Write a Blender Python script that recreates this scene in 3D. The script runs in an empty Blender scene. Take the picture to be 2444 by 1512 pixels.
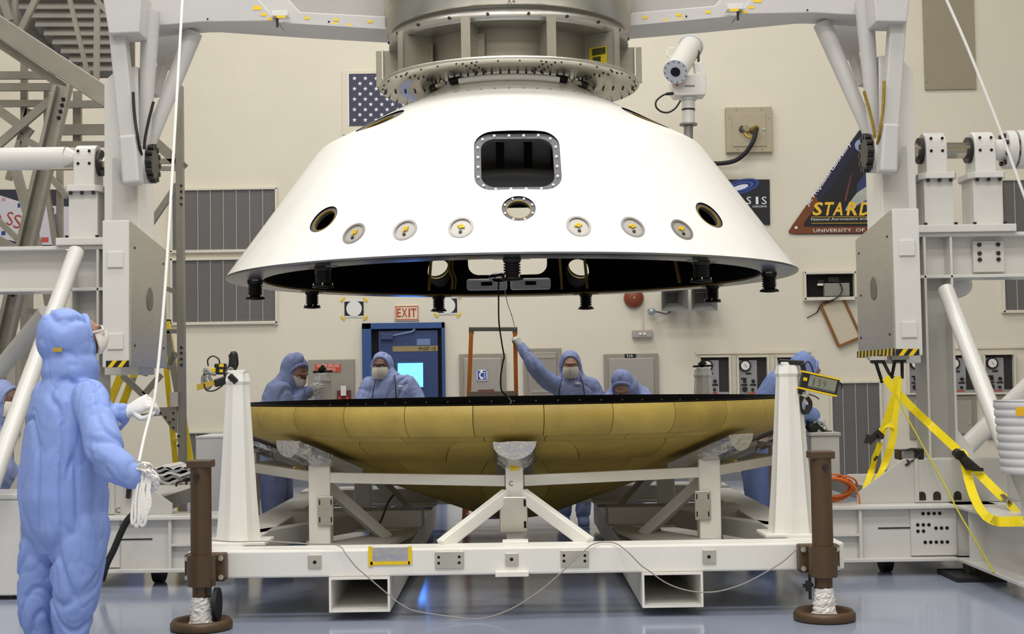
import bpy, bmesh, math, random
from mathutils import Vector, Matrix, noise
from math import sin, cos, tan, pi, sqrt, atan, atan2, radians as RAD

# ---------------------------------------------------------------- camera
F = 3252.0          # focal length for a 2444 x 1512 frame
HC = 1.45           # camera height
PITCH = atan(148.5 / F)
ROLL = RAD(-0.85)
SC = bpy.context.scene
COL = SC.collection
CM = Matrix.Rotation(pi / 2 + PITCH, 3, 'X') @ Matrix.Rotation(ROLL, 3, 'Z')
cam = bpy.data.objects.new('camera', bpy.data.cameras.new('camera'))
COL.objects.link(cam)
cam.data.sensor_width = 36.0
cam.data.lens = 36.0 * F / 2444
cam.data.clip_start = 0.05
cam.data.clip_end = 200
cam.matrix_world = Matrix.Translation((0, 0, HC)) @ CM.to_4x4()
SC.camera = cam
SC.view_settings.view_transform = 'Standard'
SC.view_settings.look = 'None'
SC.view_settings.gamma = 1
SC.view_settings.use_curve_mapping = False
SC.view_settings.exposure = 0.0
SC.cycles.max_bounces = 8
SC.cycles.diffuse_bounces = 5
SC.cycles.sample_clamp_indirect = 6

W = bpy.data.worlds.new('world')
SC.world = W
W.use_nodes = True
W.node_tree.nodes['Background'].inputs[0].default_value = (0.9, 0.93, 1, 1)
W.node_tree.nodes['Background'].inputs[1].default_value = 0.3

def area(x, y, z, sx, sy, power, col=(1, 0.985, 0.965), rot=(0, 0, 0)):
    l = bpy.data.lights.new('ceiling_lamp', 'AREA')
    l.shape = 'RECTANGLE'; l.size = sx; l.size_y = sy; l.energy = power; l.color = col
    o = bpy.data.objects.new('ceiling_lamp', l); COL.objects.link(o)
    o.location = (x, y, z); o.rotation_euler = rot
    return o
# rows of high-bay lamps under the ceiling
for ly, pw in ((-3.0, 240), (2.5, 252), (8.5, 174), (14.5, 172)):
    for lx, k in ((-5.4, 0.7), (-1.0, 1.35), (3.4, 0.95)):
        area(lx, ly, 10.8, 3.0, 2.2, pw * k)

# ---------------------------------------------------------------- helpers
def ray(px, py):
    return CM @ Vector(((px - 1222) / F, -(py - 756) / F, -1))
def P(px, py, Y):
    d = ray(px, py)
    return Vector((0, 0, HC)) + d * (Y / d.y)
def PXW(n, Y):      # n pixels as metres at depth Y
    return n * Y / F

def lin(c):
    c = c / 255.0
    return c / 12.92 if c <= 0.04045 else ((c + 0.055) / 1.055) ** 2.4
MATS = {}
def mat(name, rgb, rough=0.5, metal=0.0, var=0.0, scale=6.0, bump=0.0, bscale=30.0, emit=0.0, coat=0.0, stretch=(1, 1, 1), spec=0.5, distort=0.0):
    if name in MATS: return MATS[name]
    m = bpy.data.materials.new(name); m.use_nodes = True
    nt = m.node_tree; b = nt.nodes['Principled BSDF']
    c = (lin(rgb[0]), lin(rgb[1]), lin(rgb[2]), 1)
    b.inputs['Base Color'].default_value = c
    b.inputs['Roughness'].default_value = rough
    b.inputs['Metallic'].default_value = metal
    b.inputs['Specular IOR Level'].default_value = spec
    b.inputs['Coat Weight'].default_value = coat
    tc = nt.nodes.new('ShaderNodeTexCoord'); mp = nt.nodes.new('ShaderNodeMapping')
    mp.inputs['Scale'].default_value = stretch
    nt.links.new(tc.outputs['Object'], mp.inputs['Vector'])
    if var > 0:
        n = nt.nodes.new('ShaderNodeTexNoise'); n.inputs['Scale'].default_value = scale
        n.inputs['Detail'].default_value = 5; n.inputs['Roughness'].default_value = 0.6
        n.inputs['Distortion'].default_value = distort
        nt.links.new(mp.outputs['Vector'], n.inputs['Vector'])
        r = nt.nodes.new('ShaderNodeMapRange')
        r.inputs['From Min'].default_value = 0.3; r.inputs['From Max'].default_value = 0.7
        r.inputs['To Min'].default_value = 1 - var; r.inputs['To Max'].default_value = 1 + var * 0.6
        nt.links.new(n.outputs['Fac'], r.inputs['Value'])
        mx = nt.nodes.new('ShaderNodeVectorMath'); mx.operation = 'SCALE'
        mx.inputs[0].default_value = c[:3]
        nt.links.new(r.outputs['Result'], mx.inputs['Scale'])
        nt.links.new(mx.outputs['Vector'], b.inputs['Base Color'])
        r2 = nt.nodes.new('ShaderNodeMapRange')
        r2.inputs['To Min'].default_value = max(0.02, rough - var * 0.5); r2.inputs['To Max'].default_value = min(1, rough + var * 0.5)
        nt.links.new(n.outputs['Fac'], r2.inputs['Value'])
        nt.links.new(r2.outputs['Result'], b.inputs['Roughness'])
    if bump > 0:
        n2 = nt.nodes.new('ShaderNodeTexNoise'); n2.inputs['Scale'].default_value = bscale
        n2.inputs['Detail'].default_value = 3
        nt.links.new(mp.outputs['Vector'], n2.inputs['Vector'])
        bp = nt.nodes.new('ShaderNodeBump'); bp.inputs['Strength'].default_value = bump; bp.inputs['Distance'].default_value = 0.02
        nt.links.new(n2.outputs['Fac'], bp.inputs['Height'])
        nt.links.new(bp.outputs['Normal'], b.inputs['Normal'])
    if emit > 0:
        b.inputs['Emission Color'].default_value = c
        b.inputs['Emission Strength'].default_value = emit
    MATS[name] = m
    return m

class MB:
    """collects vertices and faces of one mesh"""
    def __init__(s):
        s.v = []; s.f = []; s.m = []; s.sm = []
    def add(s, vs, fs, mi=0, smooth=False):
        o = len(s.v)
        s.v += [Vector(p) for p in vs]
        for f in fs:
            s.f.append([i + o for i in f]); s.m.append(mi); s.sm.append(smooth)
        return s
    def box(s, c, d, rot=None, mi=0):
        c = Vector(c); x, y, z = d[0] / 2, d[1] / 2, d[2] / 2
        vs = [Vector((a * x, b * y, e * z)) for a in (-1, 1) for b in (-1, 1) for e in (-1, 1)]
        if rot is not None: vs = [rot @ v for v in vs]
        return s.add([c + v for v in vs], [(0, 1, 3, 2), (4, 6, 7, 5), (0, 4, 5, 1), (2, 3, 7, 6), (0, 2, 6, 4), (1, 5, 7, 3)], mi)
    def bx(s, x0, x1, y0, y1, z0, z1, mi=0):
        return s.box(((x0 + x1) / 2, (y0 + y1) / 2, (z0 + z1) / 2), (abs(x1 - x0), abs(y1 - y0), abs(z1 - z0)), None, mi)
    def bar(s, a, b, w, h, up=(0, 0, 1), mi=0, w2=None, h2=None):
        a = Vector(a); b = Vector(b); t = (b - a).normalized(); up = Vector(up)
        if abs(t.dot(up.normalized())) > 0.98: up = Vector((0, 1, 0))
        sd = t.cross(up).normalized(); u = sd.cross(t).normalized()
        w2 = w if w2 is None else w2; h2 = h if h2 is None else h2
        vs = []
        for p, ww, hh in ((a, w, h), (b, w2, h2)):
            vs += [p + sd * ww / 2 + u * hh / 2, p - sd * ww / 2 + u * hh / 2, p - sd * ww / 2 - u * hh / 2, p + sd * ww / 2 - u * hh / 2]
        return s.add(vs, [(0, 1, 2, 3), (7, 6, 5, 4), (0, 4, 5, 1), (1, 5, 6, 2), (2, 6, 7, 3), (3, 7, 4, 0)], mi)
    def cyl(s, a, b, r0, r1=None, n=16, mi=0, caps=True, smooth=True):
        r1 = r0 if r1 is None else r1
        a = Vector(a); b = Vector(b); t = (b - a).normalized()
        up = Vector((0, 0, 1)) if abs(t.z) < 0.95 else Vector((1, 0, 0))
        x = t.cross(up).normalized(); y = x.cross(t).normalized()
        vs = []
        for p, r in ((a, r0), (b, r1)):
            for i in range(n):
                q = 2 * pi * i / n
                vs.append(p + x * r * cos(q) + y * r * sin(q))
        s.add(vs, [(i, n + i, n + (i + 1) % n, (i + 1) % n) for i in range(n)], mi, smooth)
        if caps: s.add(vs, [tuple(range(n)), tuple(range(2 * n - 1, n - 1, -1))], mi)
        return s
    def tube(s, pts, r, n=8, mi=0, caps=True):
        pts = [Vector(p) for p in pts]
        rs = r if isinstance(r, (list, tuple)) else [r] * len(pts)
        t0 = (pts[1] - pts[0]).normalized()
        up = Vector((0, 0, 1)) if abs(t0.z) < 0.9 else Vector((1, 0, 0))
        nx = t0.cross(up).normalized()
        vs = []
        for i, p in enumerate(pts):
            t = (pts[min(i + 1, len(pts) - 1)] - pts[max(i - 1, 0)]).normalized()
            nx = (nx - t * nx.dot(t))
            nx = nx.normalized() if nx.length > 1e-6 else t.orthogonal().normalized()
            ny = t.cross(nx)
            for k in range(n):
                q = 2 * pi * k / n
                vs.append(p + (nx * cos(q) + ny * sin(q)) * rs[i])
        fs = [(i * n + k, i * n + (k + 1) % n, (i + 1) * n + (k + 1) % n, (i + 1) * n + k) for i in range(len(pts) - 1) for k in range(n)]
        s.add(vs, fs, mi, True)
        if caps: s.add(vs, [tuple(range(n - 1, -1, -1)), tuple(range((len(pts) - 1) * n, len(pts) * n))], mi)
        return s
    def lathe(s, prof, c=(0, 0, 0), n=48, a0=0.0, a1=2 * pi, mi=0, smooth=True, axis=None, closed=False):
        """prof: list of (r, h[, mi]); axis: 3x3 whose columns are x, y, axis"""
        c = Vector(c); full = abs(a1 - a0 - 2 * pi) < 1e-6
        k = n if full else n + 1
        vs = []
        for p in prof:
            for i in range(k):
                q = a0 + (a1 - a0) * i / n
                v = Vector((p[0] * sin(q), -p[0] * cos(q), p[1]))
                if axis is not None: v = axis @ v
                vs.append(c + v)
        L = len(prof); o = len(s.v); s.v += vs
        rng = range(L if closed else L - 1)
        for j in rng:
            j2 = (j + 1) % L
            for i in range(n):
                i2 = (i + 1) % k
                s.f.append([o + j * k + i, o + j * k + i2, o + j2 * k + i2, o + j2 * k + i])
                s.m.append(prof[j][2] if len(prof[j]) > 2 else mi); s.sm.append(smooth)
        return s
    def poly(s, pts, ext, mi=0):
        """polygon extruded by vector ext"""
        pts = [Vector(p) for p in pts]; e = Vector(ext); n = len(pts)
        vs = pts + [p + e for p in pts]
        return s.add(vs, [tuple(range(n)), tuple(range(2 * n - 1, n - 1, -1))] + [(i, n + i, n + (i + 1) % n, (i + 1) % n) for i in range(n)], mi)
    def pp(s, pix, Y, depth, mi=0):
        """outline seen at depth Y, standing upright facing the room, thickness depth to the back"""
        return s.poly([P(x, y, Y) for x, y in pix], (0, depth, 0), mi)
    def pr(s, x0, y0, x1, y1, Y, depth, mi=0):
        """upright axis-aligned board whose corners are seen at (x0,y0),(x1,y1)"""
        a = P(x0, y0, Y); b = P(x1, y1, Y); c = P(x0, y1, Y); d = P(x1, y0, Y)
        X0 = (a.x + c.x) / 2; X1 = (b.x + d.x) / 2; Z0 = (b.z + c.z) / 2; Z1 = (a.z + d.z) / 2
        return s.bx(X0, X1, Y, Y + depth, Z0, Z1, mi)
    def ball(s, c, r, nu=16, nv=10, rot=None, mi=0):
        c = Vector(c); r = (r, r, r) if not hasattr(r, '__len__') else r
        vs = [Vector((0, 0, -r[2]))]
        for j in range(1, nv):
            t = -pi / 2 + pi * j / nv
            for i in range(nu):
                q = 2 * pi * i / nu
                vs.append(Vector((r[0] * cos(t) * cos(q), r[1] * cos(t) * sin(q), r[2] * sin(t))))
        vs.append(Vector((0, 0, r[2])))
        if rot is not None: vs = [rot @ v for v in vs]
        fs = [(0, 1 + (i + 1) % nu, 1 + i) for i in range(nu)]
        for j in range(nv - 2):
            for i in range(nu):
                a = 1 + j * nu; b = a + nu; i2 = (i + 1) % nu
                fs.append((a + i, a + i2, b + i2, b + i))
        a = 1 + (nv - 2) * nu; l = len(vs) - 1
        fs += [(a + i, a + (i + 1) % nu, l) for i in range(nu)]
        return s.add([c + v for v in vs], fs, mi, True)
    def ribbon(s, pts, side, w, th, mi=0):
        pts = [Vector(p) for p in pts]
        sides = side if isinstance(side, list) else [side] * len(pts)
        ws = w if isinstance(w, list) else [w] * len(pts)
        vs = []
        for i, p in enumerate(pts):
            t = (pts[min(i + 1, len(pts) - 1)] - pts[max(i - 1, 0)]).normalized()
            sd = Vector(sides[i]); sd = (sd - t * sd.dot(t)).normalized(); nn = t.cross(sd)
            h = sd * ws[i] / 2
            vs += [p + h + nn * th / 2, p - h + nn * th / 2, p - h - nn * th / 2, p + h - nn * th / 2]
        fs = []
        for i in range(len(pts) - 1):
            a = 4 * i; b = a + 4
            fs += [(a + k, a + (k + 1) % 4, b + (k + 1) % 4, b + k) for k in range(4)]
        fs += [(3, 2, 1, 0), tuple(range(4 * len(pts) - 4, 4 * len(pts)))]
        return s.add(vs, fs, mi)
    def text(s, txt, org, xd, yd, h, w=None, th=0.003, mi=0, shear=0.0, center=False, space=1.0, bold=0.0):
        cu = bpy.data.curves.new('t', 'FONT'); cu.body = txt; cu.extrude = 0.0; cu.resolution_u = 2; cu.space_character = space; cu.offset = bold
        ob = bpy.data.objects.new('t', cu); COL.objects.link(ob)
        me = bpy.data.meshes.new_from_object(ob.evaluated_get(bpy.context.evaluated_depsgraph_get()))
        bpy.data.objects.remove(ob); bpy.data.curves.remove(cu)
        if not me.vertices: return s
        xs = [v.co.x for v in me.vertices]; ys = [v.co.y for v in me.vertices]
        x0, x1, y0, y1 = min(xs), max(xs), min(ys), max(ys)
        sy = h / (y1 - y0); sx = sy if w is None else w / (x1 - x0)
        xd = Vector(xd).normalized(); yd = Vector(yd).normalized(); n = xd.cross(yd)
        org = Vector(org)
        if center: org = org - xd * (x1 - x0) * sx / 2 - yd * h / 2
        f = lambda co, d: org + xd * ((co.x - x0) * sx + (co.y - y0) * sy * shear) + yd * (co.y - y0) * sy + n * d
        s.add([f(v.co, th) for v in me.vertices], [tuple(p.vertices) for p in me.polygons], mi)
        bpy.data.meshes.remove(me)
        return s

ROOT = {}
def _mesh(name, mb, mats, base):
    me = bpy.data.meshes.new(name)
    me.from_pydata([tuple(v - base) for v in mb.v], [], mb.f)
    mats = mats if isinstance(mats, (list, tuple)) else [mats]
    for m in mats: me.materials.append(m)
    me.polygons.foreach_set('material_index', mb.m)
    me.polygons.foreach_set('use_smooth', mb.sm)
    me.update()
    bm = bmesh.new(); bm.from_mesh(me)
    bmesh.ops.recalc_face_normals(bm, faces=bm.faces); bm.to_mesh(me); bm.free()
    return me
def bevel(o, w, seg=2):
    md = o.modifiers.new('bevel', 'BEVEL'); md.width = w; md.segments = seg; md.limit_method = 'ANGLE'; md.angle_limit = RAD(40)
    md.harden_normals = False
    return o
def tag(o, label, cat, group=None):
    o['label'] = label; o['category'] = cat
    if group: o['group'] = group
    return o
def thing(name, label, cat, loc, group=None):
    o = bpy.data.objects.new(name, None); COL.objects.link(o); o.empty_display_size = 0.1
    o.location = loc; ROOT[o] = Vector(loc)
    return tag(o, label, cat, group)
def part(name, mb, m, par, bev=0, label=None, kind=None):
    base = ROOT[par]
    o = bpy.data.objects.new(name, _mesh(name, mb, m, base)); COL.objects.link(o)
    o.parent = par; ROOT[o] = base
    if bev: bevel(o, bev)
    if label: o['label'] = label
    if kind: o['kind'] = kind
    return o
def _base(mb):
    xs = [v.x for v in mb.v]; ys = [v.y for v in mb.v]; zs = [v.z for v in mb.v]
    return Vector(((min(xs) + max(xs)) / 2, (min(ys) + max(ys)) / 2, min(zs)))
def solo(name, mb, m, label, cat, group=None, bev=0):
    b = _base(mb)
    o = bpy.data.objects.new(name, _mesh(name, mb, m, b)); COL.objects.link(o)
    o.location = b; ROOT[o] = b
    if bev: bevel(o, bev)
    return tag(o, label, cat, group)
def struct(name, mb, m, par=None, bev=0):
    if par: return part(name, mb, m, par, bev)
    o = bpy.data.objects.new(name, _mesh(name, mb, m, Vector((0, 0, 0)))); COL.objects.link(o)
    ROOT[o] = Vector((0, 0, 0)); o['kind'] = 'structure'
    if bev: bevel(o, bev)
    return o
def dup(root, off, label=None):
    off = Vector(off)
    r = root.copy(); COL.objects.link(r); r.location = Vector(root.location) + off; ROOT[r] = ROOT[root] + off
    if label: r['label'] = label
    for ch in list(root.children):
        c = ch.copy(); COL.objects.link(c); c.parent = r; ROOT[c] = ROOT[r]
        for g in list(ch.children):
            d = g.copy(); COL.objects.link(d); d.parent = c; ROOT[d] = ROOT[r]
    return r
def frame_of(n, up=(0, 0, 1)):
    n = Vector(n).normalized(); u = Vector(up).cross(n).normalized(); v = n.cross(u)
    return Matrix((u, v, n)).transposed()    # columns u, v, n
def catmull(pts, k=6):
    pts = [Vector(p) for p in pts]; out = []
    for i in range(len(pts) - 1):
        p0 = pts[max(i - 1, 0)]; p1 = pts[i]; p2 = pts[i + 1]; p3 = pts[min(i + 2, len(pts) - 1)]
        for j in range(k):
            t = j / k
            out.append(0.5 * ((2 * p1) + (p2 - p0) * t + (2 * p0 - 5 * p1 + 4 * p2 - p3) * t * t + (3 * p1 - p0 - 3 * p2 + p3) * t ** 3))
    return out + [pts[-1]]

# ---------------------------------------------------------------- materials
M_WALL = mat('cream_wall_paint', (226, 219, 201), 0.7, var=0.035, scale=1.2, bump=0.03, bscale=6)
M_CEIL = mat('ceiling_paint', (225, 222, 212), 0.8, var=0.03)
M_WHITE = mat('white_enamel', (216, 214, 209), 0.35, var=0.02, scale=3, coat=0.2)
M_WARM = mat('warm_white_paint', (233, 231, 224), 0.45, var=0.03, scale=4)
M_GREYW = mat('grey_white_paint', (190, 188, 182), 0.5, var=0.04, scale=3)
M_ALU = mat('brushed_aluminium', (186, 184, 176), 0.38, metal=0.85, var=0.10, scale=5, stretch=(1, 1, 8), bump=0.02, bscale=60)
M_ALUM = mat('mill_aluminium', (205, 202, 190), 0.32, metal=0.9, var=0.10, scale=4, bump=0.02)
M_SCAF = mat('scaffold_aluminium', (152, 148, 138), 0.45, metal=0.6, var=0.10, scale=5)
M_STEEL = mat('polished_steel', (190, 182, 165), 0.2, metal=1.0, var=0.06, scale=10)
M_DARKST = mat('dark_steel', (60, 58, 56), 0.4, metal=0.7, var=0.1)
M_BLACK = mat('black_plastic', (18, 18, 19), 0.45, var=0.1)
M_BLKR = mat('black_rubber', (22, 22, 24), 0.6, var=0.1)
M_HOLE = mat('hole_shadow_black', (10, 10, 10), 0.9)
M_YEL = mat('yellow_webbing', (242, 218, 8), 0.6, var=0.06, scale=40, bump=0.05, bscale=200)
M_YTAPE = mat('yellow_tape', (236, 200, 20), 0.45, var=0.06, scale=20)
M_YPAINT = mat('yellow_fibreglass', (226, 196, 20), 0.45, var=0.06)
M_BROWN = mat('brown_jack_paint', (82, 62, 40), 0.45, var=0.12, scale=8, metal=0.1)
M_FOIL = mat('crinkled_foil', (198, 198, 200), 0.2, metal=1.0, bump=0.45, bscale=22, var=0.05, distort=1.0)
M_FOILF = mat('flat_foil', (190, 190, 196), 0.25, metal=1.0, bump=0.5, bscale=14)
M_PLASTIC = mat('white_plastic_film', (232, 230, 226), 0.3, bump=0.6, bscale=14, var=0.05)
M_SKIN = mat('skin', (160, 120, 100), 0.55, var=0.08, scale=20)
M_SKIND = mat('skin_deep', (104, 72, 56), 0.55, var=0.08, scale=20)
M_GLOVE = mat('white_glove', (226, 224, 220), 0.6, bump=0.1, bscale=80, var=0.04)
M_MASK = mat('white_face_mask', (226, 220, 208), 0.7, bump=0.12, bscale=40, var=0.05)
M_SUIT = mat('blue_coverall_cloth', (134, 158, 220), 0.65, var=0.06, scale=4, bump=0.45, bscale=9, distort=0.8)
M_SUIT2 = mat('dusty_blue_coverall_cloth', (142, 156, 204), 0.65, var=0.08, scale=5, bump=0.5, bscale=14, distort=0.8)
M_ROPE = mat('white_rope', (240, 238, 232), 0.7, bump=0.3, bscale=150)

# ---------------------------------------------------------------- room
YW = 19.0
def floor_mat():
    m = mat('blue_grey_epoxy_floor', (150, 158, 178), 0.13, var=0.05, scale=0.9, bump=0.012, bscale=1.6, spec=0.6)
    return m
b = MB(); b.bx(-13, 13, -7, YW + 0.3, -0.2, 0); struct('floor', b, floor_mat())
b = MB(); b.bx(-13.2, 13.2, YW, YW + 0.3, -0.2, 12.2); struct('wall_back', b, M_WALL)
b = MB(); b.bx(-13.3, -13, -7, YW, -0.2, 12.2); struct('wall_left', b, M_WALL)
b = MB(); b.bx(13, 13.3, -7, YW, -0.2, 12.2); struct('wall_right', b, M_WALL)
b = MB(); b.bx(-13.3, 13.3, -7.3, -7, -0.2, 12.2); struct('wall_front', b, M_WALL)
b = MB(); b.bx(-13.3, 13.3, -7.3, YW + 0.3, 12, 12.3); struct('ceiling', b, M_CEIL)
b = MB(); b.bx(-13, 13, YW - 0.02, YW, 0, 0.12); struct('baseboard_back', b, mat('grey_vinyl_base', (120, 122, 128), 0.5))
# ---------------------------------------------------------------- backshell (hanging)
XC, YC = 0.005, 10.93
SHELL_P = [(2.25, 2.27), (2.10, 2.475), (1.95, 2.68), (1.80, 2.885), (1.65, 3.09), (1.56, 3.212), (1.525, 3.252), (1.475, 3.285), (1.40, 3.325), (1.25, 3.405), (1.10, 3.487), (0.95, 3.567), (0.8, 3.648), (0.7, 3.702), (0.6, 3.756)]
SHELL_C = [(v.x, v.y) for v in catmull([(r, z, 0) for r, z in SHELL_P], 4)]
def zshell(r):
    if r >= SHELL_C[0][0]: return SHELL_C[0][1] - (r - 2.25) * 1.366
    for (r0, z0), (r1, z1) in zip(SHELL_C, SHELL_C[1:]):
        if r1 <= r <= r0: return z1 + (z0 - z1) * (r - r1) / (r0 - r1)
    return 3.756
def shell_hit(px, py, far=False):
    d = ray(px, py); d = d / d.y
    prev = None
    y = YC if far else 8.0
    for i in range(1400):
        Y = y + i * 0.004
        p = Vector((0, 0, HC)) + d * Y
        r = sqrt((p.x - XC) ** 2 + (p.y - YC) ** 2)
        g = p.z - zshell(r)
        if prev is not None and (g > 0) != (prev > 0) and r < 2.3: break
        prev = g
    dz = (zshell(r + 0.02) - zshell(r - 0.02)) / 0.04
    e = Vector(((p.x - XC) / r, (p.y - YC) / r, 0))
    n = Vector((-dz * e.x, -dz * e.y, 1)).normalized()
    return p, n
def rrect(w, h, rad, k=6):
    out = []
    for cx, cy, a in ((w / 2 - rad, h / 2 - rad, 0), (-w / 2 + rad, h / 2 - rad, pi / 2), (-w / 2 + rad, -h / 2 + rad, pi), (w / 2 - rad, -h / 2 + rad, 1.5 * pi)):
        for i in range(k + 1):
            q = a + pi / 2 * i / k
            out.append((cx + rad * cos(q), cy + rad * sin(q)))
    return out
def ringmesh(mb, fr, c, outer, inner, d0, d1, mi=0):
    """annulus between two outlines with the same number of points, from depth d0 (top) to d1 along the normal"""
    n = len(outer); f = lambda p, d: c + fr @ Vector((p[0], p[1], d))
    vs = [f(p, d0) for p in outer] + [f(p, d0) for p in inner] + [f(p, d1) for p in inner] + [f(p, d1) for p in outer]
    fs = []
    for a, b2 in ((0, 1), (1, 2), (2, 3), (3, 0)):
        for i in range(n):
            j = (i + 1) % n
            fs.append((a * n + i, a * n + j, b2 * n + j, b2 * n + i))
    mb.add(vs, fs, mi)
    return mb
def circ(r, n=28, rx=None):
    return [((rx or r) * cos(2 * pi * i / n), r * sin(2 * pi * i / n)) for i in range(n)]
def outline_prism(mb, fr, c, pts, d0, d1, mi=0):
    return mb.poly([c + fr @ Vector((x, y, d0)) for x, y in pts], fr @ Vector((0, 0, d1 - d0)), mi)

backshell = thing('backshell', 'large glossy white conical capsule shell hanging open end down in the middle', 'spacecraft shell', (XC, YC, 2.25))
M_SHELL = mat('white_shell_coating', (248, 247, 242), 0.3, var=0.01, scale=2, coat=0.35)
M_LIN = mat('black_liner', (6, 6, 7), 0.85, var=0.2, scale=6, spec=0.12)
M_FLG = mat('grey_flange_metal', (150, 148, 142), 0.28, metal=0.8, var=0.06)
M_OCHRE = mat('ochre_edge_sealant', (150, 124, 40), 0.6, var=0.15, scale=30)

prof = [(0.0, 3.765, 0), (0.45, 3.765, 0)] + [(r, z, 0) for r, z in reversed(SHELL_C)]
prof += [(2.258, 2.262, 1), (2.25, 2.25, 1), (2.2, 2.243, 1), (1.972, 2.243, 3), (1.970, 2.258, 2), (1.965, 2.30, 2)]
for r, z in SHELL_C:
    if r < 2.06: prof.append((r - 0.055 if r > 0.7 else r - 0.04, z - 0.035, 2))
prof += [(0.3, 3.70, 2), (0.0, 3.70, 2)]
sh = MB(); sh.lathe(prof, (XC, YC, 0), 120)
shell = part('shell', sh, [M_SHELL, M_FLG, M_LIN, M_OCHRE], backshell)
# weld the axis poles
bm = bmesh.new(); bm.from_mesh(shell.data); bmesh.ops.remove_doubles(bm, verts=bm.verts, dist=1e-5)
bmesh.ops.recalc_face_normals(bm, faces=bm.faces); bm.to_mesh(shell.data); bm.free()

cut = MB()
HATCH_Y = (0.5, 0.5)
pt, _ = shell_hit(1235, 311); pb, _ = shell_hit(1235, 452)
hc, hn = shell_hit(1235, 376)
hfr = frame_of(hn); hw = PXW(208, hc.y); hh = (pt - pb).length
hmid = (pt + pb) / 2; hmid = hmid + hn * ((hc - hmid).dot(hn))
outline_prism(cut, hfr, hmid, rrect(hw, hh, 0.13), -0.3, 0.3)
PORTS = []   # px, py, radius, ring inner radius
for px, py, r, ri in ((1238, 497, 0.112, 0.083), (772, 523, 0.118, 0.096), (1693, 513, 0.118, 0.096), (906, 288, 0.20, 0.125), (1541, 281, 0.20, 0.125)):
    c, n = shell_hit(px, py); fr = frame_of(n); PORTS.append((c, n, fr, r, ri))
    outline_prism(cut, fr, c, circ(r), -0.25, 0.25)
VENTS = []
for px, py in ((845, 557), (967, 549), (1100, 543), (1381, 540), (1510, 542), (1627, 548)):
    c, n = shell_hit(px, py); fr = frame_of(n); VENTS.append((c, n, fr))
    outline_prism(cut, fr, c, circ(0.084, 24, 0.078), -0.03, 0.2)
# openings in the far side
fz0, fz1 = 2.44, 3.04
fy = YC + 1.8
cut.poly([Vector((-0.035 + x, YC + 1.35, (fz0 + fz1) / 2 + y)) for x, y in rrect(0.75, fz1 - fz0, 0.1)], (0, 1.2, 0))
FARP = []
for px, py in ((1041, 634), (1385, 633), (748, 622)):
    c, n = shell_hit(px, py, True); fr = frame_of(n); FARP.append((c, n, fr))
    outline_prism(cut, fr, c, circ(0.112, 24), -0.25, 0.25)
co = bpy.data.objects.new('cutter', _mesh('cutter', cut, [M_LIN], Vector(backshell.location)))
COL.objects.link(co); co.location = backshell.location
bpy.context.view_layer.update()
md = shell.modifiers.new('cut', 'BOOLEAN'); md.object = co; md.solver = 'EXACT'; md.operation = 'DIFFERENCE'
try: md.material_mode = 'TRANSFER'
except Exception: pass
me = bpy.data.meshes.new_from_object(shell.evaluated_get(bpy.context.evaluated_depsgraph_get()))
shell.modifiers.clear(); shell.data = me
bpy.data.objects.remove(co)
# shade holes flat, the skin smooth; walls of the openings are liner black
for p in me.polygons:
    c = p.center + backshell.location; rr_ = sqrt((c.x - XC) ** 2 + (c.y - YC) ** 2)
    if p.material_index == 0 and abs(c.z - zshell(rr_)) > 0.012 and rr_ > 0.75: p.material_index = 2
bm = bmesh.new(); bm.from_mesh(me)
for e in bm.edges:
    if len(e.link_faces) == 2 and e.calc_face_angle(0) > RAD(28): e.smooth = False
bm.to_mesh(me); bm.free()

M_RINGM = mat('anodised_ring', (96, 94, 100), 0.5, metal=0.2, var=0.05)
M_BOLT = mat('white_bolt_head', (245, 245, 242), 0.4)
M_VRING = mat('vent_ring_metal', (150, 146, 142), 0.4, metal=0.6)
M_VENT = mat('vent_cover', (176, 172, 166), 0.4, metal=0.3, var=0.05)
fr = hfr
mb = MB(); ringmesh(mb, fr, hmid, rrect(hw, hh, 0.13), rrect(hw * 0.84, hh * 0.82, 0.10), -0.03, -0.06)
hf = part('hatch_frame', mb, M_RINGM, backshell)
nb = 0
pts = rrect(hw * 0.91, hh * 0.905, 0.115, 2)
per = []
for i in range(len(pts)):
    a = Vector(pts[i]); b2 = Vector(pts[(i + 1) % len(pts)])
    L = (b2 - a).length; k = max(1, round(L / 0.088))
    per += [a.lerp(b2, j / k) for j in range(k)]
proto = None
for p in per:
    c = hmid + fr @ Vector((p.x, p.y, -0.03))
    mb = MB(); mb.cyl(c, c + hn * 0.012, 0.011, 0.009, 10)
    part('bolt', mb, M_BOLT, hf)
for i, (c, n, fr, r, ri) in enumerate(PORTS):
    mb = MB(); ringmesh(mb, fr, c, circ(r), circ(ri), -0.012, -0.045, 0)
    ringmesh(mb, fr, c, circ(ri), circ(ri * 0.93), -0.010, -0.022, 1)
    rg = part('port_ring', mb, [M_RINGM, M_OCHRE], backshell)
    mb = MB()
    if i == 0:
        for k in range(8):
            q = 2 * pi * (k + 0.5) / 8
            p = c + fr @ Vector((cos(q) * (r + ri) / 2, sin(q) * (r + ri) / 2, -0.012))
            mb = MB(); mb.cyl(p, p + n * 0.01, 0.008, n=8); part('bolt', mb, M_BOLT, rg)
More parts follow.
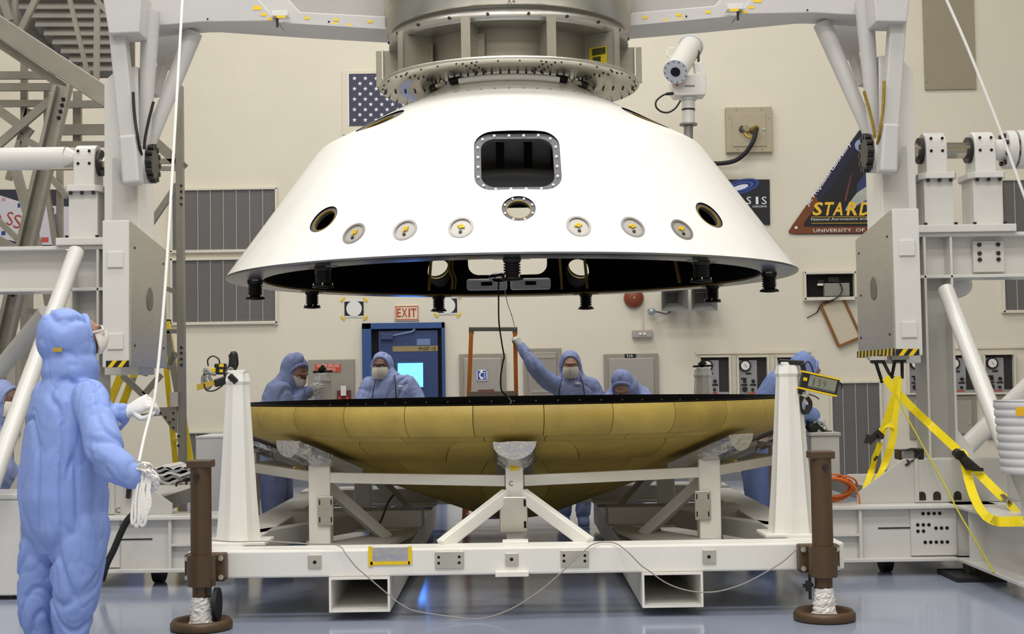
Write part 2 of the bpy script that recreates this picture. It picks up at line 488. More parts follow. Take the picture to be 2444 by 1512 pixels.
for c, n, fr in VENTS:
    mb = MB(); ringmesh(mb, fr, c, circ(0.09, 24, 0.084), circ(0.074, 24, 0.068), 0.006, -0.02)
    vr = part('vent_ring', mb, M_VRING, backshell)
    mb = MB(); outline_prism(mb, fr, c, circ(0.074, 24, 0.068), -0.02, -0.004)
    vc = part('vent_cover', mb, M_VENT, backshell)
    mb = MB(); rot = Matrix.Rotation(random.Random(c.x).uniform(-0.4, 1.2), 3, 'Z')
    for w, h in ((0.05, 0.013), (0.02, 0.032)):
        mb.box(c + fr @ Vector((0, 0.01, 0.003)), (w, h, 0.008), fr @ rot)
    part('yellow_plug', mb, M_YTAPE, vc)
    mb = MB(); p = c + fr @ Vector((0, -0.035, -0.004)); mb.cyl(p, p + n * 0.006, 0.012, n=10)
    part('vent_hole', mb, M_DARKST, vc)
# pusher feet under the rim
M_FOOT = mat('black_spring_canister', (30, 29, 28), 0.4, metal=0.4, var=0.2)
for k in range(9):
    q = 2 * pi * k / 9
    c = Vector((XC + 2.03 * sin(q), YC - 2.03 * cos(q), 2.25))
    mb = MB()
    pr = [(0, 0.0), (0.062, 0.0), (0.062, -0.02)]
    for j in range(5):
        z = -0.03 - j * 0.018
        pr += [(0.056, z), (0.056, z - 0.008), (0.046, z - 0.01), (0.046, z - 0.017)]
    pr += [(0.05, -0.125), (0.075, -0.14), (0.075, -0.15), (0.03, -0.156), (0, -0.156)]
    mb.lathe(pr, c, 20)
    ft = part('pusher_foot', mb, M_FOOT, backshell)
    for j in range(4):
        a = q + pi / 4 + j * pi / 2; p = c + Vector((0.064 * sin(a), -0.064 * cos(a), -0.15))
        mb = MB(); mb.cyl(p, p + Vector((0, 0, 0.03)), 0.006, n=6)
        part('guide_pin', mb, M_STEEL, ft)
    mb = MB(); e = Vector((cos(q), sin(q), 0)); mb.bar(c - e * 0.12 + Vector((0, 0, -0.008)), c + e * 0.12 + Vector((0, 0, -0.008)), 0.05, 0.012)
    part('foot_bracket', mb, M_FLG, ft)
# drum seen inside through the hatch
mb = MB(); mb.lathe([(0, 2.98), (0.62, 2.98), (0.64, 3.0), (0.64, 3.05), (0.55, 3.06), (0.55, 3.28), (0.57, 3.29), (0.57, 3.31), (0.50, 3.33), (0.50, 3.6), (0, 3.6)], (XC, YC, 0), 48)
dr_ = part('inner_canister', mb, mat('dull_canister_grey', (150, 146, 138), 0.5, metal=0.1, var=0.08), backshell)
for q in (-32, -8, 14, 38):
    e = Vector((sin(RAD(q)), -cos(RAD(q)), 0)); mb = MB(); mb.bar(Vector((XC, YC, 3.06)) + e * 0.56, Vector((XC, YC, 3.28)) + e * 0.56, 0.06, 0.03, up=e); part('canister_rib', mb, M_DARKST, dr_)
# things inside the far rim
M_TRAY = mat('white_tray', (250, 250, 252), 0.4)
for x0, x1 in ((1114, 1210), (1218, 1314)):
    a = P(x0, 672, 12.62); b2 = P(x1, 672, 12.62)
    mb = MB(); mb.bar((a.x, 12.62, 2.33), (b2.x, 12.62, 2.33), 0.16, 0.10)
    t = part('tray', mb, M_TRAY, backshell, 0.02)
    mb = MB(); m = (a.x + b2.x) / 2; mb.bx(m - 0.05, m + 0.05, 12.53, 12.545, 2.315, 2.35); part('tray_slot', mb, M_HOLE, t)
for px in (736, 1012, 1347, 1412, 1655):
    c, n = shell_hit(px, 640, True)
    r = 1.93; a = atan2(c.x - XC, c.y - YC)
    mb = MB(); e = Vector((sin(a), cos(a), 0))
    mb.bar(Vector((XC, YC, 2.29)) + e * 1.955, Vector((XC, YC, 2.78)) + e * 1.83, 0.022, 0.02)
    part('rib', mb, M_OCHRE, backshell)
for c, n, fr in FARP:
    mb = MB(); ringmesh(mb, fr, c, circ(0.113, 24), circ(0.107, 24), -0.04, -0.062); part('port_ring', mb, M_OCHRE, backshell)
mb = MB(); c = P(1192, 662, 12.45)
mb.ball(c, (0.1, 0.05, 0.05), 14, 8); part('foil_bundle', mb, M_FOIL, backshell)
pts = catmull([P(x, y, 12.4) for x, y in ((1075, 600), (1072, 640), (1080, 665), (1078, 690))], 4)
mb = MB(); mb.tube(pts, 0.012, 6); mb.tube([p + Vector((0.03, 0, 0)) for p in pts], 0.008, 6)
part('wire_harness', mb, M_OCHRE, backshell)
# bolt row near the crown
for k in range(19):
    q = RAD(-63 + 7 * k); r = 0.86
    c = Vector((XC + r * sin(q), YC - r * cos(q), zshell(r)))
    mb = MB(); mb.cyl(c - Vector((0, 0, 0.004)), c + Vector((0, 0, 0.004)), 0.008, n=8); part('bolt', mb, M_FLG, backshell)
# raised white lip at the crown
mb = MB(); mb.lathe([(0.62, 3.75), (0.69, 3.715), (0.70, 3.755), (0.63, 3.785)], (XC, YC, 0), 24, RAD(-34), RAD(34), closed=True)
part('crown_lip', mb, M_SHELL, backshell)

# ---------------------------------------------------------------- heat shield
heat = thing('heat_shield', 'shallow gold brown tiled heat shield dish resting on white cart', 'heat shield', (XC, YC, 0.35))
M_TILE = mat('tan_ablator_tile', (167, 143, 66), 0.55, var=0.16, scale=5, bump=0.08, bscale=50)
M_TILE2 = mat('tan_ablator_tile_lighter', (178, 154, 74), 0.52, var=0.18, scale=4, bump=0.08, bscale=50)
M_HSIN = mat('black_composite', (9, 8, 8), 0.75, var=0.2, spec=0.2)
# outer profile by arc parameter
HP = [(0.0, 0.348)]
for i in range(1, 9):
    t = RAD(19.8) * i / 8; HP.append((1.05 * sin(t), 0.348 + 1.05 * (1 - cos(t))))
r0, z0 = HP[-1]
for r in (0.55, 0.8, 1.05, 1.3, 1.55, 1.8, 2.0, 2.1): HP.append((r, z0 + (r - r0) * 0.374))
HP += [(2.155, 1.083), (2.19, 1.102), (2.22, 1.132), (2.24, 1.17), (2.25, 1.215), (2.243, 1.255)]
ZRIM = 1.286
HP.append((2.226, ZRIM))
def zheat(r):
    for (a, za), (c, zc) in zip(HP, HP[1:]):
        if a <= r <= c: return za + (zc - za) * (r - a) / (c - a) if c > a else zc
    return ZRIM
def hpt(s):   # s: 0..len(HP)-1 float index
    i = min(int(s), len(HP) - 2); t = s - i
    return HP[i][0] + (HP[i + 1][0] - HP[i][0]) * t, HP[i][1] + (HP[i + 1][1] - HP[i][1]) * t
def s_of_r(r):
    for i in range(len(HP) - 1):
        if HP[i][0] <= r <= HP[i + 1][0]: return i + (r - HP[i][0]) / max(1e-9, HP[i + 1][0] - HP[i][0])
    return len(HP) - 1.0
mb = MB(); inn = [(r, z + 0.012) if r < 2.05 else (r - 0.012, z + 0.005) for r, z in HP]
mb.lathe(inn + [(2.222, ZRIM + 0.004), (2.04, ZRIM + 0.004), (2.02, ZRIM - 0.10)] + [(r - 0.1, z + 0.11) for r, z in reversed(HP[8:-7])] + [(0, 0.5)], (XC, YC, 0), 96)
part('carrier_structure', mb, M_HSIN, heat)
def tile(sa, sb, a0b, a1b, a0t, a1t, gap=0.0024, nm='tile', m=None):
    """sa inner arc index, sb outer; angles at inner edge (a0b,a1b) and outer edge (a0t,a1t)"""
    nu, nv = 6, max(2, int((sb - sa) * 1.01) + 1)
    top = []; bot = []
    for j in range(nv + 1):
        t = j / nv; s = sa + (sb - sa) * t
        r, z = hpt(s)
        r2, z2 = hpt(min(s + 0.05, len(HP) - 1)); r1, z1 = hpt(max(s - 0.05, 0))
        tr, tz = r2 - r1, z2 - z1; L = sqrt(tr * tr + tz * tz); nr, nz = tz / L, -tr / L   # outward (down / out)
        sh_ = gap if j == 0 else (-gap if j == nv else 0)
        r += tr / L * sh_; z += tz / L * sh_
        b0 = a0b + (a0t - a0b) * t + gap / max(r, 0.2); b1 = a1b + (a1t - a1b) * t - gap / max(r, 0.2)
        for i in range(nu + 1):
            q = b0 + (b1 - b0) * i / nu
            top.append(Vector((XC + r * sin(q), YC - r * cos(q), z)))
            bot.append(Vector((XC + (r - nr * 0.02) * sin(q), YC - (r - nr * 0.02) * cos(q), z - nz * 0.02)))
    k = nu + 1; n = len(top); fs = []
    for j in range(nv):
        for i in range(nu):
            fs.append((j * k + i, j * k + i + 1, (j + 1) * k + i + 1, (j + 1) * k + i))
    rim = [i for i in range(k)] + [j * k + nu for j in range(1, nv + 1)] + [nv * k + i for i in range(nu - 1, -1, -1)] + [j * k for j in range(nv - 1, 0, -1)]
    mb = MB(); mb.add(top + bot, fs, 0, True)
    o = len(mb.v) - 2 * n
    mb.add(top + bot, [(rim[i], n + rim[i], n + rim[(i + 1) % len(rim)], rim[(i + 1) % len(rim)]) for i in range(len(rim))])
    part(nm, mb, m, heat)
rt = random.Random(4)
sEnd = len(HP) - 1.0
def row(ra, rb, edges, lean=0.0):
    sa = s_of_r(ra); sb = sEnd if rb is None else s_of_r(rb)
    E = [((e + 180) % 360) - 180 for e in edges]
    for i in range(len(E)):
        a, c = E[i], E[(i + 1) % len(E)]
        if c < a: c += 360
        ln = lambda q: RAD(q + lean * (1 if ((q + 180) % 360) - 180 > 0 else -1) * max(0.0, cos(RAD((((q + 180) % 360) - 180) / 2))))
        tile(sa, sb, ln(a), ln(c), RAD(a), RAD(c), m=rt.choice((M_TILE, M_TILE2)))
row(2.155, None, [4.85 + 360 / 31 * i for i in range(31)])
e = [5.35]; 
for i in range(27): e.append(e[-1] + (15.0 if i % 2 == 0 else 10.714))
row(2.05, 2.155, e)
row(1.65, 2.05, [9.5 + 20 * i for i in range(18)], 6.0)
e = [6.4]
for i in range(19): e.append(e[-1] + (23.2 if i % 2 == 0 else 12.8))
row(1.25, 1.65, e, 5.0)
row(0.8, 1.25, [12 + 24 * i for i in range(15)], 4.0)
row(0.45, 0.8, [22.5 + 45 * i for i in range(8)])
mb = MB(); mb.lathe([hpt(s_of_r(0.447) * i / 8) for i in range(9)], (XC, YC, 0), 40); part('nose_tile', mb, M_TILE, heat)
for k in range(60):
    q = 2 * pi * k / 60; c = Vector((XC + 2.019 * sin(q), YC - 2.019 * cos(q), ZRIM - 0.04)); e = Vector((-sin(q), cos(q), 0))
    mb = MB(); mb.cyl(c, c + e * 0.008, 0.008, n=8); part('bolt', mb, M_FLG, heat)
# ---------------------------------------------------------------- lifting fixture on top of the shell
fix = thing('lifting_fixture', 'round bolted aluminium lifting fixture clamped on top of white shell', 'lifting fixture', (XC, YC, 3.76))
CF = Vector((XC, YC, 0))
M_PLATE = mat('satin_plate', (156, 152, 138), 0.5, metal=0.35, var=0.08, scale=6, stretch=(1, 1, 6))
mb = MB(); mb.lathe([(0.60, 3.79), (1.045, 3.79), (1.05, 3.80), (1.05, 3.815), (1.04, 3.822), (0.60, 3.822)], CF, 80, closed=True)
ring = part('base_ring', mb, M_ALUM, fix)
mb = MB(); mb.lathe([(0.735, 3.82), (0.735, 4.20)], CF, 64); mb.lathe([(0.72, 3.82), (0.72, 4.2)], CF, 64)
part('inner_drum', mb, mat('dull_grey_aluminium', (150, 144, 134), 0.5, metal=0.5, var=0.06), fix)
mb = MB(); mb.lathe([(0.72, 4.10), (0.95, 4.105), (0.965, 4.11), (0.965, 4.185), (0.94, 4.19), (0.94, 4.30), (0.72, 4.30)], CF, 80)
up = part('upper_ring', mb, M_ALU, fix)
mb = MB(); mb.lathe([(0.93, 4.22), (0.985, 4.225), (0.985, 4.40), (1.0, 4.405), (1.0, 4.9), (0.7, 4.9)], CF, 80)
part('adapter_drum', mb, M_ALUM, fix)
def radial(q): return Vector((sin(q), -cos(q), 0)), Vector((cos(q), sin(q), 0))
for k in range(10):
    q = RAD(18 + 36 * k); e, t = radial(q)
    mb = MB()
    a = CF + e * 0.735; b2 = CF + e * 1.02
    # web plate, tapering, with a flat outer flange
    mb.poly([a + Vector((0, 0, 3.822)) + t * 0.006, b2 + Vector((0, 0, 3.822)) + t * 0.006, b2 + Vector((0, 0, 4.10)) + t * 0.006, a + Vector((0, 0, 4.105)) + t * 0.006], -t * 0.012)
    wb = part('web_plate', mb, M_PLATE, fix)
    mb = MB(); mb.bar(b2 + Vector((0, 0, 3.822)), b2 + Vector((0, 0, 4.125)), 0.072, 0.012, up=e)
    part('web_flange', mb, M_ALUM, wb)
    mb = MB(); mb.bar(CF + e * 0.77 + t * 0.03 + Vector((0, 0, 3.822)), CF + e * 0.77 + t * 0.03 + Vector((0, 0, 4.06)), 0.06, 0.008, up=e)
    part('angle_bracket', mb, M_ALUM, wb)
    if k in (2, 7):   # wide plates at the sides
        mb = MB(); a = CF + e * 0.86; b2 = CF + e * 1.075
        mb.poly([a + Vector((0, 0, 3.825)) + t * 0.008, b2 + Vector((0, 0, 3.825)) + t * 0.008, b2 + Vector((0, 0, 4.12)) + t * 0.008, a + Vector((0, 0, 4.12)) + t * 0.008], -t * 0.016)
        part('side_plate', mb, M_PLATE, fix, 0.004)
    # bolt pairs through the ring along each web
    for r in (0.68, 0.76, 0.84, 0.92, 1.0):
        for s in (-1, 1):
            c = CF + e * r + t * 0.035 * s + Vector((0, 0, 3.79))
            mb = MB(); mb.cyl(c, c - Vector((0, 0, 0.012)), 0.008, n=6); part('bolt', mb, M_DARKST, ring)
for k in range(60):
    e, t = radial(2 * pi * k / 60); c = CF + e * 0.63 + Vector((0, 0, 3.79))
    mb = MB(); mb.cyl(c, c - Vector((0, 0, 0.016)), 0.009, n=6); part('bolt', mb, M_DARKST, ring)
for k in range(40):
    e, t = radial(2 * pi * (k + 0.5) / 40); c = CF + e * 1.02 + Vector((0, 0, 3.79))
    mb = MB(); mb.cyl(c, c - Vector((0, 0, 0.01)), 0.007, n=6); part('bolt', mb, M_DARKST, ring)
for k in range(20):
    e, t = radial(2 * pi * (k + 0.5) / 20); c = CF + e * 0.965 + Vector((0, 0, 4.15))
    mb = MB(); mb.cyl(c, c + e * 0.012, 0.012, n=8); part('bolt', mb, M_DARKST, up)
# clamp springs and links between ring and shell
for q in (-38, 38, -62, 62, 140, -140, 100, -100):
    e, t = radial(RAD(q)); c = CF + e * 0.66 + Vector((0, 0, 3.755))
    mb = MB(); mb.cyl(c - t * 0.05, c + t * 0.03, 0.022, n=12)
    for j in range(5): mb.cyl(c - t * (0.05 - 0.02 * j), c - t * (0.042 - 0.02 * j), 0.03, n=12)
    cl = part('spring_clamp', mb, M_DARKST, fix)
    mb = MB(); mb.ball(c + t * 0.055, 0.028, 10, 8); part('ball_stud', mb, M_STEEL, cl)
for q in (-55, 55, 80, -80):
    e, t = radial(RAD(q)); c = CF + e * 0.67 + Vector((0, 0, 3.75))
    mb = MB(); mb.bar(c - t * 0.1, c + t * 0.1, 0.012, 0.03); part('link_bar', mb, M_ALUM, fix)
# tape patch on the fixture
e, t = radial(RAD(54)); c = CF + e * 0.86 + Vector((0, 0, 3.93)) - t * 0.012
mb = MB(); mb.bar(c - e * 0.08, c + e * 0.08, 0.002, 0.14); tp = part('yellow_tape', mb, mat('olive_yellow_tape', (190, 170, 30), 0.5), fix)
for dz, dx, w, h in ((0.035, 0.01, 0.12, 0.05), (-0.03, -0.01, 0.07, 0.05)):
    mb = MB(); p = c - t * 0.004 + e * dx + Vector((0, 0, dz)); mb.bar(p - e * w / 2, p + e * w / 2, 0.004, h); part('dark_patch', mb, mat('dark_olive', (52, 52, 18), 0.6), tp)
mb = MB(); mb.text('X4', P(1210, 9, 9.9), (1, 0, 0), (0, 0, 1), 0.035, th=0.002); part('marking', mb, M_BLACK, fix)

# ---------------------------------------------------------------- lifting beam (overhead frame)
beam = thing('lifting_yoke', 'grey white overhead lifting beam spanning both towers above the shell', 'lifting beam', (0, 11.0, 4.2))
M_BEAM = mat('beam_grey_white', (194, 192, 190), 0.45, var=0.03, scale=3)
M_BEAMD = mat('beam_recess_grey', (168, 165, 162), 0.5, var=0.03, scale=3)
YB = 11.0
for s in (-1, 1):
    ex = lambda px: 1222 + s * (px - 1222) if s < 0 else px
    # lower chord, stepped web and recessed panel, drawn for the right half and mirrored
    def Q(px, py, Y=YB):
        p = P(px, py + (px - 1222) * 0.0148, Y)
        return Vector((p.x * s, p.y, p.z))
    mb = MB(); mb.poly([Q(1502, 58), Q(1700, 38), Q(1940, 11), Q(1940, -60), Q(1762, -60), Q(1706, 6), Q(1502, 26)], (0, 0.45, 0)); part('beam_box', mb, M_BEAM, beam, 0.01)
    mb = MB(); mb.poly([Q(1502, 57, YB - 0.02), Q(1745, 31, YB - 0.02), Q(1745, 27, YB - 0.02), Q(1502, 52, YB - 0.02)], (0, 0.04, 0)); part('lower_lip', mb, M_BEAM, beam)
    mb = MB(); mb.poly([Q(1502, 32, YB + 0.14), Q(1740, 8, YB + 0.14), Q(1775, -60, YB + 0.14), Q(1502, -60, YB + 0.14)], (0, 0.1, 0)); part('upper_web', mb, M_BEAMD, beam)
    mb = MB(); mb.poly([Q(1762, 26, YB - 0.12), Q(1945, 20, YB - 0.12), Q(2140, 28, YB - 0.12), Q(2160, -60, YB - 0.12), Q(1830, -60, YB - 0.12)], (0, 0.34, 0)); g = part('gusset_plate', mb, M_BEAM, beam, 0.008)
    # taped corner joint
    for (x0, y0, x1, y1) in ((1798, -12, 1818, -3), (1786, 6, 1800, 12), (1772, 17, 1784, 23)):
        a = Q((x0 + x1) / 2, (y0 + y1) / 2, YB - 0.122); mb = MB(); mb.box(a, (PXW(x1 - x0, YB), 0.003, PXW(y1 - y0, YB))); part('tape_mark', mb, M_YTAPE, g)
    for x, y, w in ((1540, 37, 12), (1620, 29, 12), (1690, 22, 12), (1590, 43, 15), (1625, 39, 14)):
        a = Q(x, y, YB - 0.002); mb = MB(); mb.box(a, (PXW(w, YB), 0.004, PXW(6, YB))); part('tape_mark', mb, M_YTAPE, beam)
    mb = MB(); a = Q(1752, 12, YB - 0.12); mb.box(a, (0.13, 0.12, 0.045)); bx = part('junction_bracket', mb, M_WHITE, beam, 0.004)
    mb = MB(); a = Q(1752, 16, YB - 0.185); mb.box(a, (0.07, 0.004, 0.02)); part('tape_mark', mb, M_YTAPE, bx)
    mb = MB(); a = Q(1761, 30, YB - 0.13); mb.box(a, (0.016, 0.03, 0.07)); part('black_seal', mb, M_BLACK, beam)
    mb = MB(); a = Q(1742, 32, YB + 0.2); mb.cyl(a + Vector((0, 0.1, 0.01)), a + Vector((0, 0.1, -0.02)), 0.06, n=16); part('button_foot', mb, M_GREYW, beam)
    for x, y in ((1927, 14), (1638, 33)):
        a = Q(x, y, YB - 0.14 if x > 1800 else YB - 0.001); mb = MB(); mb.cyl(a, a - Vector((0, 0.004, 0)), 0.008, n=8); part('bolt_hole', mb, M_HOLE, beam)
    # leg group down to the pivot
    piv = Vector((s * 2.94, 10.93, 3.24))
    legs = [((2195, 40), (2165, 300), 0.135, 'bar', 10.5), ((2080, 10), (2100, 340), 0.13, 'tube', 10.85), ((1985, 50), (2082, 330), 0.12, 'tube', 11.2)]
    mb = MB(); mb.poly([Q(2082, -60, 10.45), Q(2178, -60, 10.45), Q(2164, 38, 10.45), Q(2092, 38, 10.45)], (0, 0.3, 0)); part('leg_head', mb, M_BEAM, beam, 0.01)
    a = Q(2142, 20, 10.6); b2 = Q(2122, 300, 10.6); mb = MB(); mb.bar(a, b2, 0.125, 0.125, up=(0, 1, 0)); l1 = part('box_leg', mb, M_BEAM, beam, 0.012)
    mb = MB(); mb.bar(Q(2122, 285, 10.58), Q(2116, 400, 10.58), 0.135, 0.16, up=(0, 1, 0)); part('leg_foot', mb, M_BEAM, l1, 0.02)
    a = Q(2062, -10, 10.75); b2 = Q(2090, 340, 10.85); mb = MB(); mb.cyl(a, b2, 0.075, 0.045, n=20); part('tube_leg', mb, M_BEAM, beam)
    a = Q(1962, 45, 11.1); b2 = Q(2085, 330, 11.0); mb = MB(); mb.cyl(a, b2, 0.075, 0.05, n=20); part('tube_leg', mb, M_BEAM, beam)
    a = Q(2005, 30, 11.5); b2 = Q(2060, 190, 11.3); mb = MB(); mb.bar(a, b2, 0.07, 0.07); part('rear_leg', mb, M_BEAM, beam)
    mb = MB(); mb.poly([Q(1972, 40, 11.35), Q(2066, 40, 11.35), Q(2048, 128, 11.35), Q(1990, 128, 11.35)], (0, 0.06, 0)); part('web_gusset', mb, M_BEAM, beam)
    # bolted hub
    hubc = Q(2091, 352, 10.78)
    mb = MB(); mb.cyl(hubc + Vector((-0.05 * s, 0, 0)), hubc + Vector((0.16 * s, 0, 0)), 0.16, n=28); hb = part('pivot_hub', mb, M_BEAM, beam)
    mb = MB(); mb.cyl(hubc + Vector((-0.06 * s, 0, 0)), hubc + Vector((-0.1 * s, 0, 0)), 0.13, n=24); part('hub_cap', mb, M_DARKST, hb)
    for j in range(12):
        q = 2 * pi * j / 12; c = hubc + Vector((-0.06 * s, 0.135 * cos(q), 0.135 * sin(q)))
        mb = MB(); mb.cyl(c, c + Vector((-0.045 * s, 0, 0)), 0.024, n=6); part('hub_bolt', mb, M_BLACK, hb)
    cab = mat('black_cable', (26, 24, 22), 0.5) if s < 0 else mat('yellow_black_cable', (150, 122, 14), 0.5, var=0.5, scale=60)
    for pth in (((2062, 205), (2075, 250), (2086, 300), (2087, 335)), ((2110, 180), (2108, 240), (2100, 300), (2093, 335))):
        mb = MB(); mb.tube(catmull([Q(x, y, 10.52 if x > 2095 else 10.66) for x, y in pth], 5), 0.012, 6); part('sensor_cable', mb, cab, beam)

# ---------------------------------------------------------------- swing arms with counterweight boxes
M_STRIPE_B = mat('hazard_black', (20, 20, 20), 0.5)
def hazard(mb_y, mb_k, f, w, h, n, lean):
    """slanted yellow stripes over black on a face; f(u,v)->point, extr along its normal handled by caller"""
for s in (-1, 1):
    nm = 'left' if s < 0 else 'right'
    arm = thing('swing_arm', ('white swing arm with aluminium counterweight box behind the man with rope' if s < 0 else 'white swing arm with aluminium counterweight box and yellow straps hanging below'), 'swing arm', (s * 3.05, 10.6, 1.5), 'swing arms on the two towers')
    X0, X1 = s * 2.9, s * 3.2
    zt, zb = 3.98, 1.53
    A0, A1 = s * 2.95, s * 3.22
    mb = MB()
    for y0, y1 in ((10.75, 10.80), (11.18, 11.23)):
        mb.poly([(A1, y0, zb), (A0, y0, zb), (A0, y0, zt), (A1 - s * 0.13, y0, zt), (A1, y0, zt - 0.11)], (0, y1 - y0, 0))
    mb.bx(A0, A0 + s * 0.03, 10.78, 11.2, zb, zt); mb.bx(A1 - s * 0.03, A1, 10.78, 11.2, zb, zt - 0.12)
    part('arm_column', mb, M_WHITE, arm, 0.006)
    mb = MB(); mb.bx(A0 + s * 0.005, A0 + s * 0.20, 10.735, 10.75, 2.6, 3.25); part('cover_plate', mb, M_GREYW, arm, 0.004)
    mb = MB(); mb.poly([(X0, 10.3, 1.585), (X0, 11.4, 1.585), (X0, 11.4, 2.58), (X0, 10.3, 2.70)], (s * 0.2, 0, 0)); bxp = part('counterweight_box', mb, M_WHITE, arm, 0.006)
    mb = MB(); mb.poly([(X0, 10.32, 1.59), (X0, 11.38, 1.59), (X0, 11.38, 2.57), (X0, 10.32, 2.69)], (-s * 0.012, 0, 0)); pan = part('aluminium_panel', mb, M_ALU, bxp)
    mb = MB(); c = Vector((X0 - s * 0.012, 10.85, 2.13)); mb.cyl(c, c - Vector((s * 0.004, 0, 0)), 0.095, n=28)
    part('round_hole', mb, mat('grey_recess', (120, 118, 112), 0.5, metal=0.5), bxp)
    for y, z in ((10.42, 2.5), (11.28, 2.45), (10.42, 1.75), (11.28, 1.75), (11.25, 2.1)):
        mb = MB(); c = Vector((X0 - s * 0.012, y, z)); mb.cyl(c, c - Vector((s * 0.006, 0, 0)), 0.01, n=8); part('screw', mb, M_DARKST, bxp)
    for z in (2.40, 1.98 - 0.2):
        mb = MB(); mb.bx(X0 + s * 0.04, X0 + s * 0.16, 10.285, 10.3, z - 0.06, z + 0.06); part('front_tab', mb, M_WHITE, bxp, 0.004)
    # hazard stripes along the lower edge
    mb = MB(); mb.bx(X0 - s * 0.002, X0 + s * 0.17, 10.288, 10.3, 1.585, 1.635)
    hz = part('hazard_strip', mb, M_STRIPE_B, arm)
    for j in range(2):
        u = 0.012 + j * 0.075; mb = MB(); lo = 0.04 * (1)
        x = X0 + s * u if s > 0 else X0 + s * (0.17 - u)
        mb.poly([(x, 10.284, 1.585), (x + 0.035, 10.284, 1.585), (x + 0.075, 10.284, 1.635), (x + 0.04, 10.284, 1.635)], (0, 0.004, 0)); part('yellow_stripe', mb, M_YTAPE, hz)
    if s > 0:
        mb = MB(); mb.bx(X0 - s * 0.02, X0 - s * 0.012, 10.3, 11.4, 1.585, 1.64); hz2 = part('hazard_strip', mb, M_STRIPE_B, arm)
        for j in range(10):
            y = 10.34 + j * 0.108; mb = MB(); mb.poly([(X0 - 0.022, y, 1.585), (X0 - 0.022, y + 0.05, 1.585), (X0 - 0.022, y + 0.03, 1.64), (X0 - 0.022, y - 0.02, 1.64)], (0.004, 0, 0)); part('yellow_stripe', mb, M_YTAPE, hz2)

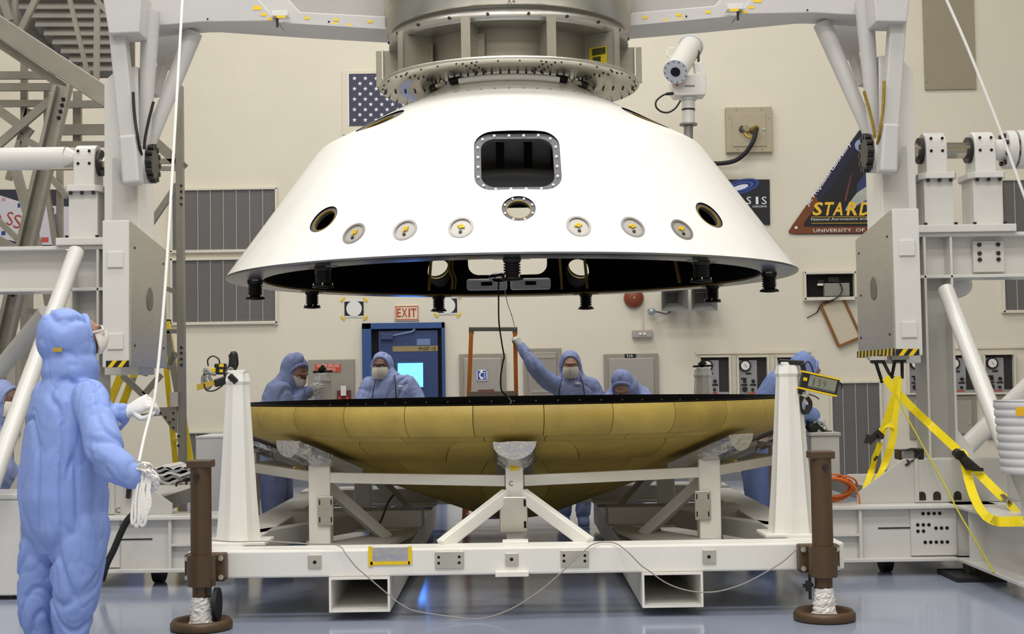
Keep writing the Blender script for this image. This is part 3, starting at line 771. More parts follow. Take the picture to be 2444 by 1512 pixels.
# ---------------------------------------------------------------- end stands (pedestals, bearings, floor frames)
def stand(s):
    st = thing('rotation_stand', ('white steel rotation stand behind the man holding the rope' if s < 0 else 'white steel rotation stand with two shaft bearings at the right edge'), 'steel stand', (s * 3.7, 10.6, 0), 'end stands of the rotation fixture')
    YS = 10.93; ZS = 3.24
    mx = lambda x: s * x
    def B(x0, x1, y0, y1, z0, z1): 
        m = MB(); m.bx(mx(x0), mx(x1), y0, y1, z0, z1); return m
    # shaft with bearings
    if s > 0:
        m = MB(); m.cyl((mx(3.2), YS, ZS), (mx(4.05), YS, ZS), 0.065, n=28); part('shaft', m, M_STEEL, st)
        m = MB(); m.cyl((mx(3.8), YS, ZS), (mx(4.1), YS, ZS), 0.085, n=28); part('coupling_sleeve', m, M_WHITE, st)
        for x0, x1 in ((3.99, 4.06), (4.08, 4.2)):
            m = MB(); m.cyl((mx(x0), YS, ZS), (mx(x1), YS, ZS), 0.155, n=32); fl = part('flange_disc', m, M_WHITE, st, 0.006)
            for j in range(8):
                q = 2 * pi * (j + 0.5) / 8; c = Vector((mx(x0), YS + 0.115 * cos(q), ZS + 0.115 * sin(q)))
                m = MB(); m.cyl(c, c - Vector((mx(0.02), 0, 0)), 0.02, n=6); part('flange_bolt', m, M_DARKST, fl)
        bear = (3.41, 3.80)
    else:
        m = MB(); m.cyl((mx(3.2), YS, ZS), (mx(3.7), YS, ZS), 0.055, n=28); part('shaft', m, M_STEEL, st)
        m = MB(); m.cyl((mx(3.58), YS, ZS + 0.045), (mx(5.2), YS, ZS + 0.045), 0.092, n=28); m.cyl((mx(3.5), YS, ZS + 0.03), (mx(3.58), YS, ZS + 0.045), 0.06, 0.092, n=28); part('motor_housing', m, M_WHITE, st)
        bear = (3.40,)
    for i, x in enumerate(bear):
        m = MB()
        arc = [(0.125 * cos(RAD(a)), 0.125 * sin(RAD(a))) for a in range(0, 181, 15)]
        m.poly([Vector((mx(x - 0.085), YS + y, ZS + 0.02 + z)) for y, z in arc] + [Vector((mx(x - 0.085), YS - 0.125, ZS - 0.20)), Vector((mx(x - 0.085), YS + 0.125, ZS - 0.20))], (mx(0.17), 0, 0))
        pb = part('pillow_block', m, M_WHITE, st, 0.012)
        for y0 in (-0.045, 0.045):
            for z0 in (0.10, 0.0):
                m = MB(); c = Vector((mx(x) + y0, YS - 0.126, ZS - 0.0 + z0 - 0.02)); m.cyl(c, c - Vector((0, 0.004, 0)), 0.012, n=10); part('bolt_hole', m, M_HOLE, pb)
        m = MB(); c = Vector((mx(x - 0.085), YS, ZS)); m.cyl(c, c - Vector((mx(0.03), 0, 0)), 0.105, n=24); part('bearing_seal', m, M_DARKST, pb)
        m = MB(); 
        oc = [(0.15, 0.2), (0.2, 0.12), (0.2, -0.12), (0.15, -0.2), (-0.15, -0.2), (-0.2, -0.12), (-0.2, 0.12), (-0.15, 0.2)]
        m.poly([Vector((mx(x) + a * 0.75, YS + b2 * 1.0, ZS - 0.25)) for a, b2 in oc], (0, 0, 0.05)); cp = part('cap_plate', m, M_WHITE, st, 0.005)
        for a in (-0.09, 0.0, 0.09):
            m = MB(); c = Vector((mx(x) + a, YS - 0.17, ZS - 0.25)); m.cyl(c, c - Vector((0, 0, 0.025)), 0.014, n=6); part('bolt', m, M_DARKST, cp)
        zt, zb = ZS - 0.25, 2.62
        m = MB(); m.bx(mx(x - 0.115), mx(x + 0.115), YS - 0.14, YS - 0.12, zb, zt); m.bx(mx(x - 0.115), mx(x + 0.115), YS + 0.12, YS + 0.14, zb, zt); m.bx(mx(x - 0.012), mx(x + 0.012), YS - 0.12, YS + 0.12, zb, zt)
        m.bx(mx(x - 0.115), mx(x - 0.103), YS - 0.13, YS + 0.13, zb, zt)
        part('pedestal', m, M_WHITE, st, 0.004)
        m = MB(); m.bx(mx(x - 0.2), mx(x + 0.2), YS - 0.2, YS + 0.2, zb - 0.06, zb)
        fp = part('foot_plate', m, M_WHITE, st, 0.006)
        for a in (-0.12, 0.12):
            m = MB(); c = Vector((mx(x) + a, YS - 0.17, zb)); m.cyl(c, c + Vector((0, 0, 0.02)), 0.014, n=6); part('bolt', m, M_DARKST, fp)
    # cross beam (I section)
    xe = 5.4
    m = MB(); m.bx(mx(3.22), mx(xe), YS - 0.16, YS + 0.16, 2.53, 2.56); part('beam_flange', m, M_WHITE, st, 0.004)
    m = MB(); m.bx(mx(3.22), mx(xe), YS - 0.16, YS + 0.16, 2.20, 2.225); part('beam_flange', m, M_WHITE, st, 0.004)
    m = MB(); m.bx(mx(3.22), mx(xe), YS - 0.012, YS + 0.012, 2.225, 2.53); part('beam_web', m, M_WHITE, st)
    if s > 0:
        m = MB(); m.bx(mx(3.70), mx(3.95), YS - 0.05, YS - 0.02, 2.25, 2.50); sp = part('splice_plate', m, M_WHITE, st, 0.004)
        for a in (3.75, 3.90):
            for z in (2.47, 2.40, 2.35):
                m = MB(); c = Vector((mx(a), YS - 0.05, z)); m.cyl(c, c - Vector((0, 0.012, 0)), 0.018, n=6); part('bolt', m, M_DARKST, sp)
        m = MB(); m.ball((mx(3.66), YS + 0.3, 2.17), (0.14, 0.14, 0.11), 20, 10); part('warning_lamp', m, M_WHITE, st)
    # column (H section) to the floor frame
    m = MB(); m.bx(mx(3.27), mx(3.29), YS - 0.16, YS + 0.16, 0.62, 2.53); part('column_flange', m, M_WHITE, st, 0.004)
    m = MB(); m.bx(mx(3.48), mx(3.50), YS - 0.16, YS + 0.16, 0.62, 2.53); part('column_flange', m, M_WHITE, st, 0.004)
    m = MB(); m.bx(mx(3.29), mx(3.48), YS - 0.01, YS + 0.01, 0.62, 2.53); part('column_web', m, M_GREYW, st)
    m = MB(); m.poly([(mx(3.5), YS - 0.15, 1.0), (mx(3.62), YS - 0.15, 0.85), (mx(3.62), YS - 0.15, 0.62), (mx(3.5), YS - 0.15, 0.62)], (0, 0.3, 0)); part('column_gusset', m, M_WHITE, st)
    # braces
    if s > 0:
        a = P(2257, 690, 10.6); b2 = P(2400, 1065, 9.6)
        m = MB(); m.cyl(a, b2, 0.062, n=20); bc = part('brace_tube', m, M_WHITE, st)
        m = MB(); m.cyl(a - Vector((0.05, 0, 0)), a + Vector((0.07, 0, 0)), 0.03, n=14); part('clevis_pin', m, M_STEEL, bc)
        m = MB(); m.cyl(P(2300, 1072, 10.95), P(2470, 905, 11.6), 0.075, n=20); part('brace_tube', m, M_WHITE, st)
    else:
        a = P(182, 600, 10.6); b2 = P(-30, 1180, 9.0)
        m = MB(); m.cyl(a, b2, 0.062, n=20); bc = part('brace_tube', m, M_WHITE, st)
        m = MB(); m.cyl(a - Vector((0.07, 0, 0)), a + Vector((0.05, 0, 0)), 0.03, n=14); part('clevis_pin', m, M_STEEL, bc)
        m = MB(); m.cyl(P(112, 745, 11.4), P(-20, 905, 11.8), 0.075, n=20); part('brace_tube', m, M_WHITE, st)
    # floor frame
    m = MB(); m.bx(mx(2.05), mx(3.55), 9.9, 9.92, 0.13, 0.48); part('frame_web', m, M_WHITE, st)
    m = MB(); m.bx(mx(2.05), mx(3.55), 9.82, 10.2, 0.48, 0.505); part('frame_flange', m, M_WHITE, st, 0.004)
    m = MB(); m.bx(mx(2.05), mx(3.55), 9.82, 10.2, 0.105, 0.13); part('frame_flange', m, M_WHITE, st, 0.004)
    m = MB(); m.bx(mx(2.47), mx(2.49), 9.84, 9.9, 0.13, 0.48); part('stiffener', m, M_WHITE, st)
    m = MB(); m.bx(mx(2.05), mx(2.47), 9.84, 9.9, 0.29, 0.305); part('stiffener', m, M_WHITE, st)
    m = MB(); m.bx(mx(2.85), mx(3.18), 9.875, 9.9, 0.14, 0.475); sp = part('bolted_splice', m, M_WHITE, st, 0.004)
    hs = [(0.04, .44), (.08, .44), (.12, .44), (.16, .44), (0.0, .36), (.04, .36), (.08, .36), (.13, .335), (.17, .335), (.21, .335), (0, .315), (.04, .315), (.05, .235), (.09, .235), (.13, .235), (.17, .235), (.21, .235)]
    if s < 0: hs = [(0.02, .44), (0.08, .44), (0.02, .33), (.08, .33), (.02, .26), (.08, .15)]
    for u, z in hs:
        x = mx(2.9 + u) if s > 0 else -3.12 + u + 0.06
        m = MB(); c = Vector((x, 9.875, z)); m.cyl(c, c - Vector((0, 0.004, 0)), 0.0125, n=10); part('bolt_hole', m, M_HOLE, sp)
    m = MB(); m.bx(mx(2.62), mx(2.85), 9.893, 9.9, 0.334, 0.342); part('dark_slot', m, M_HOLE, st)
    # longitudinal beam towards the room's front
    if s > 0:
        m = MB(); m.bx(mx(3.30), mx(3.33), 6.0, 13, 0.13, 0.48); part('long_web', m, M_WHITE, st)
        m = MB(); m.bx(mx(3.16), mx(3.46), 6.0, 13, 0.48, 0.505); part('long_flange', m, M_WHITE, st, 0.004)
        m = MB(); m.bx(mx(3.16), mx(3.46), 6.0, 13, 0.105, 0.13); part('long_flange', m, M_WHITE, st, 0.004)
        for y in (9.6, 8.2, 6.8):
            m = MB(); m.bx(mx(3.18), mx(3.30), y, y + 0.015, 0.13, 0.48); part('stiffener', m, M_WHITE, st)
        m = MB(); m.bx(mx(3.05), mx(3.4), 9.5, 9.95, 0.0, 0.035); pd = part('levelling_pad', m, M_BLKR, st, 0.004)
        m = MB(); m.cyl((mx(3.2), 9.7, 0.035), (mx(3.2), 9.7, 0.11), 0.04, n=14); part('levelling_screw', m, M_DARKST, pd)
    else:
        m = MB(); m.bx(mx(3.30), mx(3.33), 9.9, 12.2, 0.13, 0.48); part('long_web', m, M_WHITE, st)
        m = MB(); m.bx(mx(3.16), mx(3.46), 9.8, 12.2, 0.48, 0.505); part('long_flange', m, M_WHITE, st, 0.004)
    xw = 2.72 if s > 0 else 2.62
    m = MB(); m.cyl((mx(xw) - 0.035, 10.1, 0.12), (mx(xw) + 0.035, 10.1, 0.12), 0.12, n=28); part('caster_wheel', m, M_BLKR, st, 0.01)
    # base weldment
    m = MB(); m.poly([(mx(2.50), 10.0, 0.505), (mx(2.50), 10.0, 0.58), (mx(2.85), 10.0, 0.83), (mx(3.62), 10.0, 0.83), (mx(3.75), 10.0, 0.6), (mx(3.75), 10.0, 0.505)], (0, 0.02, 0)); part('base_gusset', m, M_GREYW, st, 0.004)
    m = MB(); m.bx(mx(2.92), mx(2.95), 9.985, 10.0, 0.51, 0.83); m.bx(mx(2.95), mx(3.6), 9.99, 10.0, 0.51, 0.82); gp = part('base_cover', m, M_GREYW, st, 0.003)
    m = MB(); m.bx(mx(2.6), mx(3.7), 10.02, 11.3, 0.505, 0.62); part('base_box', m, M_GREYW, st, 0.004)
    for u in ((2.97, 3.08, 3.23) if s > 0 else (3.0,)):
        m = MB(); m.poly([Vector((mx(u) + 0.028 * cos(RAD(a)), 9.986, 0.56 + 0.028 * sin(RAD(a)))) for a in range(0, 181, 20)] + [Vector((mx(u) - 0.028, 9.986, 0.525)), Vector((mx(u) + 0.028, 9.986, 0.525))], (0, 0.004, 0)); part('slot_hole', m, M_DARKST, gp)
    if s < 0:
        m = MB(); m.text('C', P(282, 1217, 9.98), (1, 0, 0), (0, 0, 1), 0.04, th=0.002, center=True); part('letter', m, M_BLACK, gp)
        m = MB(); m.tube(catmull([P(303, 1150, 9.97), P(308, 1165, 9.93), P(306, 1186, 9.96)], 4), 0.02, 8); part('black_handle', m, M_BLACK, gp)
    return st
stand(-1); STR = stand(1)

# ---------------------------------------------------------------- transport cart under the heat shield
cart = thing('transport_cart', 'white steel transport cart carrying the heat shield, four fluted corner posts', 'transport cart', (0, 10.85, 0))
BF = 8.35
mb = MB(); mb.bx(-2.0, 2.0, BF, BF + 0.25, 0.265, 0.43); fb = part('front_beam', mb, M_WARM, cart, 0.012)
mb = MB(); mb.bx(-2.0, 2.0, 13.1, 13.35, 0.265, 0.43); part('rear_beam', mb, M_WARM, cart, 0.012)
mb = MB(); mb.bx(-2.0, -1.72, BF + 0.25, 13.1, 0.28, 0.42); part('side_beam', mb, M_WARM, cart, 0.01)
mb = MB(); mb.bx(1.72, 2.0, BF + 0.25, 13.1, 0.28, 0.42); part('side_beam', mb, M_WARM, cart, 0.01)
for s in (-1, 1):
    x0, x1 = s * 0.765, s * 1.135
    z0, z1, t = 0.055, 0.265, 0.014
    y0, y1 = BF - 0.02, 13.3
    mb = MB()
    o = [(x0, z0), (x1, z0), (x1, z1), (x0, z1)]; xi0, xi1 = x0 + s * t, x1 - s * t
    i_ = [(xi0, z0 + t), (xi1, z0 + t), (xi1, z1 - t), (xi0, z1 - t)]
    vs = [Vector((x, y, z)) for y in (y0, y1) for x, z in o + i_]
    fs = []
    for k in range(4):
        j = (k + 1) % 4
        fs += [(k, j, j + 4, k + 4), (8 + k, 12 + k, 12 + j, 8 + j), (k, 8 + k, 8 + j, j), (4 + k, 4 + j, 12 + j, 12 + k)]
    mb.add(vs, fs); part('fork_tube', mb, M_WARM, cart)
    for yb in (10.6, 12.7):
        mb = MB(); mb.bx(s * 0.72, s * 1.75, yb, yb + 0.3, 0.30, 0.45); part('cross_beam', mb, M_GREYW, cart, 0.006)
        mb = MB(); mb.bx(s * 0.72, s * 1.75, yb - 0.1, yb, 0.30, 0.32); part('cross_flange', mb, M_GREYW, cart)
    mb = MB(); mb.poly([(s * 1.75, 8.9, 0.3), (s * 0.75, 10.55, 0.3), (s * 0.75, 10.2, 0.3), (s * 1.0, 8.65, 0.3), (s * 1.75, 8.65, 0.3)], (0, 0, 0.03)); part('deck_plate', mb, M_GREYW, cart)
    mb = MB(); mb.poly([(s * 1.85, 9.3, 0.42), (s * 1.1, 10.75, 0.42), (s * 1.1, 10.9, 0.42), (s * 1.85, 9.6, 0.42)], (0, 0, -0.12)); part('diagonal_beam', mb, M_GREYW, cart)
# pad posts, rails and pads
PPOST = {0: (0, 8.98), 45: (1.355, 9.575), 90: (2.12, 10.93), 135: (1.355, 12.28), 180: (0, 12.88), -135: (-1.355, 12.28), -90: (-2.12, 10.93), -45: (-1.355, 9.575)}
order = [0, 45, 90, 135, 180, -135, -90, -45]
posts = {}
for q in order:
    x, y = PPOST[q]; zt = 0.90 if q else 0.98
    w = 0.115 if q == 0 else 0.15
    mb = MB(); mb.bx(x - w / 2, x + w / 2, y - w / 2, y + w / 2, 0.28, zt)
    posts[q] = part('pad_post', mb, M_WARM, cart, 0.008)
for a, b2 in zip(order, order[1:] + order[:1]):
    p0 = Vector((*PPOST[a], 0.785)); p1 = Vector((*PPOST[b2], 0.785)); d = (p1 - p0).normalized() * 0.06
    mb = MB(); mb.bar(p0 + d, p1 - d, 0.06, 0.072); part('rail', mb, M_WARM, cart, 0.004)
mb = MB()
for q in (-45, 45, 135, -135):
    x, y = PPOST[q]; s = 1 if x > 0 else -1; f = 1 if y < YC else -1
    mb = MB(); mb.bar((x - s * 0.02, y + f * 0.1, 0.72), (x - s * 0.42, y + f * 0.35, 0.32), 0.1, 0.07); part('brace', mb, M_GREYW, cart)
for s in (-1, 1):
    mb = MB(); mb.bar((s * 0.05, 8.93, 0.70), (s * 0.46, 8.55, 0.42), 0.06, 0.08); part('front_brace', mb, M_WARM, cart, 0.005)
# front centre plates
mb = MB(); mb.bx(-0.10, 0.083, 8.87, 8.885, 0.46, 0.69); sp = part('slotted_plate', mb, M_ALUM, posts[0], 0.006)
for x in (-0.082, 0.065):
    for z in (0.65, 0.51):
        if x < 0 and z < 0.6: continue
        mb = MB(); mb.bx(x - 0.008, x + 0.008, 8.866, 8.872, z - 0.022, z + 0.022); part('slot', mb, M_HOLE, sp)
mb = MB(); mb.bx(-0.03, 0.03, 8.9, 8.925, 0.858, 0.882); part('yellow_label', mb, M_YTAPE, posts[0])
mb = MB(); mb.bx(-0.06, 0.06, 8.915, 8.924, 0.935, 0.95); part('yellow_tape', mb, M_YTAPE, posts[0])
mb = MB(); mb.text('C', P(1219, 1153, 8.92), (1, 0, 0), (0, 0, 1), 0.03, th=0.002, center=True); part('letter', mb, M_BLACK, posts[0])
mb = MB(); mb.bx(-0.08, 0.08, 8.5, 8.62, 0.43, 0.447); part('sill_plate', mb, M_WARM, cart, 0.003)
for s in (-1, 1):
    x, y = PPOST[45 * s]
    mb = MB(); mb.bx(x - 0.05 * s - 0.06, x - 0.05 * s + 0.05, y - 0.10, y - 0.085, 0.46, 0.66); pl = part('slotted_plate', mb, M_ALU, posts[45 * s], 0.005)
    for dx in (-0.045, 0.035):
        for z in (0.62, 0.5):
            mb = MB(); mb.bx(x - 0.05 * s + dx - 0.004, x - 0.05 * s + dx + 0.004, y - 0.103, y - 0.099, z - 0.018, z + 0.018); part('slot', mb, M_HOLE, pl)
for q in order:
    e, t = radial(RAD(q))
    def at(r, dz, u=0): return Vector((XC, YC, 0)) + e * r + t * u + Vector((0, 0, zheat(min(r, 2.2)) + dz - 0.035))
    r_o, r_i = (2.17, 1.64)
    mb = MB()
    k = 8; L = []
    for r in (r_o, 1.9, r_i):
        row = [at(min(r, 2.0), -0.012, -0.13) + e * max(0, r - 2.0) + Vector((0, 0, 0.38 * max(0, r - 2.0))), at(min(r, 2.0), -0.012, 0.13) + e * max(0, r - 2.0) + Vector((0, 0, 0.38 * max(0, r - 2.0)))]
        for j in range(1, k):
            a = pi * j / k
            row.append(at(min(r, 2.0), -0.02 - 0.10 * sin(a), 0.13 * cos(a)) + e * max(0, r - 2.0) + Vector((0, 0, 0.38 * max(0, r - 2.0))))
        L.append(row)
    n = len(L[0]); vs = sum(L, [])
    fs = [tuple(range(n)), tuple(range(3 * n - 1, 2 * n - 1, -1))]
    for j in range(2):
        for i in range(n):
            fs.append((j * n + i, j * n + (i + 1) % n, (j + 1) * n + (i + 1) % n, (j + 1) * n + i))
    mb.add(vs, fs); pd = part('support_pad', mb, M_ALU, cart, 0.01)
    mb = MB()
    # crinkled foil sleeve on the outer half
    rr = random.Random(q + 500)
    L = []; N = 20
    for r in (2.2, 2.16, 2.10, 2.04, 1.98, 1.92):
        rc = min(r, 2.0)
        L.append([at(rc, -0.022 - 0.105 * max(0, sin(2 * pi * j / N)) + 0.003 * rr.uniform(-1, 1) + (0.0 if sin(2 * pi * j / N) > 0 else 0.008), 0.138 * cos(2 * pi * j / N) + 0.004 * rr.uniform(-1, 1)) + e * (r - rc) + Vector((0, 0, 0.38 * (r - rc))) for j in range(N)])
    vs = sum(L, []); fs = [(i * N + j, i * N + (j + 1) % N, (i + 1) * N + (j + 1) % N, (i + 1) * N + j) for i in range(len(L) - 1) for j in range(N)]
    fs += [tuple(range(N)), tuple(range(len(vs) - N, len(vs)))]
    mb.add(vs, fs); part('foil_wrap', mb, M_FOIL, pd)
    mb = MB(); p = at(1.72, -0.10); mb.box(p, (0.06, 0.10, 0.11), frame_of(t)); part('yellow_tape', mb, M_YTAPE, pd) if q in (-45, 45, 90, -90) else None
# plates on the front beam
def fplate(x0, y0, x1, y1, name='mount_plate'):
    m = MB(); m.pr(x0, y0, x1, y1, BF - 0.012, 0.012); return part(name, m, M_ALUM, fb, 0.003)
for x0, y0, x1, y1, hl in ((735, 1323, 767, 1355, ((751, 1341),)), (1038, 1315, 1107, 1356, ((1047, 1329), (1096, 1328), (1047, 1343), (1096, 1342))), (1206, 1319, 1237, 1350, ((1221, 1334),)), (1338, 1312, 1405, 1352, ((1346, 1325), (1396, 1325), (1346, 1338), (1396, 1338))), (1677, 1311, 1709, 1344, ((1692, 1328),))):
    pl = fplate(x0, y0, x1, y1)
    for x, y in hl:
        c = P(x, y, BF - 0.012); m = MB(); m.cyl(c, c - Vector((0, 0.003, 0)), 0.009 if len(hl) > 1 else 0.011, n=10); part('hole', m, M_HOLE, pl)
m = MB(); m.pr(1182, 1363, 1262, 1376, BF - 0.03, 0.06); part('lower_tab', m, M_WARM, fb, 0.004)
m = MB(); m.pr(886, 1306, 977, 1341, BF - 0.006, 0.006); fw = part('foil_window', m, M_FOILF, fb)
for x0, y0, x1, y1 in ((879, 1303, 889, 1351), (974, 1303, 983, 1346), (884, 1339, 978, 1347)):
    m = MB(); m.pr(x0, y0, x1, y1, BF - 0.009, 0.004); part('yellow_tape', m, M_YTAPE, fw)
# corner posts
def cpost(x, y):
    m = MB(); n = 16; L = []
    for t, r in ((0, 0.145), (0.25, 0.122), (0.5, 0.104), (0.75, 0.087), (0.93, 0.074), (0.95, 0.082), (1.0, 0.07)):
        z = 0.43 + (1.515 - 0.43) * t
        L.append([Vector((x + r * (1 if j % 2 else 0.89) * 1.06 * cos(2 * pi * (j + 0.5) / n), y + r * (1 if j % 2 else 0.89) * 1.06 * sin(2 * pi * (j + 0.5) / n), z)) for j in range(n)])
    vs = sum(L, []); fs = [(i * n + j, i * n + (j + 1) % n, (i + 1) * n + (j + 1) % n, (i + 1) * n + j) for i in range(len(L) - 1) for j in range(n)]
    fs += [tuple(range(n)), tuple(range(len(vs) - n, len(vs)))]
    m.add(vs, fs); o = part('corner_post', m, M_WARM, cart)
    m = MB(); m.bx(x - 0.2, x + 0.2, y - 0.17, y + 0.17, 0.42, 0.44); part('post_base', m, M_WARM, o, 0.004)
    m = MB(); m.bx(x - 0.055, x + 0.055, y - 0.055, y + 0.055, 1.515, 1.535); part('post_cap', m, M_WARM, o, 0.004)
    return o
cp = {}
for sx in (-1, 1):
    for y in (8.87, 12.85): cp[(sx, y)] = cpost(sx * 1.79, y)
# casters
for x, y in ((-2.06, 13.2), (1.95, 13.2)):
    m = MB(); m.cyl((x - 0.03, y, 0.10), (x + 0.03, y, 0.10), 0.10, n=24); cw = part('caster_wheel', m, M_BLKR, cart, 0.01)
    m = MB(); m.bx(x - 0.045, x - 0.033, y - 0.05, y + 0.05, 0.09, 0.27); m.bx(x + 0.033, x + 0.045, y - 0.05, y + 0.05, 0.09, 0.27); m.bx(x - 0.06, x + 0.06, y - 0.06, y + 0.06, 0.25, 0.275); part('caster_fork', m, M_DARKST, cw)
# ---------------------------------------------------------------- jacks at the cart's front corners
def jack(px, pyc, side, label):
    c = P(px, pyc, 8.15); x = c.x; y = 8.15
    j = thing('screw_jack', label, 'jack', (x, y, 0), 'brown jacks at the cart corners')
    m = MB(); m.lathe([(0.0, 0.03), (0.05, 0.03), (0.05, 0.012), (0.10, 0.012), (0.13, 0.02), (0.14, 0.05), (0.165, 0.062), (0.182, 0.04), (0.182, 0.008), (0.17, 0.0), (0, 0.0)], (x, y, 0), 48)
    ft = part('foot_wheel', m, M_BROWN, j)
    for a in range(4):
        q = pi / 2 * a + pi / 4; m = MB(); m.poly([Vector((x + r * cos(q + d), y + r * sin(q + d), 0.0125)) for r, d in ((0.065, -0.3), (0.065, 0.3), (0.11, 0.32), (0.11, -0.32))], (0, 0, 0.002)); part('wheel_opening', m, M_HOLE, ft)
    m = MB(); m.cyl((x, y, 0.03), (x, y, 0.36), 0.052, n=24); part('ram', m, M_BROWN, j)
    m = MB(); m.cyl((x, y, 0.30), (x, y, 0.96), 0.062, n=32); part('tube', m, M_BROWN, j)
    m = MB(); m.box((x, y, 0.975), (0.145, 0.13, 0.045)); part('tube_cap', m, M_BROWN, j, 0.006)
    m = MB(); cc = Vector((x + 0.01 * side, y - 0.06, 0.905)); m.cyl(cc, cc - Vector((0, 0.025, 0)), 0.016, n=10); part('cap_bolt', m, M_DARKST, j)
    m = MB(); m.cyl((x, y, 0.255), (x, y, 0.435), 0.083, n=28); part('sleeve', m, M_BROWN, j, 0.006)
    m = MB(); m.bx(x - 0.122, x + 0.122, 8.235, 8.335, 0.265, 0.43); fl = part('flange_plate', m, M_BROWN, j, 0.012)
    for dx in (-0.1, 0.1):
        for z in (0.405, 0.292):
            m = MB(); cc = Vector((x + dx, 8.235, z)); m.cyl(cc, cc - Vector((0, 0.018, 0)), 0.016, n=10); part('flange_bolt', m, M_ALUM, fl)
    m = MB(); N = 24; L = []; rr = random.Random(int(px))
    for i in range(14):
        z = 0.035 + 0.155 * i / 13
        r0 = 0.068 - 0.012 * (i / 13) + (0.01 if i == 0 else 0)
        L.append([Vector((x + (r0 + rr.uniform(-0.005, 0.006) * (1 if i % 2 else -0.6)) * cos(2 * pi * k / N), y + (r0 + rr.uniform(-0.005, 0.006)) * sin(2 * pi * k / N), z + rr.uniform(-0.004, 0.004))) for k in range(N)])
    vs = sum(L, []); m.add(vs, [(i * N + k, i * N + (k + 1) % N, (i + 1) * N + (k + 1) % N, (i + 1) * N + k) for i in range(13) for k in range(N)], 0, False)
    part('plastic_wrap', m, M_PLASTIC, j)
    m = MB()
    if side > 0:
        m.bar((x - 0.08, y + 0.01, 0.12), (x - 0.08, y + 0.01, 0.27), 0.016, 0.016)
        m.bar((x - 0.12, y + 0.01, 0.20), (x - 0.06, y + 0.01, 0.205), 0.02, 0.02); m.bar((x - 0.09, y, 0.23), (x - 0.09, y, 0.17), 0.03, 0.03)
        part('lock_lever', m, M_BLACK, j)
    else:
        m.cyl((x + 0.075, y + 0.02, 0.14), (x + 0.10, y + 0.02, 0.14), 0.1, n=28); part('crank_wheel', m, M_BLKR, j, 0.006)
        m = MB(); m.bx(x + 0.045, x + 0.07, y - 0.05, y - 0.04, 0.20, 0.30); part('scale_plate', m, M_DARKST, j)
    return j
jack(481, 1498, -1, 'brown screw jack at the left front corner of the cart')
jack(1968, 1476, 1, 'brown screw jack at the right front corner of the cart')
YM = YW - 0.004
# ---------------------------------------------------------------- things on the back wall
M_CAB = mat('cabinet_steel', (158, 152, 142), 0.45, metal=0.35, var=0.06, scale=3)
M_CAB2 = mat('cabinet_steel_light', (172, 167, 158), 0.42, metal=0.35, var=0.06, scale=3)
M_LFRAME = mat('louver_frame_cream', (220, 214, 198), 0.5)
def louver_mat():
    m = mat('louver_slats_grey', (104, 102, 101), 0.55, var=0.08, scale=2, stretch=(0.3, 1, 30))
    nt = m.node_tree; b = nt.nodes['Principled BSDF']
    tc = nt.nodes.new('ShaderNodeTexCoord'); w = nt.nodes.new('ShaderNodeTexWave'); w.bands_direction = 'Z'; w.inputs['Scale'].default_value = 16
    bp = nt.nodes.new('ShaderNodeBump'); bp.inputs['Strength'].default_value = 0.5
    nt.links.new(tc.outputs['Object'], w.inputs['Vector']); nt.links.new(w.outputs['Fac'], bp.inputs['Height']); nt.links.new(bp.outputs['Normal'], b.inputs['Normal'])
    return m
M_LOUV = louver_mat()
def wr(mb, x0, y0, x1, y1, d=0.03, back=0.0, mi=0):
    """board on the back wall between two seen corners, standing d proud of it"""
    return mb.pr(x0, y0, x1, y1, YM - d - back, d, mi)
def wp(px, py, d=0.03): return P(px, py, YM - d)
def louver(x0, y0, x1, y1, xs, label):
    c = wp((x0 + x1) / 2, y1); g = thing('louver_grille', label, 'wall louver', (c.x, YM, c.z), 'wall louvers')
    m = MB()
    for a in ((x0, y0, x1, y0 + 6), (x0, y1 - 7, x1, y1), (x0, y0, x0 + 6, y1), (x1 - 6, y0, x1, y1)): wr(m, *a, d=0.06)
    part('frame', m, M_LFRAME, g, 0.006)
    xs = [x0 + 5] + list(xs) + [x1 - 5]
    for a, b2 in zip(xs, xs[1:]):
        m = MB(); wr(m, a + 1, y0 + 5, b2 - 1, y1 - 6, d=0.03); part('louver_panel', m, M_LOUV, g)
    for a in xs[1:-1]:
        m = MB(); wr(m, a - 1, y0 + 5, a + 1, y1 - 6, d=0.042); part('divider', m, mat('louver_divider', (170, 166, 156), 0.5), g)
louver(405, 447, 662, 602, (440, 472, 502, 533, 564, 596, 627), 'tall grey wall louver left of the white shell, upper of the stacked pair')
louver(405, 614, 662, 774, (440, 472, 502, 533, 564, 596, 627), 'tall grey wall louver left of the white shell, lower of the stacked pair')
louver(2389, 424, 2500, 586, (2423, 2454), 'upper grey wall louver at the right edge behind the shaft bearings')
louver(2393, 594, 2500, 746, (2427, 2458), 'lower grey wall louver at the right edge below the steel beam')
louver(1983, 908, 2108, 1146, (2014, 2044, 2073), 'low grey wall louver behind the white box and yellow straps')
louver(440, 1027, 640, 1120, (468, 499, 530, 561, 592), 'low grey wall louver behind the left fluted corner post')

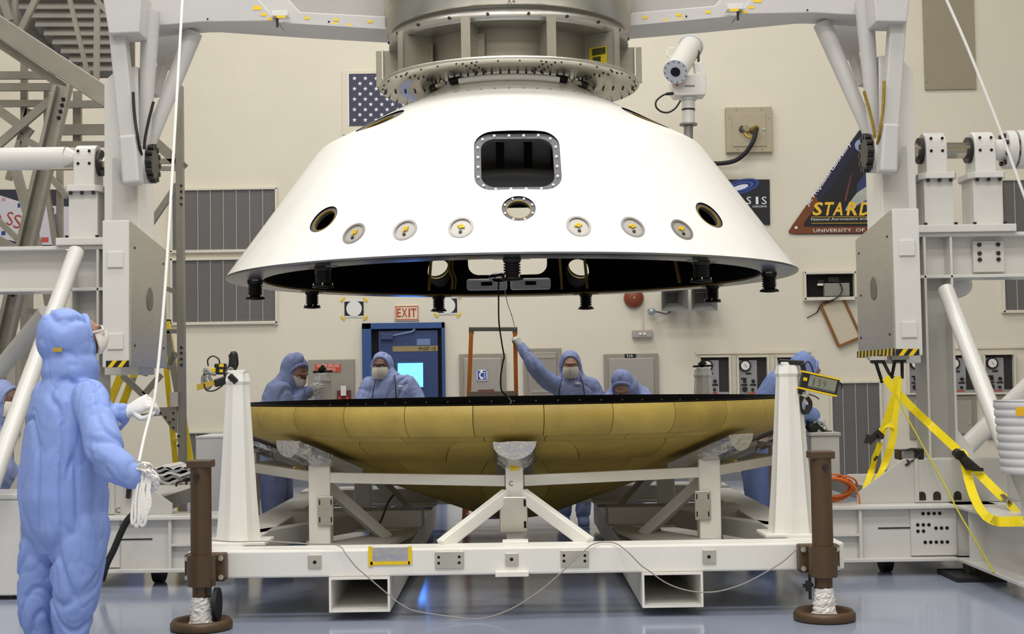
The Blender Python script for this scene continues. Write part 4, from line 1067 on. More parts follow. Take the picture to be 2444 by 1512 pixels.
def cabinet(name, x0, y0, x1, y1, label, m_=None, inset=True, d=0.07, cat='wall cabinet'):
    c = wp((x0 + x1) / 2, y1); g = thing(name, label, cat, (c.x, YM, c.z))
    m = MB(); wr(m, x0, y0, x1, y1, d=d); part('case', m, M_CAB, g, 0.008)
    if inset:
        m = MB(); w = 11; wr(m, x0 + w, y0 + w, x1 - w, y1 - w, d=d + 0.025); dr = part('door', m, m_ or M_CAB2, g, 0.008)
        m = MB(); p = P(x1 - w - 8, (y0 + 2 * y1) / 3 - 6, YM - d - 0.03); m.box(p, (0.03, 0.02, 0.07)); part('latch', m, M_ALUM, dr)
    return g
g = cabinet('water_control_cabinet', 735, 857, 846, 960, 'grey steel wall cabinet with red water deluge sign', inset=False)
m = MB(); wr(m, 752, 868, 813, 887, d=0.012, back=0.07); sg = part('red_sign', m, mat('sign_red', (196, 72, 48), 0.5), g)
for t, y, x0, x1 in (('WATER DELUGE', 876, 756, 809), ('CONTROLS', 885, 764, 801)):
    m = MB(); m.text(t, P(x0, y, YM - 0.085), (1, 0, 0), (0, 0, 1), 0.042, PXW(x1 - x0, YW), th=0.001); part('lettering', m, mat('sign_white', (240, 226, 214), 0.5), sg)
al = thing('pull_station', 'small dark red alarm box below the red water deluge sign', 'alarm box', wp(819, 951, 0.2))
m = MB(); m.pr(804, 931, 836, 956, YM - 0.16, 0.08); bx_ = part('box', m, mat('dark_red_box', (96, 30, 32), 0.5), al, 0.006)
m = MB(); m.pr(813, 920, 826, 944, YM - 0.19, 0.03); part('white_handle', m, M_WHITE, al, 0.004)
for x in (811, 829):
    m = MB(); c = P(x, 950, YM - 0.16); m.cyl(c, c - Vector((0, 0.01, 0)), 0.022, n=14); part('dial', m, mat('red_dial', (190, 60, 50), 0.5), bx_)
g = cabinet('phone_cabinet', 1097, 843, 1208, 1040, 'grey steel wall cabinet with blue telephone sign behind the orange ladder')
m = MB(); wr(m, 1138, 882, 1163, 908, d=0.012, back=0.097); ps = part('phone_sign', m, mat('sign_blue', (30, 60, 160), 0.45), g)
ms = mat('sign_white2', (235, 236, 240), 0.5)
m = MB()
for a in ((1138, 882, 1163, 884), (1138, 906, 1163, 908), (1138, 882, 1140, 908), (1161, 882, 1163, 908)): wr(m, *a, d=0.004, back=0.108)
part('sign_border', m, ms, ps)
m = MB(); arc = [P(1152 - 7 * cos(RAD(a)), 895 - 8 * sin(RAD(a)), YM - 0.112) for a in range(-70, 71, 20)]
m.tube(arc, 0.014, 6); m.ball(arc[0], 0.022, 8, 6); m.ball(arc[-1], 0.022, 8, 6); part('handset_symbol', m, ms, ps)
for i in range(4):
    m = MB(); wr(m, 1154, 887 + i * 4.5, 1159, 889 + i * 4.5, d=0.003, back=0.109); part('key_symbol', m, ms, ps)
g = cabinet('equipment_cabinet', 1250, 830, 1341, 1040, 'tall grey steel wall cabinet behind the raised arm', m_=M_CAB)
for y in (846, 928):
    m = MB(); wr(m, 1268, y, 1326, y + 8, d=0.01, back=0.095); part('hinge_bar', m, M_CAB2, g)
g = cabinet('electrical_cabinet', 1443, 843, 1573, 1040, 'grey steel wall cabinet with small black plate behind the stooping person')
m = MB(); wr(m, 1491, 844, 1518, 854, d=0.008, back=0.07); bp_ = part('black_plate', m, M_BLACK, g)
m = MB(); m.text('S1A', P(1496, 852, YM - 0.08), (1, 0, 0), (0, 0, 1), 0.038, th=0.001); part('lettering', m, ms, bp_)
# gauge recesses
M_PANEL = mat('gauge_panel_grey', (150, 150, 152), 0.5)
M_REC = mat('recess_dark', (46, 42, 38), 0.7, var=0.15)
M_PAPER = mat('gauge_face', (228, 228, 222), 0.5)
def gauge_panel(x0, y0, label):
    x1 = x0 + 70; y1 = y0 + 92
    c = wp((x0 + x1) / 2, y1); g = thing('gauge_panel', label, 'gauge panel', (c.x, YM, c.z), 'gauge panels in the back wall')
    m = MB()
    for a in ((x0 - 3, y0 - 3, x1 + 3, y0 + 1), (x0 - 3, y0, x0 + 1, y1), (x1 - 1, y0, x1 + 3, y1), (x0 - 3, y1 - 1, x1 + 3, y1 + 3)): wr(m, *a, d=0.09)
    part('surround', m, M_LFRAME, g)
    m = MB(); wr(m, x0, y0, x1, y1, d=0.012); part('recess_back', m, M_REC, g)
    m = MB(); wr(m, x0 + 1, y0 + 8, x0 + 44, y1 - 1, d=0.035); pn = part('instrument_plate', m, M_PANEL, g)
    m = MB(); wr(m, x0 + 1, y1 - 8, x1 - 1, y1 - 1, d=0.045); part('lower_strip', m, M_PANEL, g)
    m = MB(); c = P(x0 + 15, y0 + 21, YM - 0.035); m.cyl(c, c - Vector((0, 0.03, 0)), 0.082, n=28); gd = part('gauge_bezel', m, M_BLACK, pn)
    m = MB(); m.cyl(c - Vector((0, 0.031, 0)), c - Vector((0, 0.034, 0)), 0.06, n=24); part('gauge_face', m, M_PAPER, gd) if False else part('gauge_face', m, M_PAPER, pn)
    m = MB(); m.bar(c + Vector((0.02, -0.036, -0.03)), c + Vector((-0.012, -0.036, 0.022)), 0.006, 0.004); part('needle', m, M_BLACK, pn)
    for dx, dy, w in ((17, 38, 13), (6, 50, 13), (6, 65, 15), (27, 65, 15), (8, 86, 14), (27, 86, 14)):
        m = MB(); wr(m, x0 + dx, y0 + dy, x0 + dx + w, y0 + dy + 4, d=0.006, back=0.035); part('name_plate', m, M_BLACK, pn)
    for dx, dy, r in ((14, 58, 0.024), (34, 58, 0.024), (14, 77, 0.036), (33, 78, 0.02)):
        m = MB(); c = P(x0 + dx, y0 + dy, YM - 0.035); m.cyl(c, c - Vector((0, 0.035, 0)), r, n=14); part('valve_knob', m, M_BLACK if r < 0.03 else M_DARKST, pn)
    m = MB(); wr(m, x0 + 22, y1 - 7, x0 + 40, y1 - 4, d=0.004, back=0.045); part('red_label', m, mat('sign_red', (196, 72, 48)), pn)
gauge_panel(1672, 851, 'recessed gauge panel behind the small rear post, leftmost of the wall gauges')
gauge_panel(1763, 851, 'recessed gauge panel with fully visible round dial beside the hunched blue back')
gauge_panel(1855, 851, 'recessed gauge panel mostly hidden behind the right fluted post top')
gauge_panel(2170, 846, 'recessed gauge panel below the hazard striped counterweight box')
gauge_panel(2261, 846, 'recessed gauge panel crossed by the white diagonal brace tube')
gauge_panel(2352, 845, 'recessed gauge panel at the far right, beyond the brace tube')
for x0, lb in ((2172, 'plain grey steel cupboard below gauges beside the yellow strap'), (2264, 'plain grey steel cupboard below gauges behind the brace tube'), (2354, 'plain grey steel cupboard below gauges behind the ribbed canister')):
    cabinet('steel_cupboard', x0, 944, x0 + 68, 1046, lb, inset=True, d=0.05)
cabinet('steel_cupboard', -60, 838, 47, 1040, 'grey steel wall cupboard at the left edge beyond the brace tubes', inset=True, d=0.05)
b = MB(); wr(b, 1660, 837, 1936, 843, d=0.03); struct('trim_1', b, M_LFRAME)
b = MB(); wr(b, 2270, 826, 2500, 831, d=0.03); struct('trim_2', b, M_LFRAME)
b = MB(); wr(b, 2340, 1140, 2500, 1172, d=0.03); struct('trim_3', b, mat('blue_base', (58, 72, 110), 0.5))

# door
M_DBLUE = mat('door_frame_blue', (48, 80, 136), 0.4, var=0.04)
M_DLEAF = mat('door_leaf_navy', (48, 66, 112), 0.42, var=0.05)
door = bpy.data.objects.new('door_1', None); COL.objects.link(door); door['kind'] = 'structure'; door.location = (wp(962, 900).x, YW, 0); ROOT[door] = Vector(door.location)
x0, x1 = wp(866, 900).x, wp(1063, 900).x; zt = wp(962, 770).z
m = MB(); m.bx(x0, x0 + 0.13, YM - 0.10, YW, 0, zt); m.bx(x1 - 0.045, x1, YM - 0.10, YW, 0, zt); m.bx(x0, x1, YM - 0.10, YW, zt - 0.085, zt); part('door_frame', m, M_DBLUE, door, 0.006)
m = MB(); m.bx(x0 + 0.13, x1 - 0.045, YM - 0.012, YW, 0, zt - 0.085); part('door_gap', m, M_HOLE, door)
lx0, lx1 = wp(905, 900).x, x1 - 0.10
wx0, wx1, wz0, wz1 = wp(950, 900).x, wp(1010, 900).x, wp(980, 923).z, wp(980, 866).z
m = MB(); y0, y1 = YM - 0.06, YM - 0.012
m.bx(lx0, wx0, y0, y1, 0.01, zt - 0.11); m.bx(wx1, lx1, y0, y1, 0.01, zt - 0.11); m.bx(wx0, wx1, y0, y1, 0.01, wz0); m.bx(wx0, wx1, y0, y1, wz1, zt - 0.11)
leaf = part('door_leaf', m, M_DLEAF, door)
m = MB(); m.bx(wx0, wx1, y0 + 0.015, y1, wz0, wz1); part('lit_pane', m, mat('blue_daylight_pane', (56, 134, 255), 0.3, emit=7.5), door)
m = MB()
for a in ((wx0 - 0.025, wx0, wz0 - 0.025, wz1 + 0.025), (wx1, wx1 + 0.025, wz0 - 0.025, wz1 + 0.025), (wx0, wx1, wz1, wz1 + 0.025), (wx0, wx1, wz0 - 0.025, wz0)): m.bx(a[0], a[1], y0 - 0.01, y0, a[2], a[3])
part('pane_frame', m, M_DBLUE, door)
m = MB(); m.pr(937, 825, 1045, 838, y0 - 0.006, 0.006); dl = part('door_label', m, mat('tan_label', (150, 132, 92), 0.6), leaf)
m = MB(); m.text('PHSF 10', P(1000, 836, y0 - 0.01), (1, 0, 0), (0, 0, 1), 0.05, PXW(40, YW), th=0.001); m.text('REFER TO NO.', P(942, 836, y0 - 0.01), (1, 0, 0), (0, 0, 1), 0.04, PXW(52, YW), th=0.001) if False else None; part('lettering', m, M_BLACK, leaf)
m = MB(); m.pr(995, 808, 1027, 823, y0 - 0.008, 0.008); part('door_plate', m, mat('pale_blue_plate', (110, 130, 170), 0.5), leaf)
m = MB(); m.pr(908, 795, 938, 810, y0 - 0.07, 0.07); part('door_closer', m, M_DLEAF, leaf, 0.006)
m = MB(); a = P(936, 800, y0 - 0.05); b2 = P(985, 790, y0 - 0.06); m.bar(a, b2, 0.02, 0.02); m.bar(b2, P(992, 782, y0), 0.02, 0.02); part('closer_arm', m, mat('closer_steel', (120, 140, 175), 0.4), leaf)

# signs and cards above the door
M_SIGN = mat('exit_sign_plate', (226, 214, 190), 0.5); M_ERED = mat('exit_red', (184, 70, 24), 0.5)
es = thing('exit_sign', 'cream EXIT sign with orange red letters above the blue door', 'sign', wp(970, 765))
m = MB(); wr(m, 942, 728, 1000, 765, d=0.02); pl = part('sign_plate', m, M_SIGN, es, 0.004)
m = MB()
for a in ((944, 730, 998, 732), (944, 761, 998, 763), (944, 730, 945.5, 763), (996.5, 730, 998, 763)): wr(m, *a, d=0.003, back=0.02)
part('sign_border', m, M_ERED, es)
for i, ch in enumerate('EXIT'):
    m = MB(); xs = ((947, 957), (959, 972), (975, 979), (981, 994))[i]; m.text(ch, P(xs[0], 756.5, YM - 0.021), (1, 0, 0), (0, 0, 1), PXW(21, YW), PXW(xs[1] - xs[0], YW), th=0.003, bold=0.02); part('letter', m, M_ERED, es)
def card(x, y, lb, tilt):
    t = thing('target_card', lb, 'target card', wp(x, y + 22), 'photo target cards taped above the door')
    m = MB(); wr(m, x - 25, y - 21, x + 25, y + 21, d=0.006); part('paper', m, M_PAPER, t)
    m = MB(); wr(m, x - 23, y - 17, x + 23, y + 17, d=0.003, back=0.006); part('black_field', m, M_BLACK, t)
    m = MB(); c = P(x, y, YM - 0.009); m.cyl(c, c - Vector((0, 0.003, 0)), PXW(18.5, YW), n=32); part('white_disc', m, M_PAPER, t)
    for dx, dy, a in ((-27, -22, 40), (27, -22, -40), (-27, 22, -45), (27, 22, 45)):
        m = MB(); c = P(x + dx, y + dy, YM - 0.009); r = Matrix.Rotation(RAD(-a), 3, 'Y'); m.box(c, (0.075, 0.003, 0.028), r); part('yellow_tape', m, M_YTAPE, t)
card(845, 736, 'black card with white disc, left of the EXIT sign', 0); card(1068, 729, 'black card with white disc, right of the EXIT sign', 0)

# alarm bell, horns, small boxes
t = thing('alarm_bell', 'round red brown alarm bell on the wall below the shell rim', 'alarm bell', wp(1512, 736))
c = wp(1512, 711, 0.0); ax = Matrix(((1, 0, 0), (0, 0, -1), (0, 1, 0)))
m = MB(); m.lathe([(0.0, 0.12), (0.05, 0.118), (0.11, 0.10), (0.135, 0.06), (0.14, 0.03)], c, 36, axis=ax); part('gong', m, mat('bell_red', (134, 62, 34), 0.4, var=0.05), t)
m = MB(); m.cyl(c - Vector((0, 0.12, 0)), c - Vector((0, 0.128, 0)), 0.012, n=8); part('centre_screw', m, M_ALUM, t)
m = MB(); m.cyl(c, c - Vector((0, 0.03, 0)), 0.08, n=20); part('back_plate', m, M_DARKST, t)
t = thing('emergency_light_box', 'small grey box with conduit on the wall below the red bell', 'wall box', wp(1533, 806))
m = MB(); wr(m, 1510, 787, 1558, 805, d=0.10); part('box', m, mat('mauve_grey_box', (168, 160, 158), 0.5), t, 0.01)
for x in (1528, 1538):
    m = MB(); c = P(x, 796, YM - 0.10); m.cyl(c, c - Vector((0, 0.02, 0)), 0.02, n=12); part('lamp_lens', m, M_PAPER, t)
m = MB(); m.tube([wp(1533, 787, 0.02), wp(1533, 735, 0.02)], 0.012, 8); part('conduit', m, M_LFRAME, t)
M_HORN = mat('horn_grey', (128, 126, 124), 0.5, var=0.04)
for x0, x1, lb in ((1577, 1644, 'grey square horn loudspeaker, left of the pair under the shell rim'), (1648, 1713, 'grey square horn loudspeaker, right of the pair under the shell rim')):
    t = thing('horn_loudspeaker', lb, 'loudspeaker', wp((x0 + x1) / 2, 743), 'twin horn loudspeakers on the wall')
    a = P(x0, 672, YM - 0.42); b2 = P(x1, 741, YM - 0.42); cx, cz = (a.x + b2.x) / 2, (a.z + b2.z) / 2; hw, hh = (b2.x - a.x) / 2, (a.z - b2.z) / 2
    vs = []; 
    for y, k, th in ((YM - 0.42, 1, 0), (YM - 0.42, 0.93, 0), (YM - 0.1, 0.38, 0), (YM - 0.02, 0.38, 0), (YM - 0.02, 0.5, 0), (YM - 0.1, 0.5, 0)):
        vs += [Vector((cx + sx * hw * k, y, cz + sz * hh * k)) for sx, sz in ((-1, -1), (1, -1), (1, 1), (-1, 1))]
    fs = [(r * 4 + i, r * 4 + (i + 1) % 4, ((r + 1) % 6) * 4 + (i + 1) % 4, ((r + 1) % 6) * 4 + i) for r in range(6) for i in range(4)]
    m = MB(); m.add(vs, fs); part('horn', m, M_HORN, t)
    m = MB(); m.bx(cx - hw * 0.36, cx + hw * 0.36, YM - 0.05, YW, cz - hh * 0.36, cz + hh * 0.36); part('driver', m, M_DARKST, t)
t = thing('wall_floodlight', 'tiny grey lamp on a bent arm beside the horn loudspeakers', 'lamp', wp(1557, 752))
m = MB(); m.ball(wp(1555, 743, 0.12), (0.06, 0.08, 0.055), 14, 8); part('lamp_head', m, mat('lamp_grey', (170, 180, 188), 0.3, metal=0.4), t)
m = MB(); m.tube([wp(1563, 743, 0.1), wp(1575, 745, 0.06), wp(1590, 749, 0.04), wp(1598, 745, 0.03), wp(1598, 738, 0.0)], 0.014, 8); part('lamp_arm', m, M_HORN, t)
# recessed equipment niche and hanging wooden frame
t = thing('wall_niche_unit', 'open black wall niche holding a grey electronic box', 'wall niche', wp(1980, 716))
m = MB()
for a in ((1920, 646, 2045, 653), (1920, 708, 2045, 716), (1920, 646, 1925, 716), (2040, 646, 2045, 716)): wr(m, *a, d=0.12)
part('niche_frame', m, M_LFRAME, t, 0.006)
m = MB(); wr(m, 1924, 652, 2042, 709, d=0.015); part('niche_back', m, M_HOLE, t)
m = MB(); wr(m, 1968, 675, 2028, 706, d=0.10); part('grey_box', m, mat('device_grey', (140, 138, 130), 0.5), t, 0.006)
for a in ((1976, 661, 2002, 673), (1952, 668, 1966, 680)):
    m = MB(); wr(m, *a, d=0.07); part('black_module', m, M_BLACK, t)
m = MB(); wr(m, 1952, 676, 1965, 681, d=0.075); part('white_tag', m, M_PAPER, t)
m = MB(); m.tube(catmull([wp(2003, 672, 0.13), wp(2010, 690, 0.14), wp(2002, 706, 0.14), wp(1985, 716, 0.13), wp(1962, 725, 0.05), wp(1950, 745, 0.03)], 5), 0.01, 6); part('loose_cable', m, M_DARKST, t)
m = MB(); m.tube([wp(1950, 745, 0.03), wp(1938, 752, 0.03), wp(1926, 758, 0.03)], 0.008, 6); part('cable_end', m, M_DARKST, t)
t = thing('hanging_cover_frame', 'tilted wooden framed cover hanging below the black wall niche', 'hanging cover', wp(2003, 826))
A, B_, C_, D_ = (1959, 728), (2010, 707), (2055, 804), (2002, 826)
m = MB(); m.pp((A, B_, C_, D_), YM - 0.045, 0.02); part('cover_sheet', m, mat('cover_cream', (206, 196, 172), 0.6), t)
for a, b2 in ((A, B_), (B_, C_), (C_, D_), (D_, A)):
    m = MB(); m.bar(wp(*a, 0.05), wp(*b2, 0.05), 0.035, 0.03, up=(0, 1, 0)); part('wooden_edge', m, mat('oak_edge', (136, 88, 34), 0.5, var=0.1), t)
# junction box with hose
t = thing('junction_box', 'square beige steel junction box with black hose right of the shell', 'junction box', wp(1788, 364))
M_BEIGE = mat('beige_steel', (176, 166, 142), 0.5, metal=0.2, var=0.06)
m = MB(); wr(m, 1733, 255, 1844, 363, d=0.08); part('box', m, M_BEIGE, t, 0.006)
m = MB(); wr(m, 1748, 269, 1829, 349, d=0.012, back=0.08); part('cover', m, M_BEIGE, t, 0.004)
for x, y in ((1758, 262), (1818, 262), (1741, 281), (1836, 281), (1760, 357), (1819, 356)):
    m = MB(); c = P(x, y, YM - 0.08); m.cyl(c, c - Vector((0, 0.006, 0)), 0.014, n=8); part('screw', m, M_CAB, t)
c = wp(1797, 311, 0.09); m = MB(); m.cyl(c + Vector((-0.02, 0, 0)), c + Vector((0.03, -0.12, 0.0)), 0.045, n=16); part('hose_fitting', m, mat('brass_fitting', (150, 124, 60), 0.35, metal=0.7), t)
m = MB(); m.tube(catmull([c + Vector((0.03, -0.1, 0)), wp(1803, 318, 0.24), wp(1796, 340, 0.26), wp(1778, 366, 0.22), wp(1752, 384, 0.15), wp(1715, 390, 0.1), wp(1690, 388, 0.05)], 6), 0.032, 10); part('black_hose', m, M_BLKR, t)
for x in (1770, 1776):
    m = MB(); c = wp(x, 309, 0.09); m.cyl(c, c + Vector((0.03 if x > 1772 else 0, -0.05, 0.01)), 0.04 if x < 1772 else 0.05, n=14); part('socket', m, M_DARKST if x < 1772 else M_BEIGE, t)
m = MB(); m.tube(catmull([wp(1778, 316, 0.13), wp(1783, 325, 0.14), wp(1792, 326, 0.13)], 4), 0.01, 6); part('socket_lead', m, M_YTAPE, t)
m = MB(); c = wp(1822, 308, 0.09); m.cyl(c, c - Vector((0, 0.02, 0)), 0.02, n=10); part('lock', m, M_ALUM, t)
# tall beige panel
t = thing('cover_panel', 'tall plain beige panel high on the wall at upper right', 'wall panel', wp(2265, 213))
m = MB(); wr(m, 2204, -60, 2326, 213, d=0.03); part('sheet', m, mat('beige_cover_panel', (158, 148, 126), 0.55, var=0.06, scale=2), t, 0.004)
for x, y in ((2209, 98), (2211, 196), (2266, 209)):
    m = MB(); c = P(x, y, YM - 0.03); m.cyl(c, c - Vector((0, 0.005, 0)), 0.014, n=8); part('screw', m, M_CAB, t)

# banners and mission posters
M_NAVY = mat('banner_navy', (62, 62, 84), 0.6)
t = thing('star_banner', 'dark navy banner with rows of white stars left of the fixture', 'banner', wp(910, 318))
m = MB(); wr(m, 817, 168, 1010, 320, d=0.012); part('backing_board', m, mat('banner_backing', (222, 214, 194), 0.6), t)
m = MB(); wr(m, 833, 175, 992, 299, d=0.008, back=0.012); part('star_field', m, M_NAVY, t)
m = MB(); wr(m, 830, 175, 833, 299, d=0.008, back=0.012); part('white_edge', m, ms, t)
for r in range(9):
    for k in range(6 if r % 2 == 0 else 5):
        x = 846 + 26 * k + (13 if r % 2 else 0); y = 187 + 12.4 * r
        c = P(x, y, YM - 0.02)
        m = MB(); m.poly([c + Vector((rr * sin(RAD(36 * j)), 0, rr * cos(RAD(36 * j)))) for j, rr in enumerate([0.034, 0.0135] * 5)], (0, -0.003, 0)); part('star', m, ms, t)
M_POSTB = mat('poster_black', (20, 19, 26), 0.45, var=0.1)
t = thing('galaxy_poster', 'black poster with blue spiral galaxy beside the shell', 'poster', wp(1780, 536))
m = MB(); m.pp(((1690, 428), (1837, 428), (1838, 536), (1690, 536)), YM - 0.02, 0.02); part('sheet', m, M_POSTB, t)
for k, (rx, ry, cc) in enumerate(((44, 17, (40, 66, 150)), (36, 13, (18, 20, 44)), (31, 10.5, (56, 92, 180)), (24, 7.5, (20, 26, 70)))):
    m = MB(); m.poly([P(1768 + rx * cos(RAD(a)) , 445 + ry * sin(RAD(a)) - 0.22 * rx * cos(RAD(a)), YM - 0.0205 - 0.001 * k) for a in range(0, 360, 12)], (0, -0.001, 0)); part('galaxy_arm', m, mat('galaxy_%d' % k, cc, 0.5), t)
m = MB(); m.poly([P(1766 + 20 * cos(RAD(a)), 447 + 6 * sin(RAD(a)) - 5 * cos(RAD(a)), YM - 0.0255) for a in range(0, 360, 15)], (0, -0.001, 0)); part('galaxy_core', m, mat('galaxy_core', (222, 226, 240), 0.5), t)
for ch, x0, x1, y, h in (('G', 1692, 1704, 487, 18), ('E', 1709, 1719, 487, 18), ('N', 1725, 1738, 487, 18), ('E', 1745, 1755, 487, 18), ('S', 1782, 1793, 487, 18), ('I', 1804, 1810, 487, 18), ('S', 1818, 1830, 487, 18)):
    m = MB(); m.text(ch, P(x0, y, YM - 0.021), (1, 0, 0), (0, 0, 1), PXW(h, YW), PXW(x1 - x0, YW), th=0.001); part('letter', m, ms, t)
m = MB(); m.text('ORIGINS', P(1796, 495, YM - 0.021), (1, 0, 0), (0, 0, 1), PXW(5, YW), PXW(34, YW), th=0.001); part('lettering', m, ms, t)
t = thing('comet_poster', 'large triangular poster with yellow lettering and pale comet', 'poster', wp(2063, 558))
def rtri(pts, rad):
    out = []
    for i, p in enumerate(pts):
        p = Vector(p); a = (Vector(pts[i - 1]) - p).normalized(); b2 = (Vector(pts[(i + 1) % 3]) - p).normalized()
        for k in range(7):
            u = k / 6; q0 = p + a * rad; q1 = p + b2 * rad
            out.append(tuple(q0 * (1 - u) ** 2 + p * 2 * u * (1 - u) + q1 * u * u))
    return out
M_PBROWN = mat('poster_brown', (118, 62, 26), 0.5, var=0.12); M_PNAVY = mat('poster_navy', (26, 27, 56), 0.5, var=0.3, scale=1.5); M_PGOLD = mat('poster_gold', (238, 190, 50), 0.5)
m = MB(); m.pp(rtri([(2064, 292), (1876, 559), (2252, 556)], 26), YM - 0.02, 0.02); part('sheet', m, M_PNAVY, t)
m = MB(); m.pp(rtri([(1946, 460), (1877, 558), (1977, 557)], 14) , YM - 0.0225, 0.002); m.pp(((1900, 556.5), (1925, 535), (2205, 532), (2226, 554)), YM - 0.023, 0.002); part('brown_border', m, M_PBROWN, t)
m = MB(); m.pp(rtri([(2064, 338), (1912, 541), (2216, 539)], 14), YM - 0.0245, 0.002); part('dark_sky', m, M_POSTB, t)
m = MB(); m.pp(((2017, 501), (2024, 488), (2045, 460), (2100, 424), (2112, 440), (2080, 470), (2040, 492), (2021, 503)), YM - 0.026, 0.001); part('comet', m, mat('comet_pale', (176, 180, 170), 0.5, var=0.2), t)
m = MB(); m.pp(((2045, 440), (2075, 400), (2100, 400), (2100, 424), (2045, 460)), YM - 0.0255, 0.001); m.pp(((2040, 492), (2080, 470), (2112, 440), (2112, 462), (2060, 490)), YM - 0.0255, 0.001); part('comet_haze', m, mat('comet_haze', (46, 58, 104), 0.5, var=0.25), t)
m = MB(); m.pp(((2015, 478), (2030, 420), (2034, 412), (2019, 480)), YM - 0.0265, 0.001); part('red_streak', m, mat('poster_red', (120, 52, 52), 0.5), t)
c = P(2055, 347, YM - 0.028); m = MB(); m.cyl(c, c - Vector((0, 0.002, 0)), PXW(15, YW), n=28); part('globe', m, mat('globe_blue_white', (150, 170, 205), 0.5, var=0.7, scale=14), t)
for ch, x0, x1 in (('S', 1941, 1963), ('T', 1966, 1988), ('A', 1990, 2014), ('R', 2023, 2049), ('D', 2053, 2079), ('U', 2090, 2112), ('S', 2116, 2136), ('T', 2142, 2164)):
    m = MB(); m.text(ch, P(x0 - 3, 514, YM - 0.028), (1, 0, 0), (0, 0, 1), PXW(32, YW), PXW(x1 - x0, YW), th=0.001, shear=0.22, bold=0.025); part('letter', m, M_PGOLD, t)
for tx, x0, x1, y, h in (('National Aeronautics and Space', 1936, 2104, 528, 8), ('UNIVERSITY  OF', 1941, 2064, 554, 8)):
    m = MB(); m.text(tx, P(x0, y, YM - 0.028), (1, 0, 0), (0, 0, 1), PXW(h, YW), PXW(x1 - x0, YW), th=0.001); part('lettering', m, ms, t)
for y in (517, 532):
    m = MB(); m.pp(((1936, y), (2140, y - 1), (2140, y), (1936, y + 1)), YM - 0.027, 0.001); part('rule_line', m, M_PGOLD, t)
a = P(1931, 494, YM - 0.028); b2 = P(2034, 345, YM - 0.028); xd = (b2 - a).normalized(); yd = Vector((-xd.z, 0, xd.x))
m = MB(); m.text('Jet Propulsion Laboratory', a, xd, yd, PXW(12, YW), (b2 - a).length, th=0.001, bold=0.02); part('lettering', m, ms, t)
for x, y in ((1900, 543), (2057, 311)):
    m = MB(); c = P(x, y, YM - 0.026); m.cyl(c, c - Vector((0, 0.01, 0)), 0.02, n=12); part('pin', m, ms, t)
t = thing('mission_poster', 'white poster with red lettering on a dark board behind the scaffold', 'poster', wp(180, 584))
m = MB(); m.pp(((-60, 452), (360, 452), (360, 590), (-60, 590)), YM - 0.02, 0.02); part('dark_board', m, mat('poster_navy_black', (44, 45, 58), 0.5), t)
m = MB(); m.pp(((-60, 448), (0, 466), (48, 481), (95, 489), (170, 493), (170, 584), (70, 584), (33, 575), (-60, 556)), YM - 0.024, 0.004); part('white_sheet', m, mat('poster_white', (206, 204, 212), 0.5), t)
for ch, x0, y0, x1 in (('C', -48, 522, -30), ('A', -24, 530, 8), ('S', 14, 537, 30), ('S', 31, 544, 49), ('I', 55, 546, 60), ('N', 64, 548, 82), ('I', 86, 541, 96)):
    m = MB(); m.text(ch, P(x0, y0, YM - 0.026), (1, 0, -0.1), (0.1, 0, 1), PXW(33, YW), PXW(x1 - x0, YW), th=0.001); part('letter', m, mat('poster_letter_red', (168, 66, 44), 0.5), t)
for x, y, w, h, cc in ((45, 490, 6, 10, (40, 60, 140)), (8, 556, 10, 10, (40, 60, 140)), (126, 502, 6, 12, (60, 60, 110)), (96, 502, 9, 10, (50, 50, 54)), (107, 572, 18, 12, (190, 80, 80)), (9, 476, 9, 8, (200, 150, 150)), (128, 530, 12, 40, (100, 90, 112))):
    m = MB(); m.pr(x - w / 2, y - h / 2, x + w / 2, y + h / 2, YM - 0.0255, 0.001); part('printed_mark', m, mat('mark_%d_%d' % (x, y), cc, 0.5), t)

# tilting surveillance camera on its wall post
t = thing('wall_camera', 'white tubular pan and tilt camera on a post right of the fixture', 'camera', P(1643, 340, 17.6))
f0 = P(1613, 170, 17.1); f1 = P(1648, 112, 17.75)
m = MB(); m.cyl(f0, f1, 0.148, n=32); hs_ = part('housing', m, M_WHITE, t, 0.01)
ax = (f0 - f1).normalized()
m = MB(); m.cyl(f0, f0 + ax * 0.02, 0.158, n=32); part('front_ring', m, mat('camera_ring', (206, 210, 218), 0.4), hs_)
m = MB(); m.cyl(f0 + ax * 0.02, f0 + ax * 0.026, 0.062, n=24); part('lens', m, mat('lens_black', (16, 20, 28), 0.1), hs_)
m = MB(); m.cyl(f1, f1 - ax * 0.03, 0.165, n=32); part('rear_cap', m, mat('camera_ring', (206, 210, 218)), hs_)
for j in range(12):
    fr = frame_of(ax); q = 2 * pi * j / 12; c = f0 + ax * 0.02 + fr @ Vector((0.138 * cos(q), 0.138 * sin(q), 0)); m = MB(); m.cyl(c, c + ax * 0.006, 0.008, n=6); part('ring_screw', m, M_DARKST, hs_)
m = MB(); a = P(1603, 125, 17.35)
for d0, d1 in (((-0.06, -0.055), (0.06, -0.055)), ((0.06, -0.055), (0.06, 0.055)), ((0.06, 0.055), (-0.06, 0.055)), ((-0.06, 0.055), (-0.06, -0.055))):
    m.bar(a + Vector((d0[0], 0, d0[1])), a + Vector((d1[0], 0, d1[1])), 0.018, 0.018, up=(0, 1, 0))
part('handle_loop', m, M_WHITE, hs_)
m = MB(); m.pp(((1603, 190), (1672, 172), (1686, 195), (1684, 226), (1612, 228), (1604, 215)), 17.3, 0.3); mt = part('tilt_head', m, M_WHITE, t, 0.01)
m = MB(); m.pp(((1655, 150), (1676, 146), (1686, 178), (1684, 205), (1660, 178)), 17.42, 0.12); part('tilt_arm', m, M_WHITE, t, 0.01)
